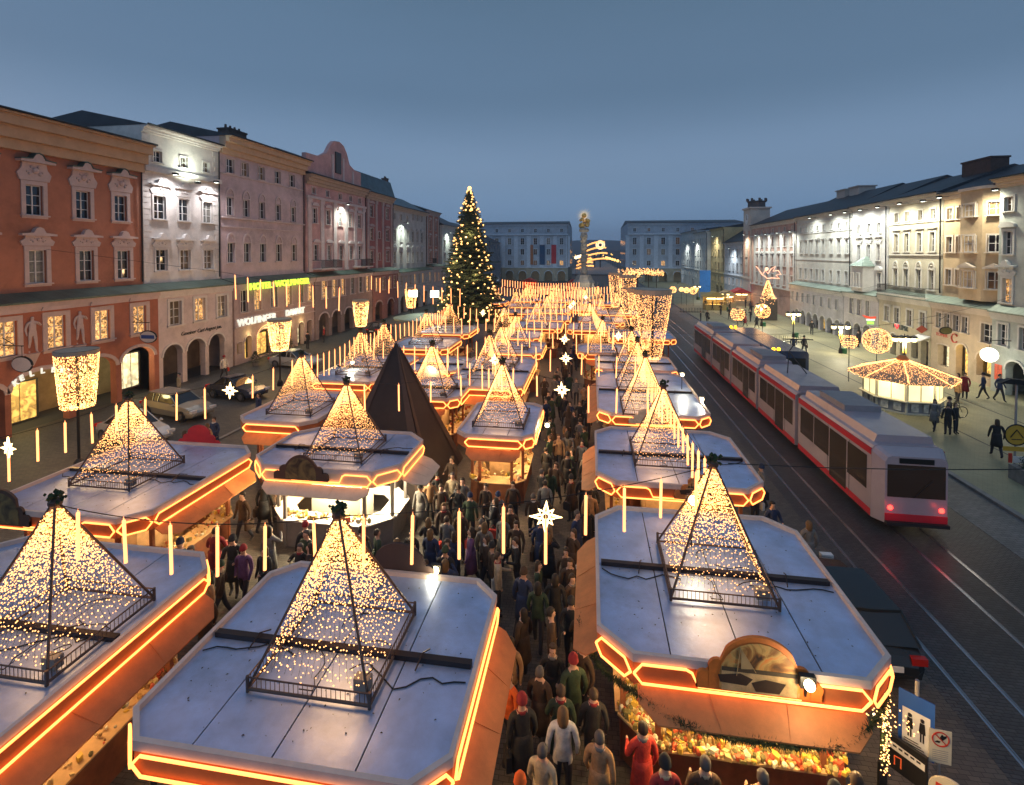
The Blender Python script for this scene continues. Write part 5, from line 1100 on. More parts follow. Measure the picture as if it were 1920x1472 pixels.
# ------------------------------------------------------------------ plaza kiosk
kk = thing('kiosk', 'octagonal refreshment kiosk with a roof of light strings', 'kiosk', (19.95, 36.1, .1), rad(22.5))
m_kw = mat('kiosk_white', (.68, .64, .52), .5, var=.06); rk = 2.05
def og(r_, rot=0): return [(r_ * math.cos(PI / 4 * k + rot), r_ * math.sin(PI / 4 * k + rot)) for k in range(8)]
part('base_wall', MB().prism(og(rk - .04), 0, .78), mat('kiosk_grey', (.30, .30, .32), .6), kk)
part('counter_ledge', MB().prism(og(rk + .28), .78, .84), m_kw, kk)
part('floor_plinth', MB().prism(og(rk + .03), 0, .09), m_kw, kk)
for k in range(8):
    a, b = og(rk)[k], og(rk)[(k + 1) % 8]
    part('corner_post', MB().box(a[0] - .05, a[0] + .05, a[1] - .05, a[1] + .05, .1, 2.15), m_kw, kk)
    mx_, my_ = (a[0] + b[0]) / 2, (a[1] + b[1]) / 2; an = math.atan2(b[1] - a[1], b[0] - a[0]); L_ = math.hypot(b[0] - a[0], b[1] - a[1])
    w_ = part('kiosk_window', MB().box(-L_/2 + .06, -L_/2 + .1, -.03, .03, .86, 2.1).box(-.03, .03, -.03, .03, .86, 2.1).box(L_/2 - .1, L_/2 - .06, -.03, .03, .86, 2.1).box(-L_/2 + .1, L_/2 - .1, -.03, .03, 1.98, 2.1), m_kw, kk, (mx_, my_, 0), an)
    part('pane', MB().box(-L_/2 + .1, L_/2 - .1, -.005, .005, .86, 1.98), mat('kiosk_glow', (.9, .8, .5), .3, emit=(1, .85, .42), es=1.25, var=.3, scale=2), w_)
    for j, sx in enumerate((-.34, .34)): part('poster', MB().box(-.2, .2, -.06, -.045, 0, .5), mat('paper', (.6, .58, .52), .6, var=.5, scale=5), w_, (sx, 0, .18))
    # roof panel with scale of sheet
    c, d = og(rk + .85)[k], og(rk + .85)[(k + 1) % 8]
    part('roof_panel', MB().add([(*c, 2.05), (*d, 2.05), (d[0] * .12, d[1] * .12, 2.95), (c[0] * .12, c[1] * .12, 2.95)], [(0, 1, 2, 3)]).add([(*c, 2.0), (*d, 2.0), (*c, 2.05), (*d, 2.05)], [(0, 1, 3, 2)]), mat('kiosk_roof', (.30, .22, .15), .6, var=.3), kk)
part('roof_soffit', MB().prism(og(rk + .83), 2.0, 2.03), m_kw, kk)
part('roof_cap', MB().lathe([(.35, 2.93), (.32, 3.1), (.22, 3.25), (.18, 3.3)], 8), mat('cap_orange', (.5, .2, .06), .6), kk)
mb = MB()
for k in range(8):
    c, d = og(rk + .87)[k], og(rk + .87)[(k + 1) % 8]
    for i in range(70): t = i / 70; mb.octa((c[0] * (1 - t * .88) + rr.uniform(-.03, .03), c[1] * (1 - t * .88) + rr.uniform(-.03, .03), 2.1 + .9 * t), .03)
    for i in range(34): t = i / 34; mb.octa((c[0] + (d[0] - c[0]) * t, c[1] + (d[1] - c[1]) * t, 2.03 + rr.uniform(-.12, .05)), .026)
    for i in range(300):
        u, v = rr.random(), rr.random(); k_ = 1 - .88 * v; x = (c[0] + (d[0] - c[0]) * u) * k_; y = (c[1] + (d[1] - c[1]) * u) * k_; mb.octa((x, y, 2.11 + .9 * v), .02)
part('light_net', mb, bulb_m, kk, kind='stuff')
lamp('POINT', (0, 0, 1.6), 30, (1, .8, .45), kk, .3)
for a in (200, 270, 340, 120): lamp('POINT', (2.65 * math.cos(rad(a)), 2.65 * math.sin(rad(a)), 1.75), 38, (1, .82, .45), kk, .2)

# ------------------------------------------------------------------ bicycles
def bicycle(x, y, rz, label, z=.1, lean=0, col=(.12, .11, .10)):
    t_ = thing('bicycle', label, 'bicycle', (x, y, z), rz); t_.rotation_euler = (lean, 0, rz)
    m_f = mat('bike_frame_%d' % int(col[0] * 100), col, .35, .5, var=0); m_ty = mat('tyre', (.015, .015, .015), .8, var=0)
    for wx in (-.53, .53):
        w_ = part('wheel', MB().tube([(.33 * math.cos(a), 0, .33 * math.sin(a)) for a in [2 * PI * k / 20 for k in range(20)]], .018, 6, closed=True), m_ty, t_, (wx, 0, .34))
        mb = MB(); mb.tube([(.305 * math.cos(a), 0, .305 * math.sin(a)) for a in [2 * PI * k / 20 for k in range(20)]], .009, 4, closed=True)
        for k in range(10): a = PI * 2 * k / 10; mb.tube([(0, .02 * (-1) ** k, 0), (.3 * math.cos(a), 0, .3 * math.sin(a))], .003, 3)
        part('rim', mb, railm, w_)
    P = dict(bb=(-.08, 0, .29), st=(-.2, 0, .78), hd=(.36, 0, .72), h2=(.38, 0, .62), ra=(-.53, 0, .34), fa=(.53, 0, .34))
    mb = MB()
    for a, b in (('bb', 'st'), ('bb', 'h2'), ('st', 'hd'), ('ra', 'bb'), ('ra', 'st'), ('h2', 'fa')): mb.tube([P[a], P[b]], .016, 6)
    mb.tube([P['h2'], P['hd'], (.33, 0, .92)], .014, 6); part('frame', mb, m_f, t_)
    part('handlebar', MB().tube([(.2, .27, .93), (.34, .22, .95), (.36, 0, .93), (.34, -.22, .95), (.2, -.27, .93)], .012, 6), m_f, t_)
    part('saddle', MB().prism([(-.34, -.08), (-.34, .08), (-.12, .03), (-.02, 0), (-.12, -.03)], .84, .89).tube([(-.2, 0, .76), (-.22, 0, .85)], .012, 5), m_ty, t_)
    part('crank', MB().lathe([(.09, 0), (.09, .01)], 14, (-.08, 0, .29)).tube([(-.08, -.06, .29), (.05, -.06, .18)], .01, 4), m_f, t_)
bicycle(21.6, 34.0, rad(8), 'dark bicycle parked in front of the lit kiosk')
bicycle(4.3, 8.35, rad(12), 'bicycle whose handlebar shows at the bottom edge before the lower right stall', 0, 0, (.35, .1, .06))
# bicycle racks on the plaza
for i, (x, y) in enumerate(((21.3, 60), (16.8, 88))):
    t_ = thing('bicycle_rack', ['low iron bicycle rack by the middle street lamp', 'low iron rack far out on the plaza'][i], 'bicycle rack', (x, y, .1)); mb = MB()
    for k in range(9): xx = -1.8 + .45 * k; mb.tube([(xx, -.3, 0), (xx, -.3, .7), (xx, .3, .7), (xx, .3, 0)], .02, 5)
    mb.box(-2, 2, -.32, -.28, .05, .1); mb.box(-2, 2, .28, .32, .05, .1); part('hoops', mb, iron, t_)

# ------------------------------------------------------------------ far booths
def booth(x, y, w, d, h, c, label, lit, z0=0.0, roofc=None, e=60):
    t_ = thing('booth', label, 'booth', (x, y, z0)); m1 = mat('booth_%d%d' % (int(x * 3), int(y)), c, .7); 
    part('counter', MB().box(-w/2, w/2, -d/2, d/2, 0, .95), m1, t_); part('back', MB().box(-w/2, w/2, d/2 - .1, d/2, .95, h), m1, t_)
    mb = MB(); [mb.box(sx * w/2 - .06, sx * w/2 + .06, -d/2 - .0, -d/2 + .12, .95, h) for sx in (-.95, 0, .95)]; part('posts', mb, m1, t_, kind='stuff')
    part('glow_strip', MB().box(-w * .42, w * .42, -.1, 0, h - .5, h - .3), lit, t_)
    part('booth_roof', MB().prism([(-w/2 - .3, h), (w/2 + .3, h), (0, h + .9)], -d/2 - .3, d/2 + .2, 'y'), mat('booth_roof_%d' % int(x * 3 + y), roofc or c, .7), t_)
    lamp('POINT', (0, -d * .3, h - .7), e, (1, .7, .35), t_, .2)
red_g = mat('red_glow', (.8, .1, .05), emit=(1, .08, .03), es=2.2, var=0)
booth(-14.2, 120, 3.2, 3, 3.2, (.55, .04, .02), 'red lit booth at the end of the market', red_g, e=110)
booth(-3.9, 118, 2.6, 2.5, 3.0, (.5, .03, .02), 'red stall left of the baroque column', red_g, e=70)
booth(21.5, 93, 3.4, 2.5, 2.3, (.5, .36, .12), 'yellow lit booth in the far part of the plaza', bulb_w, .1, e=120)
booth(24.8, 98, 2.6, 2.4, 2.2, (.5, .36, .2), 'small lit booth right of the far yellow one', bulb_w, .1, e=80)
booth(28.0, 101.5, 3.2, 2.6, 2.4, (.4, .3, .2), 'booth with a red awning before the clock tower', bulb_w, .1, (.45, .04, .04), e=90)
solo('tall_banner', MB().box(-1.1, 1.1, -.05, .05, 0, 4.8).box(-1.2, -1.1, -.08, .08, -1.2, 4.9), mat('blue_banner', (.05, .22, .55), .6, emit=(.05, .25, .7), es=.12), 'blue and white upright banner at the far plaza end', 'banner', (25.3, 118, 1.3))
# bandstand roof beside fir
bs = thing('round_canopy', 'round grey green canopy roof with bright lamps left of the fir', 'canopy', (-17.6, 52, 0))
part('canopy_roof', MB().lathe([(3.0, 3.0), (3.05, 3.15), (1.2, 3.5), (.1, 3.55)], 18), mat('grey_green', (.22, .28, .24), .6), bs)
part('pillar', MB().tube([(0, 0, 0), (0, 0, 3.1)], .18, 8), iron, bs)
for i, (x, z) in enumerate(((-1.2, 5.6), (1.2, 5.6))): part('floodlight', MB().box(-.42, .42, -.2, .2, -.35, .35), mat('cool_lamp', (1, 1, 1), emit=(.95, 1, .8), es=3, var=0), bs, (x, .5, z)); part('lamp_post', MB().tube([(x, .6, 3), (x, .6, z)], .05, 6), iron, bs)
lamp('POINT', (0, -1, 5.2), 160, (.95, 1, .8), bs, .4)

# ------------------------------------------------------------------ bridge lights beyond
br_ = MB(); br_.box(-9, 17, 225, 560, 0, .6); solo_s('bridge', br_, m_slab)
def lamp_row(xs, lab, col, es, h=7.5):
    for i, (x, y) in enumerate(xs):
        t_ = thing('bridge_lamp', ['nearest', 'second', 'third', 'fourth', 'fifth', 'sixth', 'seventh', 'eighth', 'farthest'][i] + ' ' + lab, 'street lamp', (x, y, .6), 0, 'lamps along the far bridge'); part('post', MB().tube([(0, 0, 0), (0, 0, h)], .09, 5), iron, t_)
        part('lantern', MB().ball((0, 0, h), .42 + y * .0011, 8, 5), col, t_)
lamp_row([(15 - .0 * k, 215 + 34 * k) for k in range(9)], 'lamp post on the right side of the far bridge road', mat('amber_far', (1, .6, .2), emit=(1, .55, .12), es=4, var=0), 4, 5.0)
lamp_row([(-5.5, 205 + 30 * k) for k in range(7)], 'lamp post on the left side of the far bridge road', mat('pale_far', (1, .8, .5), emit=(1, .75, .4), es=4, var=0), 4)
# fairground rides across the river
def ride(x, y, z, r_, lab, kind):
    t_ = thing('fairground_ride', lab, 'fairground ride', (x, y, 0)); mb = MB(); rr = random.Random(int(x + 50))
    if kind == 'wheel':
        mb.tube([(r_ * math.cos(2 * PI * k / 30), 0, z + r_ * math.sin(2 * PI * k / 30)) for k in range(30)], .35, 5, closed=True)
        mb.tube([(r_ * .6 * math.cos(2 * PI * k / 20), 0, z + r_ * .6 * math.sin(2 * PI * k / 20)) for k in range(20)], .5, 5, closed=True)
    else:
        for j in range(4): mb.tube([(r_ * (1 - .1 * j) * math.cos(a) * 1.1, 0, z + r_ * .25 * math.sin(a) + (j - 1.5) * r_ * .42 + .2 * r_ * math.cos(a)) for a in [PI * (.1 + .8 * k / 10) for k in range(11)]], .5, 5)
    part('ride_lights', mb, mat('ride_' + kind, (1, .6, .2), emit=(1, .42, .1) if kind == 'arm' else (1, .62, .35), es=2.2, var=0), t_, kind='stuff')
    part('mast', MB().tube([(0, .5, 0), (0, .5, z)], .4, 6), iron, t_)
ride(3, 330, 9, 8.5, 'curved glowing fairground ride behind the column', 'arm'); ride(6.5, 330, 15, 2.6, 'small lit ferris wheel right of the column', 'wheel'); ride(-3, 300, 4, 5, 'low glowing ride left behind the column', 'arm')
rr = random.Random(8); mb = MB()
for k in range(240): mb.octa((rr.uniform(-60, 130), rr.uniform(560, 800), rr.uniform(1, 10)), rr.uniform(.3, .8))
ob('town_lights', mb.mesh('town_lights', MT['amber_far']), None, kind='stuff', label='scattered lights of the town across the river', category='lights')
mb = MB()
for k in range(70):
    x = rr.uniform(-260, 420); y = rr.uniform(600, 860); w = rr.uniform(8, 22); h = rr.uniform(6, 15); mb.box(x, x + w, y, y + 10, -1, h)
ob('far_houses', mb.mesh('far_houses', mat('far_house', (.12, .13, .15), .9, var=.3, scale=.05)), None, kind='stuff', label='mass of dim houses across the river', category='houses')

# ------------------------------------------------------------------ tram and bus
m_twh = mat('tram_white', (.38, .33, .37), .25, .0, var=.10, scale=.7, spec=.6, dirt=.35); m_trd = mat('tram_red', (.50, .03, .045), .25, 0, var=.03); m_trb = mat('tram_brown', (.16, .10, .07), .3, var=.1); m_blk = mat('black_rubber', (.012, .012, .013), .6, var=0)
tram_gl = mat('tram_glass', (.012, .011, .012), .12, emit=(1, .5, .2), es=.008, var=0, spec=.6)
def hull(x0, x1, y0, y1, z0, z1, r_=.22): return [(x0, z0), (x1, z0), (x1, z1 - r_), (x1 - r_ * .4, z1 - r_ * .25), (x1 - r_, z1), (x0 + r_, z1), (x0 + r_ * .4, z1 - r_ * .25), (x0, z1 - r_)]
tr = thing('tram', 'long white and red articulated tram on the far track', 'tram', (11.4, 20.2, 0))
seg = [(0, 6.6), (7.0, 12.6), (13.0, 18.6), (19.0, 24.6), (25.0, 32)]
for i, (a, b) in enumerate(seg):
    hw_ = 1.2
    sgo = part('tram_section', MB().prism(hull(-hw_, hw_, 0, 0, .35, 3.02), a, b, 'y'), m_twh, tr)
    part('roof_cover', MB().prism([(-1.0, 3.0), (1.0, 3.0), (.9, 3.3), (-.9, 3.3)], a + .25, b - .25, 'y'), m_twh, sgo)
    part('red_band', MB().prism([(-hw_ - .008, 2.62), (hw_ + .008, 2.62), (hw_ + .008, 2.86), (-hw_ - .008, 2.86)], a + .02, b - .02, 'y'), m_trd, sgo)
    part('skirt', MB().prism([(-hw_ - .006, .36), (hw_ + .006, .36), (hw_ + .006, .62), (-hw_ - .006, .62)], a + .02, b - .02, 'y'), m_trd, sgo)
    n = 4; 
    for s_ in (-1, 1):
        for k in range(n):
            w_ = (b - a - .5) / n; y = a + .25 + w_ * k; xx = s_ * (hw_ + .012)
            part('window', MB().box(min(xx, xx - s_ * .03), max(xx, xx - s_ * .03), y + .05, y + w_ - .05, 1.25 if k != 1 else .5, 2.5), tram_gl, sgo)
    for s_ in (-1, 1):
        for dy in (.24, .52): yy = a + (b - a) * dy; part('door_seam', MB().box(s_ * (hw_ + .004) - .004, s_ * (hw_ + .004) + .006, yy - .012, yy + .012, .4, 2.6), m_blk, sgo)
    if i: part('bellows', MB().box(-1.05, 1.05, a - .4, a, .5, 2.9), m_blk, tr)
    part('bogie', MB().box(-.9, .9, (a + b) / 2 - 1.1, (a + b) / 2 + 1.1, .05, .45), m_blk, sgo)
part('rear_end', MB().prism(hull(-1.2, 1.2, 0, 0, .35, 3.0), -.02, -.5, 'y', top=hull(-1.0, 1.0, 0, 0, .4, 2.8)), m_twh, tr)
part('rear_window', MB().add([(-.93, -.52, 1.35), (.93, -.52, 1.35), (.93, -.50, 2.5), (-.93, -.50, 2.5)], [(0, 1, 2, 3)]), tram_gl, tr)
part('rear_display', MB().box(-.55, .55, -.53, -.5, 2.56, 2.74), MT['board_dark'] if 'board_dark' in MT else mat('board_dark', (.01, .01, .01), .3, var=0), tr); part('bumper', MB().box(-1.0, 1.0, -.66, -.5, .38, .5), m_blk, tr); part('wiper', MB().tube([(-.1, -.55, 1.36), (.5, -.55, 2.0)], .015, 4), m_blk, tr)
part('rear_band', MB().box(-1.0, 1.0, -.53, -.5, .45, .75), m_trd, tr)
tail = mat('tail_light', (.8, .02, .02), emit=(1, .03, .02), es=9, var=0)
for s_ in (-.82, .82): part('tail_light', MB().lathe([(.09, 0), (.07, .04)], 10), tail, tr, (s_, -.5, .95)).rotation_euler = (PI / 2, 0, 0); lamp('POINT', (s_, -.9, .95), 2.0, (1, .05, .03), tr, .08)
part('front_end', MB().prism(hull(-1.2, 1.2, 0, 0, .35, 3.0), 32.02, 32.6, 'y', top=hull(-1.0, 1.0, 0, 0, .4, 2.7)), m_twh, tr)
for y in (4.5, 15, 28): part('roof_equipment', MB().box(-.7, .7, y - 1.4, y + 1.0, 3.3, 3.55), mat('roof_grey', (.25, .24, .26), .5), tr)
part('pantograph', MB().tube([(-.5, 10, 3.3), (0, 11.2, 4.3), (0, 10, 5.2)], .03, 5).tube([(.5, 10, 3.3), (0, 11.2, 4.3)], .03, 5).tube([(-.8, 10, 5.2), (.8, 10, 5.2)], .03, 5), m_blk, tr)
bu = thing('bus', 'dark blue bus with amber lamps beyond the tram', 'bus', (14.35, 39.2, 0)); m_bl = mat('bus_blue', (.02, .045, .11), .25, 0, var=.05, spec=.7)
part('bus_body', MB().prism(hull(-1.22, 1.22, 0, 0, .3, 2.9, .2), 0, 11.8, 'y'), m_bl, bu)
for s_ in (-1, 1):
    for k in range(7): xx = s_ * 1.235; part('window', MB().box(min(xx, xx - s_ * .02), max(xx, xx - s_ * .02), .4 + 1.6 * k, 1.9 + 1.6 * k, 1.3, 2.35), glass, bu)
    for y in (2.4, 9.2):
        w_ = part('wheel', MB().prism([(.46 * math.cos(2 * PI * k / 16) + y, .46 + .46 * math.sin(2 * PI * k / 16)) for k in range(16)], s_ * 1.0, s_ * 1.245, 'x'), m_blk, bu)
part('rear_window', MB().box(-1.0, 1.0, -.02, 0, 1.5, 2.4), glass, bu); amb = mat('amber_lamp', (1, .5, .05), emit=(1, .42, .01), es=7, var=0)
for x, y in ((-1.1, .2), (-.75, .2), (-1.1, 11.5), (-.7, 11.5)): part('amber_lamp', MB().ball((x, y, 2.98), .13, 8, 5), amb, bu)
lamp('POINT', (-1.4, 0, 3.1), 12, (1, .5, .05), bu, .1)

# ------------------------------------------------------------------ cars
def car(x, y, rz, col, label, L_=4.6, wagon=False, rough=.25, lights=False, metal=.5):
    t_ = thing('parked_car', label, 'car', (x, y, 0), rz, 'cars parked beside the market'); m_c = mat('car_paint_%d%d%d' % tuple(int(c * 99) for c in col), col, rough, metal, var=.02, spec=.6); hl = L_ / 2
    st = [(-hl, .62, .42, .60), (-hl + .08, .76, .28, .78), (-hl + .5, .84, .22, .92), (-hl + 1.4, .87, .22, .96), (0, .88, .22, .94), (hl - 1.4, .87, .22, .90), (hl - .6, .83, .22, .80), (hl - .12, .74, .28, .62), (hl, .60, .40, .52)]
    vs = []; 
    for X_, w, zb, zt in st: vs += [(X_, -w * .92, zb), (X_, -w, (zb + zt) / 2), (X_, -w * .93, zt), (X_, 0, zt + .05), (X_, w * .93, zt), (X_, w, (zb + zt) / 2), (X_, w * .92, zb)]
    n = 7; fs = [(i * n + j, i * n + (j + 1) % n, (i + 1) * n + (j + 1) % n, (i + 1) * n + j) for i in range(len(st) - 1) for j in range(n)] + [tuple(range(n))[::-1], tuple(range((len(st) - 1) * n, len(st) * n))]
    part('body', MB().add(vs, fs), m_c, t_, smooth=False)
    r0 = -hl + (.25 if wagon else .75); r1 = -hl + (.75 if wagon else 1.5); f1 = hl - 2.15; f0 = hl - 1.35
    def gh(k): 
        return [(r0, -.76, .9), (f0, -.76, .88), (f1, -.6, 1.40), (r1, -.6, 1.42), (r0, .76, .9), (f0, .76, .88), (f1, .6, 1.40), (r1, .6, 1.42)]
    g = gh(0); part('window_glass', MB().add(g, [(0, 1, 2, 3), (5, 4, 7, 6), (1, 5, 6, 2), (4, 0, 3, 7)]), glass, t_)
    mb = MB(); mb.prism([(r1 - .04, -.62), (f1 + .06, -.62), (f1 + .1, 0), (f1 + .06, .62), (r1 - .04, .62), (r1 - .08, 0)], 1.39, 1.455)
    for s_ in (-1, 1):
        for a, b in (((r0, .775, .9), (r1, .61, 1.42)), ((f0, .775, .88), (f1, .61, 1.40)), (((r1 + f1) / 2, .77, .9), ((r1 + f1) / 2, .61, 1.4)), ((r1 + .5, .77, .9), (r1 + .45, .61, 1.4)) if wagon else ((f1, .77, .9), (f1, .61, 1.4))): mb.tube([(a[0], a[1] * s_, a[2]), (b[0], b[1] * s_, b[2])], .035, 4)
    part('car_roof', mb, m_c, t_)
    for sx in (-hl + .85, hl - .9):
        for s_ in (-1, 1):
            w_ = part('wheel', MB().prism([(sx + .32 * math.cos(2 * PI * k / 18), .32 + .32 * math.sin(2 * PI * k / 18)) for k in range(18)], s_ * .66, s_ * .885, 'y'), m_blk, t_)
            part('rim', MB().prism([(sx + .2 * math.cos(2 * PI * k / 12), .32 + .2 * math.sin(2 * PI * k / 12)) for k in range(12)], s_ * .886, s_ * .895, 'y'), railm, w_)
    for s_ in (-.62, .62):
        part('headlight', MB().box(hl - .2, hl - .02, s_ - .17, s_ + .17, .56, .70), mat('headlamp', (.7, .7, .7), .1), t_); part('tail_light', MB().box(-hl + .0, -hl + .12, s_ - .16, s_ + .16, .66, .82), mat('tail_dim', (.5, .01, .01), .2, emit=(1, .02, .01), es=.08) if not lights else mat('tail_on', (.16, .004, .004), .2, emit=(1, .04, .02), es=.06, var=0), t_)
    part('number_plate', MB().box(-hl - .03, -hl + .02, -.26, .26, .50, .62), white_p, t_)
    for s_ in (-1, 1): part('mirror', MB().ball((f0 - .1, s_ * .92, .95), .09, 6, 4), m_c, t_)
    return t_
car(-25.1, 27.7, rad(-14), (.42, .40, .34), 'silver beige estate car parked before the salmon house', 4.8, True)
car(-24.0, 23.6, rad(-16), (.62, .62, .62), 'white car half hidden behind the left stall pyramid', 4.4)
car(-25.6, 41.2, rad(-8), (.50, .52, .55), 'light car parked before the hotel shop windows', 4.5)
car(-24.2, 31.9, rad(-12), (.05, .06, .10), 'dark car whose front shows beside the estate car', 4.3)
car(-25.8, 60, rad(85), (.06, .05, .05), 'dark car in the shade by the gabled house', 4.3)
car(6.72, 14.7, rad(92), (.03, .035, .04), 'dark car squeezed between the lower right stall and the tram rails', 4.4, True, .15, True)
car(-9.5, 128, rad(4), (.6, .6, .62), 'white van like car at the far end of the market', 4.8, True)

# ------------------------------------------------------------------ people
SK_M = mat('skin', (.55, .32, .22), .6, var=.05); TRO = mat('dark_trousers', (.025, .025, .035), .85, var=.1); COAT = mat('coat_cloth', (.5, .5, .5), .85, var=.38, scale=5, objcol=True, bump=.25, bscale=22); SHOE = mat('shoes', (.015, .012, .01), .6, var=0)
HAIR = [mat('hair_%d' % i, c, .7, var=.1) for i, c in enumerate(((.02, .014, .01), (.05, .03, .018), (.15, .085, .035), (.09, .08, .075)))]
def body_mesh(name, stride=.0, armf=.15, arm_bend=.2, lean=0, child=1.0, arms=None):
    J = []; E_ = []; Rr = []
    def v(p, r_): J.append(p); Rr.append(r_); return len(J) - 1
    def e_(a, b): E_.append((a, b))
    ly = lean
    pel = v((0, 0, .95), (.155, .12)); bel = v((0, -.01 - ly * .2, 1.1), (.15, .115)); che = v((0, -.01 - ly * .7, 1.30), (.175, .125)); nb = v((0, .01 - ly, 1.46), (.10, .085)); nk = v((0, -.0 - ly, 1.54), (.055, .055)); hd = v((0, -.015 - ly * 1.1, 1.63), (.078, .092)); ht = v((0, -.01 - ly * 1.1, 1.73), (.075, .088))
    for a, b in ((pel, bel), (bel, che), (che, nb), (nb, nk), (nk, hd), (hd, ht)): e_(a, b)
    for s_ in (-1, 1):
        st_ = stride * s_
        hip = v((.095 * s_, 0, .88), (.095, .1)); kn = v((.10 * s_, -st_ * .5 - .02, .50), (.066, .07)); an = v((.10 * s_, -st_ + (.08 if st_ < 0 else 0), .10 if st_ >= 0 else .14), (.045, .05)); to = v((.11 * s_, -st_ - .13 + (.06 if st_ < 0 else 0), .045), (.042, .035))
        e_(pel, hip); e_(hip, kn); e_(kn, an); e_(an, to)
        sh = v((.19 * s_, 0 - ly, 1.42), (.07, .07)); f = (arms or {}).get(s_)
        if f == 'up': el = v((.30 * s_, -.12 - ly, 1.28), (.052, .052)); wr = v((.14 * s_, -.30 - ly, 1.42), (.038, .038)); ha = v((.10 * s_, -.33 - ly, 1.47), (.036, .02))
        elif f == 'fwd': el = v((.27 * s_, -.08 - ly, 1.15), (.052, .052)); wr = v((.15 * s_, -.32 - ly, 1.16), (.038, .038)); ha = v((.13 * s_, -.40 - ly, 1.18), (.036, .02))
        else: sw = -st_ * .35; el = v((.26 * s_, .03 + sw * .6 - ly, 1.14), (.052, .052)); wr = v((.25 * s_, -.03 + sw - arm_bend * .2, .92), (.036, .036)); ha = v((.245 * s_, -.05 + sw - arm_bend * .25, .84), (.036, .02))
        e_(nb, sh); e_(sh, el); e_(el, wr); e_(wr, ha)
    me = bpy.data.meshes.new(name); me.from_pydata([tuple(c * child for c in p) for p in J], E_, []); o = bpy.data.objects.new(name, me); C.objects.link(o)
    md = o.modifiers.new('s', 'SKIN'); md.use_smooth_shade = True
    sv = me.skin_vertices[0].data if me.skin_vertices else None
    if sv is None: bpy.context.view_layer.objects.active = o; bpy.ops.mesh.customdata_skin_add(); sv = me.skin_vertices[0].data
    for i, r_ in enumerate(Rr): sv[i].radius = (r_[0] * child, r_[1] * child)
    sv[0].use_root = True
    sb = o.modifiers.new('b', 'SUBSURF'); sb.levels = 1; sb.render_levels = 1
    bpy.context.view_layer.update(); dg = bpy.context.evaluated_depsgraph_get(); m2 = bpy.data.meshes.new_from_object(o.evaluated_get(dg)); m2.name = 'person'
    bpy.data.objects.remove(o)
    m2.materials.clear(); [m2.materials.append(q) for q in (COAT, TRO, SK_M, SHOE)]
    for p in m2.polygons:
        c = p.center; z = c.z / child; hx = abs(c.x) / child
        if z > 1.51: i = 2
        elif z < .09: i = 3
        elif z < .84 and hx < .2: i = 1
        elif hx > .2 and z < .885: i = 2
        else: i = 0
        if arms and c.y / child < -.335 - ly and z > 1.1 and z < 1.5: i = 2
        p.material_index = i; p.use_smooth = True
    # push a nose forward
    for v_ in m2.vertices:
        z = v_.co.z / child
        if 1.60 < z < 1.65 and abs(v_.co.x) < .018 * child and v_.co.y / child < -.08 - ly: v_.co.y -= .022 * child
    return m2
BM = [body_mesh('person', .0), body_mesh('person', .22), body_mesh('person', -.2, lean=.03), body_mesh('person', .0, arms={1: 'fwd'}), body_mesh('person', .05, arms={1: 'fwd', -1: 'fwd'}, lean=.05), body_mesh('person', .0, arms={-1: 'up'})]
BMC = [body_mesh('person', .0, child=.68), body_mesh('person', .15, child=.68)]
def hair_mesh(kind, m, ly=0):
    mb = MB()
    if kind == 'short': mb.lathe([(.001, .115), (.055, .10), (.088, .055), (.094, .0), (.088, -.045)], 10, (0, .012, 1.675), 1, 1.12)
    elif kind == 'long': mb.lathe([(.001, .115), (.058, .10), (.092, .05), (.098, -.02), (.10, -.12), (.085, -.2)], 10, (0, .03, 1.675), 1, 1.0)
    elif kind == 'hat': mb.lathe([(.001, .15), (.05, .14), (.092, .08), (.102, .02), (.105, -.005), (.1, -.02)], 10, (0, 0, 1.68), 1, 1.08)
    elif kind == 'brim': mb.lathe([(.001, .13), (.07, .12), (.085, .03), (.15, .015), (.15, .0), (.08, -.01)], 12, (0, 0, 1.68), 1, 1.08)
    if kind in ('short', 'long'): mb.v = [(x, (y if not (z < 1.715 and y < .0) else max(y, -.0) - .0) if z < 1.715 else y, z) for x, y, z in mb.v]
    return mb.mesh('hair' if kind in ('short', 'long') else 'hat', m, True)
HM = [hair_mesh('short', HAIR[0]), hair_mesh('short', HAIR[1]), hair_mesh('long', HAIR[0]), hair_mesh('long', HAIR[1]), hair_mesh('long', HAIR[2]), hair_mesh('short', HAIR[3])]
HATM = mat('hat_cloth', (.5, .5, .5), .9, var=.1, objcol=True); HT = [hair_mesh('hat', HATM), hair_mesh('hat', HATM), hair_mesh('brim', mat('felt', (.05, .035, .03), .9))]
cm_ = MB(); cm_.lathe([(.175, 1.12), (.185, .98), (.205, .8), (.235, .52), (.225, .52), (.17, 1.0)], 14, (0, 0, 0), 1, .82); COATM = cm_.mesh('coat_skirt', COAT, True)
SCF = MB().tube([(.07 * math.cos(2 * PI * k / 10), .065 * math.sin(2 * PI * k / 10), 1.5) for k in range(10)], .035, 5, closed=True).mesh('scarf', HATM, True)
BAG = MB().box(-.05, .05, -.15, .15, -.28, 0).tube([(0, -.12, 0), (0, 0, .16), (0, .12, 0)], .01, 4).mesh('bag', HATM)
EYE = MB().ball((-.03, -.094, 1.655), .011, 5, 4).ball((.03, -.094, 1.655), .011, 5, 4).mesh('eyes', HAIR[0])
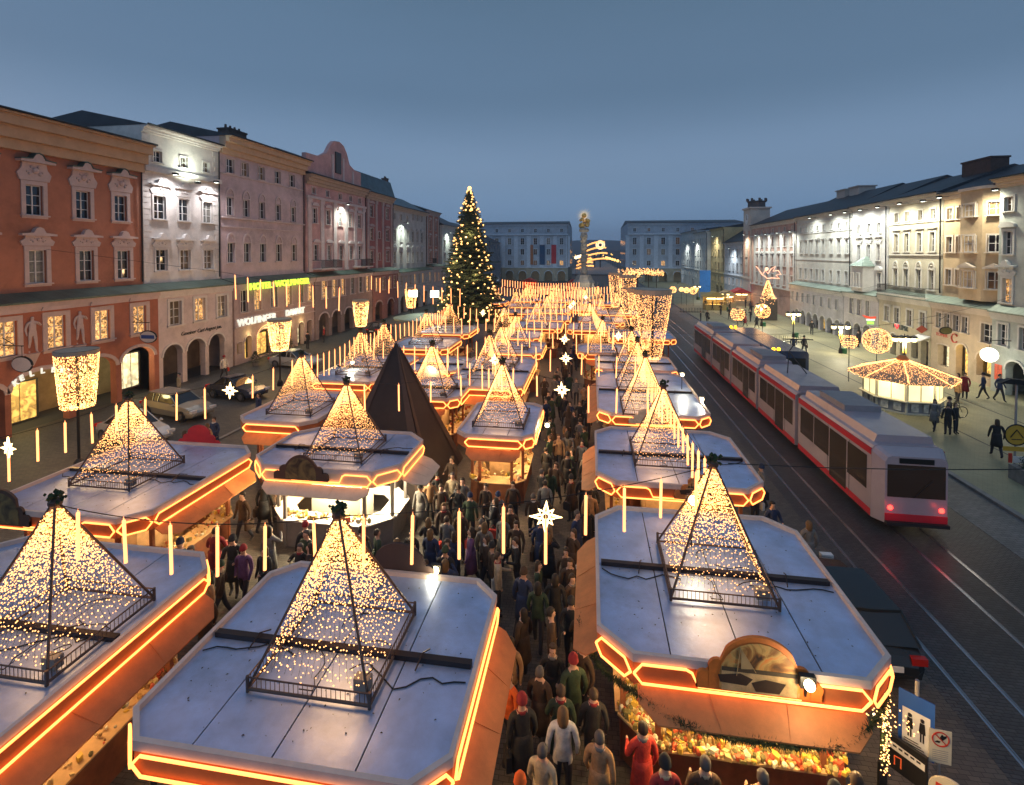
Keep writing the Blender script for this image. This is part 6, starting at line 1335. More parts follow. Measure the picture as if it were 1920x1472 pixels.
CN = {'black': (.018, .018, .02), 'dark brown': (.06, .035, .022), 'navy blue': (.02, .035, .09), 'dark green': (.03, .055, .03), 'grey': (.16, .155, .15), 'beige': (.42, .33, .22), 'white': (.62, .58, .53), 'dark red': (.25, .02, .025), 'red': (.6, .05, .03), 'orange': (.75, .13, .02), 'tan': (.35, .2, .1), 'violet': (.14, .06, .16), 'bright blue': (.05, .12, .5)}
DK = ['black'] * 5 + ['dark brown'] * 4 + ['navy blue', 'dark green', 'grey', 'tan', 'violet']
CW = ['black'] * 6 + ['dark brown'] * 5 + ['navy blue'] * 3 + ['dark green'] * 3 + ['grey'] * 3 + ['beige', 'tan', 'tan', 'dark red', 'violet', 'beige']
def person(x, y, rz, col, where, z=0, pose=None, hat=None, coat=None, child=False, label=None, s=None, group='people strolling the market', bag=None, simple=False):
    hatc = hat if isinstance(hat, str) else None
    hats = hatc or R.choice(['black', 'dark red', 'dark green', 'dark brown', 'navy blue', 'black']); has_hat = bool(hat) or R.random() < .22; has_scarf = R.random() < .4; bagc = bag or (R.choice(['dark brown', 'red', 'white', 'black']) if R.random() < .25 and not child and not simple else None)
    ext = ', %s hat' % hats if has_hat else (', %s bag' % bagc if bagc else ''); away = math.cos(rz) < 0
    lab = label or ('person in %s %s%s, %s, %s' % (col, 'coat' if coat else 'jacket', ext, 'facing away' if away else 'facing us', where))
    t_ = thing('person', lab, 'person', (x, y, z), rz, group); s = s or R.uniform(.95, 1.05); t_.scale = (s, s, s)
    b_ = ob('body', R.choice(BMC) if child else BM[pose if pose is not None else R.randrange(6)], t_); b_.color = (*CN[col], 1)
    k = .68 if child else 1
    dy = {2: -.033, 4: -.055}.get(pose, 0) if pose is not None else 0
    if has_hat:
        h = ob('hat', R.choice(HT[:2]), t_, (0, dy, 0)); h.color = (*CN[hats], 1)
    else: h = ob('hair', R.choice(HM), t_, (0, dy, 0))
    h.scale = (k, k, k)
    if not simple:
        e2 = ob('eyes', EYE, t_, (0, dy, 0)); e2.scale = (k, k, k)
        if has_scarf: f = ob('scarf', SCF, t_, (0, dy, 0)); f.scale = (k, k, k); f.color = (*CN[R.choice(['beige', 'dark red', 'white', 'grey'])], 1)
        if bagc: f = ob('bag', BAG, t_, (.27, 0, .84)); f.color = (*CN[bagc], 1)
    if coat: c_ = ob('coat_skirt', COATM, t_); c_.color = (*CN[col], 1); c_.scale = (k, k, k)
    return t_
OCC = []
def free(x, y, r_=.42):
    for cx, cy, hw, hd, z in STALLS:
        if abs(x - cx) < hw + .02 and abs(y - cy) < hd + .02: return False
    if abs(x + 8.5) < 2.9 and abs(y - 21.5) < 2.9: return False
    return all((x - a) ** 2 + (y - b) ** 2 > r_ * r_ for a, b in OCC)
def crowd(x0, x1, y0, y1, n, where, adir=None, simple=False):
    c = 0; t = 0
    while c < n and t < n * 30:
        t += 1; x = R.uniform(x0, x1); y = R.uniform(y0, y1)
        if not free(x, y): continue
        OCC.append((x, y)); c += 1; rz = R.choice([0, PI, R.uniform(-PI, PI)]) if adir is None else adir + R.uniform(-.5, .5)
        person(x, y, rz + R.uniform(-.4, .4), R.choice(CW), where.format(['front', 'middle', 'back'][min(2, int(3 * (y - y0) / (y1 - y0)))], 'left' if x < (x0 + x1) / 2 else 'right'), pose=R.randrange(6), coat=R.random() < .45, simple=simple)
def P1(x, y, rz, col, label, **k): OCC.append((x, y)); return person(x, y, rz, col, '', label=label, **k)
# shoppers around the lower right stall and in the lane (seen large)
P1(-1.55, 9.7, rad(150), 'orange', 'person in an orange jacket beside the right edge of the lower middle stall', pose=1)
P1(-.75, 8.3, rad(160), 'beige', 'person in a cream coat walking away in the lower lane', pose=1, coat=True)
P1(-.45, 9.0, rad(185), 'white', 'person in a pale jacket in the middle of the lower lane', pose=0)
P1(-1.05, 7.7, rad(10), 'black', 'person in black with an orange knitted hat in the lower lane', pose=0, hat='orange')
P1(-.6, 6.9, rad(20), 'beige', 'person in a light grey coat facing us near the bottom edge', pose=0, coat=True)
P1(-1.45, 6.4, rad(40), 'black', 'person in a black coat looking down at the bottom edge of the lane', pose=4, coat=True)
P1(-.25, 7.6, rad(170), 'dark brown', 'person in a brown coat beside the cream coat in the lane', pose=2, coat=True)
P1(.95, 9.0, rad(200), 'red', 'shopper in a long red coat at the left corner of the lit wares', pose=3, coat=True)
P1(1.25, 8.35, rad(190), 'dark red', 'shopper in a dark red jacket with white collar before the wares', pose=2)
P1(1.9, 8.45, rad(185), 'dark brown', 'shopper in dark brown at the centre of the front counter', pose=4, coat=True)
P1(1.7, 7.75, rad(175), 'black', 'black haired shopper in the second row at the counter', pose=0)
P1(2.75, 8.35, rad(180), 'tan', 'shopper in a tan coat leaning to the counter', pose=4, coat=True)
P1(3.3, 8.1, rad(170), 'dark brown', 'shopper in a broad brown coat under the right end of the flap', pose=0, coat=True)
P1(3.75, 8.25, rad(190), 'orange', 'shopper in an orange jacket between two brown coats', pose=3)
P1(4.2, 8.6, rad(185), 'red', 'shopper in a bright red jacket and black trousers at the right end of the counter', pose=3)
P1(2.3, 7.6, rad(180), 'black', 'shopper in black seen from above at the bottom edge', pose=0, coat=True)
P1(.35, 7.5, rad(175), 'dark brown', 'stroller in brown at the left of the front counter', pose=1, coat=True)
P1(.2, 8.7, rad(165), 'tan', 'stroller in a tan coat in front of the garland', pose=1, coat=True)
P1(-7.9, 6.3, rad(200), 'dark brown', 'large man in a dark coat left of the lower middle stall', pose=0, coat=True, s=1.06)
P1(-8.3, 4.7, rad(20), 'black', 'person in black at the lower left corner facing us', pose=0)
P1(-7.6, 5.0, rad(-20), 'black', 'second person in black at the lower left corner', pose=0)
for (x, y, c, lab) in ((-7.7, 8.0, 'dark brown', 'person in brown in the narrow left lane'), (-7.5, 8.9, 'black', 'person with fair hair in the narrow left lane'), (-7.8, 9.8, 'tan', 'person in tan with a pale bag in the left lane'), (-7.6, 10.6, 'beige', 'person in beige near the back corner of the lower middle stall')):
    P1(x, y, R.uniform(-3, 3), c, lab)
for (x, y, c, po, lab) in ((-1.2, 9.1, 'black', 2, 'person in black close behind the orange jacket'), (-.95, 9.9, 'dark brown', 1, 'stooping person in dark brown in the lower lane'), (-.3, 10.2, 'dark green', 0, 'person in dark green beside the star string'), (-1.3, 7.1, 'dark brown', 0, 'person in brown near the orange knitted hat'), (-.1, 6.6, 'black', 0, 'person in black right of the light grey coat'), (.55, 6.7, 'dark brown', 2, 'person in dark brown at the bottom edge left of the wares'), (-.75, 10.6, 'black', 3, 'person in black farther up the lower lane'), (.1, 9.6, 'black', 1, 'person in black close to the garland corner'), (2.9, 7.3, 'black', 0, 'person in black at the very bottom before the counter'), (3.7, 7.4, 'dark brown', 2, 'person in brown at the bottom right of the shoppers'), (-1.0, 5.9, 'black', 0, 'person in black at the very bottom of the lane')):
    P1(x, y, R.choice([0, PI]) + R.uniform(-.5, .5), c, lab, pose=po, coat=R.random() < .6)
crowd(-8.2, -2.0, 11.3, 14.8, 34, '{1} {0}, kiosk crowd')
crowd(-11.6, -8.4, 10.8, 14.6, 12, '{0} of crowd by left stall')
crowd(-1.7, -.1, 9.5, 16.5, 20, '{0} of lower middle lane')
crowd(-2.0, .1, 16.5, 24, 24, '{0} of lane beyond second star')
crowd(-5.3, -2.0, 14.8, 18.6, 18, '{1} {0} before narrow glowing stall')
crowd(-1.4, -.1, 5.6, 8, 3, 'bottom edge of middle lane'); crowd(-.1, 5.2, 6.2, 7.2, 6, 'bottom edge, {1} side')
crowd(-11.8, -11.0, 15.5, 20, 7, '{0} of gap left of kiosk')
crowd(-6.6, -5.4, 17, 21, 4, '{0} of gap by dark tent')
crowd(-3.0, .0, 24, 34, 22, '{1} {0}, deep middle aisle', simple=True); crowd(-2.6, -.9, 34, 52, 16, '{0} of far middle aisle', simple=True)
crowd(-11.2, -7.9, 27, 36, 10, '{0}, between left rows', simple=True); crowd(-10, -8, 36, 56, 8, '{0}, near the fir', simple=True)
crowd(-18.5, -17, 12, 24, 4, '{0}, kerb by cars'); crowd(5.6, 7.4, 16.5, 24, 5, '{0}, beside the rails')
# plaza people
PL = [(19.2, 30.6, 'black', 'person in black standing on the kerb, nearest of the plaza group', 0), (19.75, 30.9, 'black', 'taller person in black standing in the plaza group', 0), (20.0, 31.8, 'dark brown', 'person at the back of the plaza group', 0), (18.95, 31.3, 'grey', 'grey person at the left of the plaza group', 1),
      (19.5, 27.7, 'black', 'lone walker in a dark jacket on the plaza right of the group', 1), (19.9, 53.7, 'navy blue', 'left one of a pair of walkers on the plaza', 1), (20.8, 53.5, 'black', 'right one of a pair of walkers on the plaza', 1),
      (24.5, 38.2, 'white', 'person in a white coat at the shops right of the kiosk', 0), (25.2, 38.6, 'dark red', 'person in dark red by the shops', 0), (26.3, 38.6, 'navy blue', 'person in a blue jacket by the shops', 1), (27.0, 38.2, 'navy blue', 'second person in blue by the shops', 1), (23.6, 36.8, 'tan', 'person in tan walking right of the kiosk', 1),
      (15.5, 75, 'black', 'left one of a distant pair near the road', 0), (16.4, 75, 'black', 'right one of a distant pair near the road', 0), (20.6, 72, 'dark red', 'distant walker below the left ball light', 1), (21.6, 70.5, 'black', 'distant walker right below the left ball light', 1), (26.5, 66, 'black', 'walker before the arcade', 1), (27.8, 58, 'black', 'person by the arcade under the big ball light', 0), (28.2, 62.5, 'dark green', 'person at the arcade by the middle lamp', 0), (17.0, 118, 'black', 'lone far walker on the plaza', 1)]
for x, y, c, lab, po in PL: P1(x, y, R.uniform(-3, 3), c, lab, z=.1, pose=po, coat=R.random() < .4)
for k in range(16): x, y = R.uniform(20, 28.5), R.uniform(76, 100); c_ = R.choice(CW); P1(x, y, R.uniform(-3, 3), c_, 'distant stroller in %s, %s, %s' % (c_, ['before the town hall front', 'midway on the far plaza', 'far plaza, road side'][0 if x > 26 else (1 if x > 23 else 2)], 'near the light tower' if y < 86 else 'by the far booths'), z=.1, simple=True)
for i, (x, y, c) in enumerate(((-28.6, 36.2, 'white'), (-19.0, 26.8, 'navy blue'), (-28.8, 48.6, 'black'), (-29.2, 52.6, 'dark red'), (-27.5, 30.5, 'beige'))): P1(x, y, R.uniform(-3, 3), c, ['person in white before the dark arches', 'person in blue with a hat by the parked cars', 'person in black before the shop windows', 'person in dark red before the shop windows', 'person in beige at the lit shop window'][i], s=1.05)

# ------------------------------------------------------------------ signs
sg = thing('sign_board', 'black street board with a white tram picture at the lower right corner', 'sign', (5.64, 9.95, 0), math.atan2(-.45, .39))
part('board', MB().box(-.36, .36, -.03, .03, .55, 1.16), mat('board_black', (.012, .012, .014), .35, var=0), sg); part('leg', MB().box(-.34, -.3, -.16, .16, 0, .6), iron, sg); part('leg', MB().box(.3, .34, -.16, .16, 0, .6), iron, sg)
mb = MB(); mb.prism([(-.33, .99), (-.27, .93), (.33, .91), (.33, 1.03), (-.27, 1.06)], -.036, -.031, 'y'); part('tram_picture', mb, white_p, sg)
mb = MB(); [mb.box(-.24 + .09 * k, -.18 + .09 * k, -.039, -.0365, .985, 1.02) for k in range(6)]; part('tram_picture_windows', mb, MT['board_black'], sg)
mb = MB(); mb.tube([(-.12, -.034, .66), (-.12, -.034, .82), (-.02, -.034, .84), (-.02, -.034, .66)], .014, 4); part('red_mark', mb, mat('red_mark', (.7, .12, .03), .5, emit=(1, .15, .03), es=.3), sg)
ws = thing('toilet_sign', 'blue framed toilet sign with two black figures beside the lower right stall', 'sign', (5.88, 10.02, 0), rad(-38))
part('pole', MB().tube([(0, .03, 0), (0, .03, 2.25)], .035, 8), mat('pole_grey', (.3, .28, .27), .5), ws)
part('panel', MB().box(-.26, .26, -.01, .01, .92, 1.98), mat('sign_blue', (.02, .09, .38), .4, var=0), ws); part('white_field', MB().box(-.2, .2, -.014, -.0105, .98, 1.68), white_p, ws)
for sx in (-.09, .09):
    mb = MB(); mb.lathe([(.001, .035), (.03, .02), (.03, -.02), (.001, -.035)], 8, (sx, -.017, 1.58)); mb.prism([(sx - .05, 1.34), (sx + .05, 1.34), (sx + .035, 1.53), (sx - .035, 1.53)], -.02, -.0145, 'y'); mb.box(sx - .03, sx - .008, -.02, -.0145, 1.18, 1.34); mb.box(sx + .008, sx + .03, -.02, -.0145, 1.18, 1.34); part('figure_symbol', mb, MT['board_black'], ws)
mb = MB(); [mb.box(-.17, .12 - .04 * k, -.017, -.0145, 1.02 + .045 * k, 1.035 + .045 * k) for k in range(3)]; part('small_print', mb, MT['board_black'], ws)
ns = thing('prohibition_sign', 'white sign with a red crossed circle against feeding birds', 'sign', (6.17, 9.85, 0), rad(-6))
part('panel', MB().box(-.17, .17, -.008, .008, .95, 1.55), m_cream, ns); part('pole', MB().tube([(0, .03, 0), (0, .03, 1.5)], .025, 6), MT['pole_grey'], ns)
mb = MB(); mb.tube([(.125 * math.cos(2 * PI * k / 22), -.012, 1.39 + .125 * math.sin(2 * PI * k / 22)) for k in range(22)], .012, 4, closed=True); mb.tube([(-.09, -.012, 1.48), (.09, -.012, 1.3)], .011, 4); part('crossed_circle', mb, mat('sign_red', (.55, .04, .02), .5, var=0), ns)
mb = MB(); mb.prism([(-.02, 1.4), (.03, 1.37), (.08, 1.42), (.1, 1.47), (.05, 1.45), (.02, 1.48), (.0, 1.44)], -.013, -.0085, 'y'); mb.prism([(-.09, 1.33), (-.02, 1.32), (.0, 1.35), (-.05, 1.36)], -.013, -.0085, 'y'); part('bird_symbol', mb, MT['board_black'], ns)
mb = MB(); [mb.box(-.12, .12, -.011, -.0085, 1.0 + .035 * k, 1.012 + .035 * k) for k in range(6)]; part('small_print', mb, MT['pole_grey'], ns)
os_ = thing('round_board', 'cream round topped board with a red bar in the very corner', 'sign', (6.1, 9.45, 0), rad(-35)); mb = MB(); mb.prism([(-.3, .3), (.3, .3)] + [(.3 * math.cos(PI * k / 12), .75 + .3 * math.sin(PI * k / 12)) for k in range(13)], -.02, .02, 'y'); part('panel', mb, m_cream, os_)
part('red_bar', MB().box(-.2, .06, -.03, -.021, .82, .9), MT['sign_red'], os_); part('foot', MB().box(-.25, .25, -.15, .15, 0, .3), iron, os_)
# sign post at the right edge with planter
sp_ = thing('sign_post', 'tall sign post with a round yellow sign at the right edge', 'sign', (18.75, 25.6, .1))
part('pole', MB().tube([(0, 0, 0), (0, 0, 4.3)], .045, 8), MT['pole_grey'], sp_); part('lamp_head', MB().prism([(-.75, 4.1), (.3, 4.05), (.4, 4.25), (-.3, 4.32)], -.12, .12, 'y'), iron, sp_)
mb = MB(); mb.tube([(.46 * math.cos(2 * PI * k / 24), -.07, 1.82 + .46 * math.sin(2 * PI * k / 24)) for k in range(24)], .03, 5, closed=True); part('sign_rim', mb, iron, sp_)
o = part('round_sign', MB().lathe([(.45, 0), (.45, .02)], 24), mat('sign_yellow', (.55, .32, .03), .5, var=.05), sp_, (0, -.05, 1.82)); o.rotation_euler = (PI / 2, 0, 0)
mb = MB(); mb.tube([(-.25, -.08, 1.7), (0, -.08, 2.05), (.25, -.08, 1.7)], .025, 4); mb.tube([(-.2, -.08, 1.62), (.2, -.08, 1.62)], .02, 4); part('sign_symbol', mb, iron, sp_)
part('arrow_plate', MB().box(-.5, .5, -.06, -.03, 1.08, 1.28), MT['sign_yellow'], sp_); part('white_plate', MB().box(-.1, .4, -.06, -.03, .55, .85), white_p, sp_); part('red_plate', MB().box(-.28, -.14, -.06, -.03, .55, .98), MT['sign_red'], sp_)
pt = thing('planter', 'stone planter with a small dark shrub at the foot of the sign post', 'planter', (18.95, 24.7, .1)); part('tub', MB().prism([(-.7, -.55), (.7, -.55), (.7, .55), (-.7, .55)], 0, .62), m_slab, pt)
mb = MB()
for k in range(420):
    a = R.uniform(0, 6.28); r_ = .55 * math.sqrt(R.random()); z = .6 + R.random() * .75 * (1 - r_); p = Vector((r_ * math.cos(a), r_ * math.sin(a), z)); d = Vector((R.uniform(-1, 1), R.uniform(-1, 1), R.uniform(0, 1))) * .14; s_ = Vector((d.y, -d.x, 0)) * .25; mb.add([p - s_, p + s_, p + d], [(0, 1, 2)])
part('shrub', mb, m_grn, pt)
# left hanging signs, shop fronts
def hang_sign(x, y, z, m, lab, r_=.62, bar=1.2):
    t_ = thing('hanging_sign', lab, 'sign', (x, y, z)); part('bracket', MB().tube([(-bar, 0, r_ + .35), (.1, 0, r_ + .35)], .03, 5).tube([(0, 0, r_ + .35), (0, 0, r_ * .6)], .012, 4).tube([(-bar, 0, r_ + .75), (-.5, 0, r_ + .4)], .02, 4), iron, t_)
    mb = MB(); mb.prism([(r_ * math.cos(2 * PI * k / 20), r_ * .62 * math.sin(2 * PI * k / 20)) for k in range(20)], -.05, .05, 'y'); part('plate', mb, m, t_)
    mb = MB(); mb.tube([(r_ * math.cos(2 * PI * k / 20), 0, r_ * .62 * math.sin(2 * PI * k / 20)) for k in range(20)], .06, 5, closed=True); part('plate_rim', mb, iron, t_); return t_
hang_sign(-29.7, 22.6, 4.1, white_p, 'oval white hanging sign with a red mark at the far left'); h2 = hang_sign(-29.6, 30.3, 4.3, white_p, 'oval blue and white hanging sign on the salmon house'); part('blue_band', MB().box(-.5, .5, -.065, -.051, -.12, .12), MT['sign_blue'], h2)
hang_sign(28.3, 45.6, 3.75, mat('olive_plate', (.12, .11, .03), .5), 'dark oval hanging sign on the apricot house', .42, .0); 
t_ = thing('wall_globe_lamp', 'big round white lamp hanging before the grey green house', 'lamp', (27.3, 39.6, 2.95)); part('globe', MB().ball((0, 0, 0), .5, 16, 10), mat('globe_glow', (1, 1, .9), emit=(1, .98, .82), es=2.2, var=0), t_, smooth=True); part('bracket', MB().tube([(0, 0, .45), (0, 0, 1.0), (1.3, 0, 1.0)], .03, 5), iron, t_); lamp('POINT', (0, 0, -.6), 60, (1, .95, .75), t_, .4)
mb = MB(); mb.prism([(-.45, 0), (0, -.35), (.45, 0), (0, .35)], -.04, .04, 'y'); dm = solo('diamond_sign', mb, mat('rust_sign', (.35, .07, .04), .5), 'rust red diamond shaped hanging sign on the cream house', 'sign', (28.3, 48.6, 3.4)); part('bracket', MB().tube([(-.4, 0, .55), (.9, 0, .55)], .025, 4).tube([(0, 0, .55), (0, 0, .3)], .015, 4), iron, dm)
mb = MB(); mb.prism([(-.8, .5), (-.5, .2), (0, .1), (.5, .15), (.5, .35), (0, .3)], -.05, .05, 'y'); fs = solo('horn_sign', mb, mat('red_lit', (.7, .08, .04), .5, emit=(1, .1, .04), es=.6), 'red lit horn shaped shop sign left of the heart sign', 'sign', (28.6, 57.3, 3.1)); part('white_bar', MB().box(-.4, .4, -.05, .05, -.1, .08), sign_w, fs); part('green_bar', MB().box(-.3, .3, -.05, .05, -.45, -.2), mat('green_lit', (.3, .8, .1), emit=(.4, 1, .1), es=1.2, var=0), fs)
sh = thing('shop_lettering', 'faded red lettering with a curved arrow on the apricot house', 'sign', (29.15, 48.1, 3.0), -PI / 2); text('RÖMER', .42, MT['sign_red'], sh, (.0, -.03, 0), FACE, .01); mb = MB(); mb.tube([(.35 * math.cos(a), -.03, .1 + .35 * math.sin(a)) for a in [.6 + 5 * k / 14 for k in range(15)]], .05, 4); part('arrow', mb, MT['sign_red'], sh, (2.2, 0, 0))
kl = thing('arch_lettering', 'white capital letters following the lit arch of the salmon house', 'sign', (-31, 23.0, 0), PI / 2)
for i, ch in enumerate('KELLER'):
    a = rad(158 - 23 * i); text(ch, .42, sign_w, kl, (1.55 + 1.45 * math.cos(a) - .12, -.1, 2.5 + .62 * math.sin(a)), (PI / 2, 0, 0), .03, offset=.015).rotation_euler = (PI / 2, -(PI / 2 - a) * -.35, 0)
def shopfront(x, y, w, h, m, lab, z0=.3, fm=dark_p, mull=3, back=.7, rz=PI / 2):
    t_ = thing('shop_window', lab, 'shop window', (x, y, z0), rz); part('frame', MB().box(-w/2, -w/2 + .07, 0, .1, 0, h).box(w/2 - .07, w/2, 0, .1, 0, h).box(-w/2, w/2, -.01, .11, h - .07, h).box(-w/2, w/2, -.01, .11, -.02, .06), fm, t_)
    for k in range(mull): a = -w/2 + .07 + (w - .14) * k / mull; part('pane', MB().box(a + .03, a + (w - .14) / mull - .03, .04, .06, .08, h - .09), m, t_)
    return t_
shopfront(-31.9, 30.9, 2.0, 2.5, glass_w, 'bright shop window under the right arch of the salmon house', .5); lamp('POINT', (-31.2, 30.9, 2.6), 45, (1, .85, .5), None, .2)
shopfront(-33.0, 24.5, 2.9, 2.4, glass_o, 'yellow lit cellar entrance under the lettered arch', .05); lamp('POINT', (-32.2, 24.5, 2.3), 70, (1, .85, .35), None, .3)
shopfront(-33.2, 28.0, 1.2, 2.5, glass_glow, 'glazed door under the middle arch of the salmon house', .0); lamp('POINT', (-32.4, 28, 2.4), 25, (1, .7, .35), None, .3)
for (y, w, h, z, m, lab) in ((41.25, .5, 1.7, .6, glass_w, 'narrow bright window left of the hotel arch'), (42.4, .9, 2.1, .1, glass_o, 'yellow arched door of the hotel'), (44.9, 1.9, 2.2, .15, glass_o, 'lit cafe window ringed with little lights'), (48.8, 1.0, 2.1, .1, glass_o, 'yellow lit arch right of the hotel cafe'), (51.0, 1.0, 2.1, .1, glass_w, 'pale lit arch at the right end of the hotel')):
    shopfront(-31.5, y, w, h, m, lab, z, mull=1 if w < 1.2 else 2)
for y in (42.4, 44.9, 48.8, 51): lamp('POINT', (-30.6, y, 2.6), 22, (1, .8, .3), None, .25)
mb = MB(); [mb.octa((0, 1.35 * math.cos(PI * k / 26), 2.0 + .95 * math.sin(PI * k / 26)), .05) for k in range(27)]; [mb.octa((0, s_ * 1.35, .3 + .09 * k * 2), .045) for k in range(9) for s_ in (-1, 1)]
ob('door_garland', mb.mesh('door_garland', bulb_m), None, (-30.8, 44.8, .1), label='ring of little lights around the hotel cafe door', category='light string')
for (y, w, m, lab, z, h) in ((47.3, 1.2, glass_w, 'lit shop window with red goods on the apricot house', .4, 1.9), (45.15, 1.2, glass_o, 'amber lit passage in the apricot house', .1, 2.3), (42.8, 1.4, glass_o, 'arched window with yellow and red light near the round lamp', .8, 1.6), (49.7, .9, white_p, 'white door panel under the small awning', .1, 2.0), (51.1, .9, glass, 'dark shop window of the cream house', .4, 1.7), (52.8, .9, glass, 'second dark shop window of the cream house', .4, 1.7), (70.6, .9, glass_o, 'single amber lit arch of the long arcade', .2, 1.7)):
    shopfront(29.75, y, w, h, m, lab, z, mull=1 if w < 1 else 2, rz=-PI / 2)
lamp('POINT', (29.0, 45.15, 2.2), 16, (1, .7, .2), None, .2); lamp('POINT', (28.9, 42.8, 2.4), 14, (1, .7, .3), None, .2)
# carved figures on the salmon house
for y in (24.1, 26.8):
    f = ob('carved_figure', None, None, (-30.93, y, 4.35), PI / 2 - PI / 2 + rad(90), label='pale carved figure between the reflection-painted windows of the salmon house, %s' % ('left one' if y < 25 else 'right one'), category='statue', group='carved figures on the salmon house')
    me = body_mesh('statue', .12, arms={1: 'up'}); me.materials.clear(); [me.materials.append(MT['trim_L15']) for k in range(4)]; b_ = ob('figure', me, f); b_.scale = (1.3, .7, 1.2); part('console', MB().lathe([(.05, -.7), (.2, -.4), (.35, -.1), (.4, 0)], 8, sy=.5), MT['trim_L15'], f)
# small fir shrubs in tubs by the hotel
for i, (y, s_) in enumerate(((43.2, .8), (46.0, .95), (41.0, .6))):
    t_ = thing('potted_fir', ['small potted fir by the hotel arch', 'bushy potted fir before the cafe window', 'smallest potted fir at the hotel corner'][i], 'plant', (-29.3, y, 0)); part('pot', MB().lathe([(.25, 0), (.32, .4)], 10), m_slab, t_); mb = MB()
    for k in range(600): t = R.random(); a = R.uniform(0, 6.28); r_ = s_ * (1 - t) * R.uniform(.5, 1); p = Vector((r_ * math.cos(a), r_ * math.sin(a), .35 + 1.5 * s_ * t)); d = Vector((math.cos(a), math.sin(a), R.uniform(-.3, .4))) * .18; q = Vector((-d.y, d.x, 0)) * .2; mb.add([p - q, p + q, p + d], [(0, 1, 2)])
    part('foliage', mb, m_grn, t_)
# red heart shaped sign at the back of the left stall
t_ = thing('red_board', 'red scalloped board standing at the back of the left stall roof', 'sign', (-14.3, 16.75, 2.9)); picture_board(t_, .0, 0, -.1, 1.7, .8, mat('red_cloth', (.45, .02, .03), .7), PI, 'red')
t_ = thing('dark_board', 'dark rounded board seen from behind at the back of the lower middle stall', 'sign', (-4.15, 10.62, 2.6)); picture_board(t_, .0, 0, 0, 2.0, .95, mat('board_back', (.045, .03, .03), .8), PI, 'dark')

# garlands and counter lights of the lower right stall
garland(s3, bulbs=False, pts=[(-2.6, .9, 2.2), (-2.85, -1.0, 2.2), (-2.5, -2.15, 2.3), (-1.8, -2.75, 2.35), (-1.1, -3.05, 2.2), (0, -3.12, 2.14), (1.2, -3.05, 2.18), (1.8, -2.8, 2.35), (2.4, -2.2, 2.4)], n=520, r=.085, sag=.04)
garland(s3, [(2.4, -2.1, 2.4), (2.42, -2.05, 1.1)], n=420, r=.05, bulbs=True)
mb = MB(); [mb.octa((2.42 + R.uniform(-.06, .06), -2.1 + R.uniform(-.06, .06), R.uniform(.95, 2.4)), .014) for k in range(110)]; [mb.octa((R.uniform(1.7, 2.55), -2.6 + R.uniform(-.2, .3), R.uniform(2.2, 2.4)), .013) for k in range(60)]; part('light_chain', mb, bulb_m, s3, kind='stuff')
garland(s2, [(2.35, -1.7, 2.4), (2.35, 1.7, 2.4)], n=200, bulbs=False); garland(s7, [(-1.3, -1.95, 2.3), (1.3, -1.95, 2.3)], n=300, bulbs=False)
# wares on a sloping rack right round the lower right stall
def rack_f():
    q = R.random()
    if q < .62: x = R.uniform(-1.6, 1.7); y = -2.15 - R.uniform(-.55, .12); return x, y, .97 + max(0, (y + 2.1)) * 1.1
    t = R.random(); x = -1.6 - .55 * t; y = -2.2 + .75 * t; o = R.uniform(-.45, .1); return x - o * .6, y - o * .6, .97 + max(0, -o) * 1.0
goods('golden gifts, candles and toys crowded on the lit counter of the lower right stall', rack_f, 1500, (2.8, 11.6, 0), smin=.035, smax=.1)
gp_ = MB(); rr = random.Random(4)
for k in range(7):
    for j in range(5): gp_.ball((-.55 + .12 * k, -1.45 + .02 * j, 1.45 + .11 * j), .042, 6, 4)
ob('candle_glasses', gp_.mesh('candle_glasses', mat('candle_glass', (.9, .75, .4), .3, emit=(1, .7, .25), es=1.6, var=0)), None, (2.8, 11.6, 0), kind='stuff', label='rows of glowing candle glasses at the back of the lower right stall', category='goods')
for i, (x, y, z) in enumerate(((-.3, -2.5, 2.05), (.75, -2.5, 2.05), (1.55, -2.55, 2.1), (-1.6, -2.2, 2.1), (2.1, -2.4, 2.2))):
    part('spot_bulb', MB().ball((x, y, z), .045, 8, 6), mat('spot_glow', (1, .9, .7), emit=(1, .8, .45), es=14, var=0), s3); lamp('POINT', (x, y, z - .12), 48, (1, .68, .28), s3, .06)
# flood lamps seen as bright points
for i, (x, y, z, e, lab) in enumerate(((3.55, 8.72, 2.98, 26, 'small flood lamp lighting the picture board of the lower right stall'), (-1.75, 21.2, 2.75, 70, 'bright flood lamp on the corner of the narrow middle stall'), (-3.35, 10.68, 2.98, 22, 'bright flood lamp on the back edge of the lower middle stall'), (2.45, 12.5, 4.1, 35, 'round flood lamp beside the lower right light pyramid'), (4.75, 27.2, 3.7, 60, 'upper bright flood lamp over the right row roofs'), (5.25, 24.9, 3.1, 60, 'lower bright flood lamp at the right edge of the row'), (-14.3, 29.1, 3.3, 80, 'brightest flood lamp behind the white lit kiosk'), (-9.2, 29.0, 3.15, 50, 'flood lamp before the oval picture board'))):
    t_ = thing('flood_lamp', lab, 'lamp', (x, y, z), 0, 'flood lamps on the stalls'); part('housing', MB().box(-.12, .12, .04, .14, -.1, .1), iron, t_); part('bracket', MB().tube([(0, .1, 0), (0, .15, 2.9 - z if z > 3 else -.3)], .02, 5), iron, t_)
    part('lamp_face', MB().ball((0, 0, 0), .085 if i != 3 else .11, 10, 6), mat('spot_glow', (1, .9, .7)), t_); lamp('POINT', (0, -.2, 0), e, (1, .78, .45), t_, .08)
# stall 5 interior wares
goods('breads and sweets on the white lit counter of the octagonal kiosk', lambda: (R.uniform(-1.6, 1.6), R.uniform(-1.3, -.9), .97), 90, (-8.8, 17.1, 0), smax=.12)

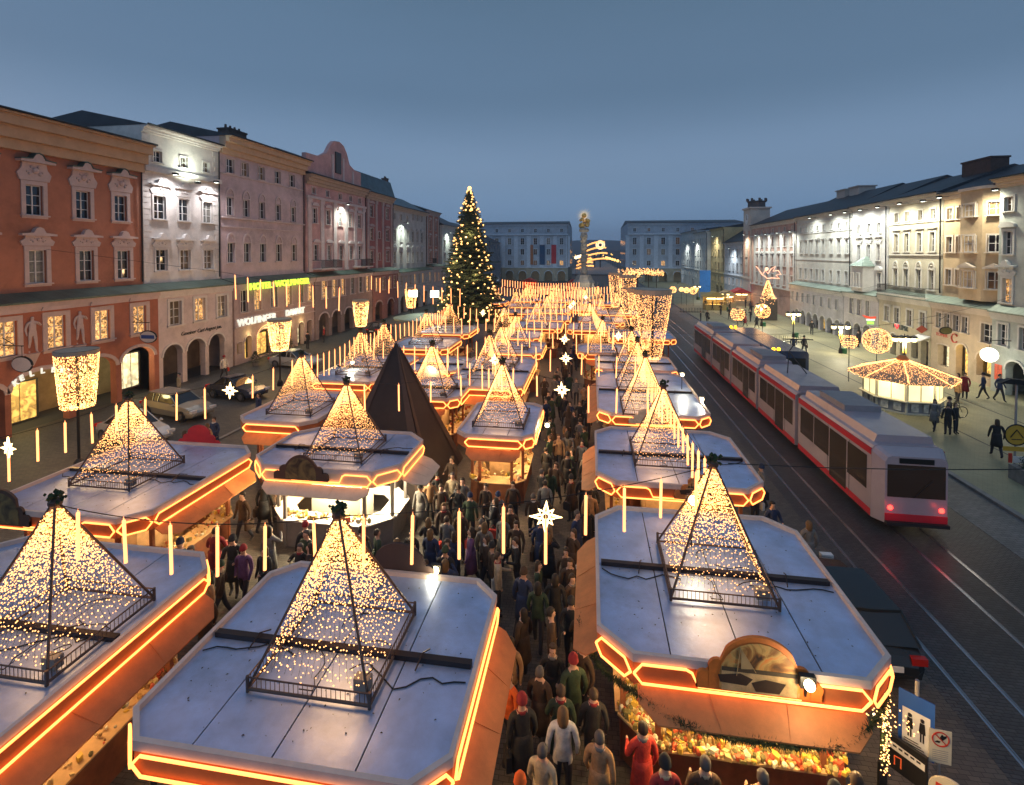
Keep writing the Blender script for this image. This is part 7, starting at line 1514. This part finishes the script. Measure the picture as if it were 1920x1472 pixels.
# ------------------------------------------------------------------ facade flood lights (real fixtures)
flm = mat('cool_flood', (1, 1, 1), emit=(.9, 1, .85), es=6, var=0)
def facade_lamp(x, y, z, side, lab, e, col, up=False, spot=115, tilt=14, out=1.0):
    s_ = 1 if side == 'L' else -1; t_ = thing('facade_lamp', lab, 'lamp', (x, y, z), 0, 'flood lamps fixed to the house fronts')
    part('housing', MB().box(-.14, .14, -.18, .18, -.08, .08), iron, t_); part('lamp_face', MB().box(-.1, .1, -.14, .14, -.1, -.085) if not up else MB().box(-.1, .1, -.14, .14, .085, .1), flm, t_); part('bracket', MB().tube([(0, 0, 0), (-s_ * .8, 0, 0)], .025, 4), iron, t_)
    lamp('SPOT', (0 if side == 'L' else -.9, 0, .15 if up else -.15), e * (2.3 if side == 'L' else 2.6) * R.uniform(.75, 1.2), col, t_, .25, rot=(0, (PI - s_ * rad(tilt) if up else s_ * rad(tilt)), 0), spot=min(165, spot + 35), blend=1.0)
CW_ = (.97, 1.0, .90); CR = (1, .93, .70)
facade_lamp(-31.0, 36.6, 15.6, 'L', 'flood lamp lighting the attic of the white house', 420, (.88, 1, .82), True, 140, 20)
facade_lamp(-31.2, 34.6, 16.0, 'L', 'lamp under the ledge lighting the white house downward', 500, (.95, .93, .95), False, 120, 12)
facade_lamp(-31.2, 38.9, 16.0, 'L', 'second lamp under the ledge of the white house', 400, (.95, .93, .95), False, 120, 12)
facade_lamp(-30.9, 62, 16.3, 'L', 'flood lamp at the middle window of the gabled house', 900, (.85, 1, .85), False, 110, 14)
facade_lamp(-31.0, 84, 15.2, 'L', 'flood lamp on the pale grey green house', 1100, (.85, 1, .85), False, 110, 14)
facade_lamp(-30.6, 110, 14.5, 'L', 'flood lamp on the house behind the fir', 900, (.85, 1, .85), False, 120, 14)
for i, (y, z) in enumerate(((41.9, 14.6), (47.9, 14.7), (50.0, 14.6), (53.5, 14.7), (57.2, 14.7), (60.6, 14.7), (64.0, 14.7), (67.5, 14.7), (73.5, 14.7))):
    facade_lamp(29.0, y, z, 'R', ['lamp under the eaves by the corner bay', 'lamp under the eaves between apricot and cream houses', 'first lamp over the zigzag pediments', 'second lamp over the zigzag pediments', 'lamp between cream and white houses', 'middle lamp of the tall white house', 'left lamp of the tall white house', 'right lamp of the long white house', 'left lamp of the long white house'][i], 620, CR if i < 4 else CW_, False, 125, 13)
for i, y in enumerate((80.9, 86.1, 91.5, 96.7)): facade_lamp(29.2, y, 13.2, 'R', ['first', 'second', 'third', 'last'][i] + ' lamp on the pilasters of the town hall', 520, CW_, False, 120, 12)
facade_lamp(29.0, 103, 13.5, 'R', 'lamp on the clock tower', 700, CR, False, 100, 14); facade_lamp(28.9, 113, 11.0, 'R', 'lamp on the pale blue house', 600, (.85, .95, 1), False, 110, 14)
facade_lamp(28.9, 128, 14, 'R', 'lamp on the yellow house', 800, CR, False, 120, 14); facade_lamp(28.2, 146, 13, 'R', 'lamp on the far white house', 900, CW_, False, 120, 14); facade_lamp(28.9, 165, 13, 'R', 'lamp on the farthest pale house', 900, CW_, False, 120, 14)

for i, (x, y) in enumerate(((-31, 170), (-20, 170), (-11, 170), (17, 170), (28, 170), (42, 170))):  # flood lamps added to brighten the far blocks
    t_ = thing('added_flood', ['first', 'second', 'third', 'fourth', 'fifth', 'sixth'][i] + ' added flood lamp from the left, brightening the far riverside blocks', 'lamp', (x, y, 0), 0, 'added flood lamps before the riverside blocks'); part('housing', MB().box(-.2, .2, -.15, .15, 0, .3), iron, t_)
    part('lamp_face', MB().box(-.16, .16, .15, .16, .05, .27), flm, t_); lamp('SPOT', (0, .3, .4), 450, (.8, .9, 1), t_, .3, rot=(rad(125), 0, 0), spot=110, blend=1)

# the same description twice: tell the two or three apart by distance
_by = {}
for o in list(C.objects):
    if o.parent is None and o.get('category') == 'person': _by.setdefault(o['label'], []).append(o)
for l_, g_ in _by.items():
    if 1 < len(g_) < 4:
        for o, w_ in zip(sorted(g_, key=lambda o: o.location.y), ['nearer one', 'farther one'] if len(g_) == 2 else ['nearest', 'middle', 'farthest']): o['label'] = l_ + ', ' + w_
for o in list(C.objects):
    if o.parent is None and o.get('category') == 'person' and len(o['label'].split()) > 16:
        for t_ in (', facing us', ', facing away'): o['label'] = o['label'].replace(t_, '')
import os
_hz = MB(); _hz.box(-2210, 2210, -62, 1360, -2, 60)
hzm = bpy.data.materials.new('haze_air'); hzm.use_nodes = True; _n = hzm.node_tree; _n.nodes.clear(); _o = _n.nodes.new('ShaderNodeOutputMaterial'); _v = _n.nodes.new('ShaderNodeVolumePrincipled'); _v.inputs['Color'].default_value = (.75, .84, 1, 1); _v.inputs['Density'].default_value = .0006; _v.inputs['Anisotropy'].default_value = .2
_n.links.new(_v.outputs[0], _o.inputs['Volume'])
HZ = ob('haze', _hz.mesh('haze', hzm), None, kind='stuff')
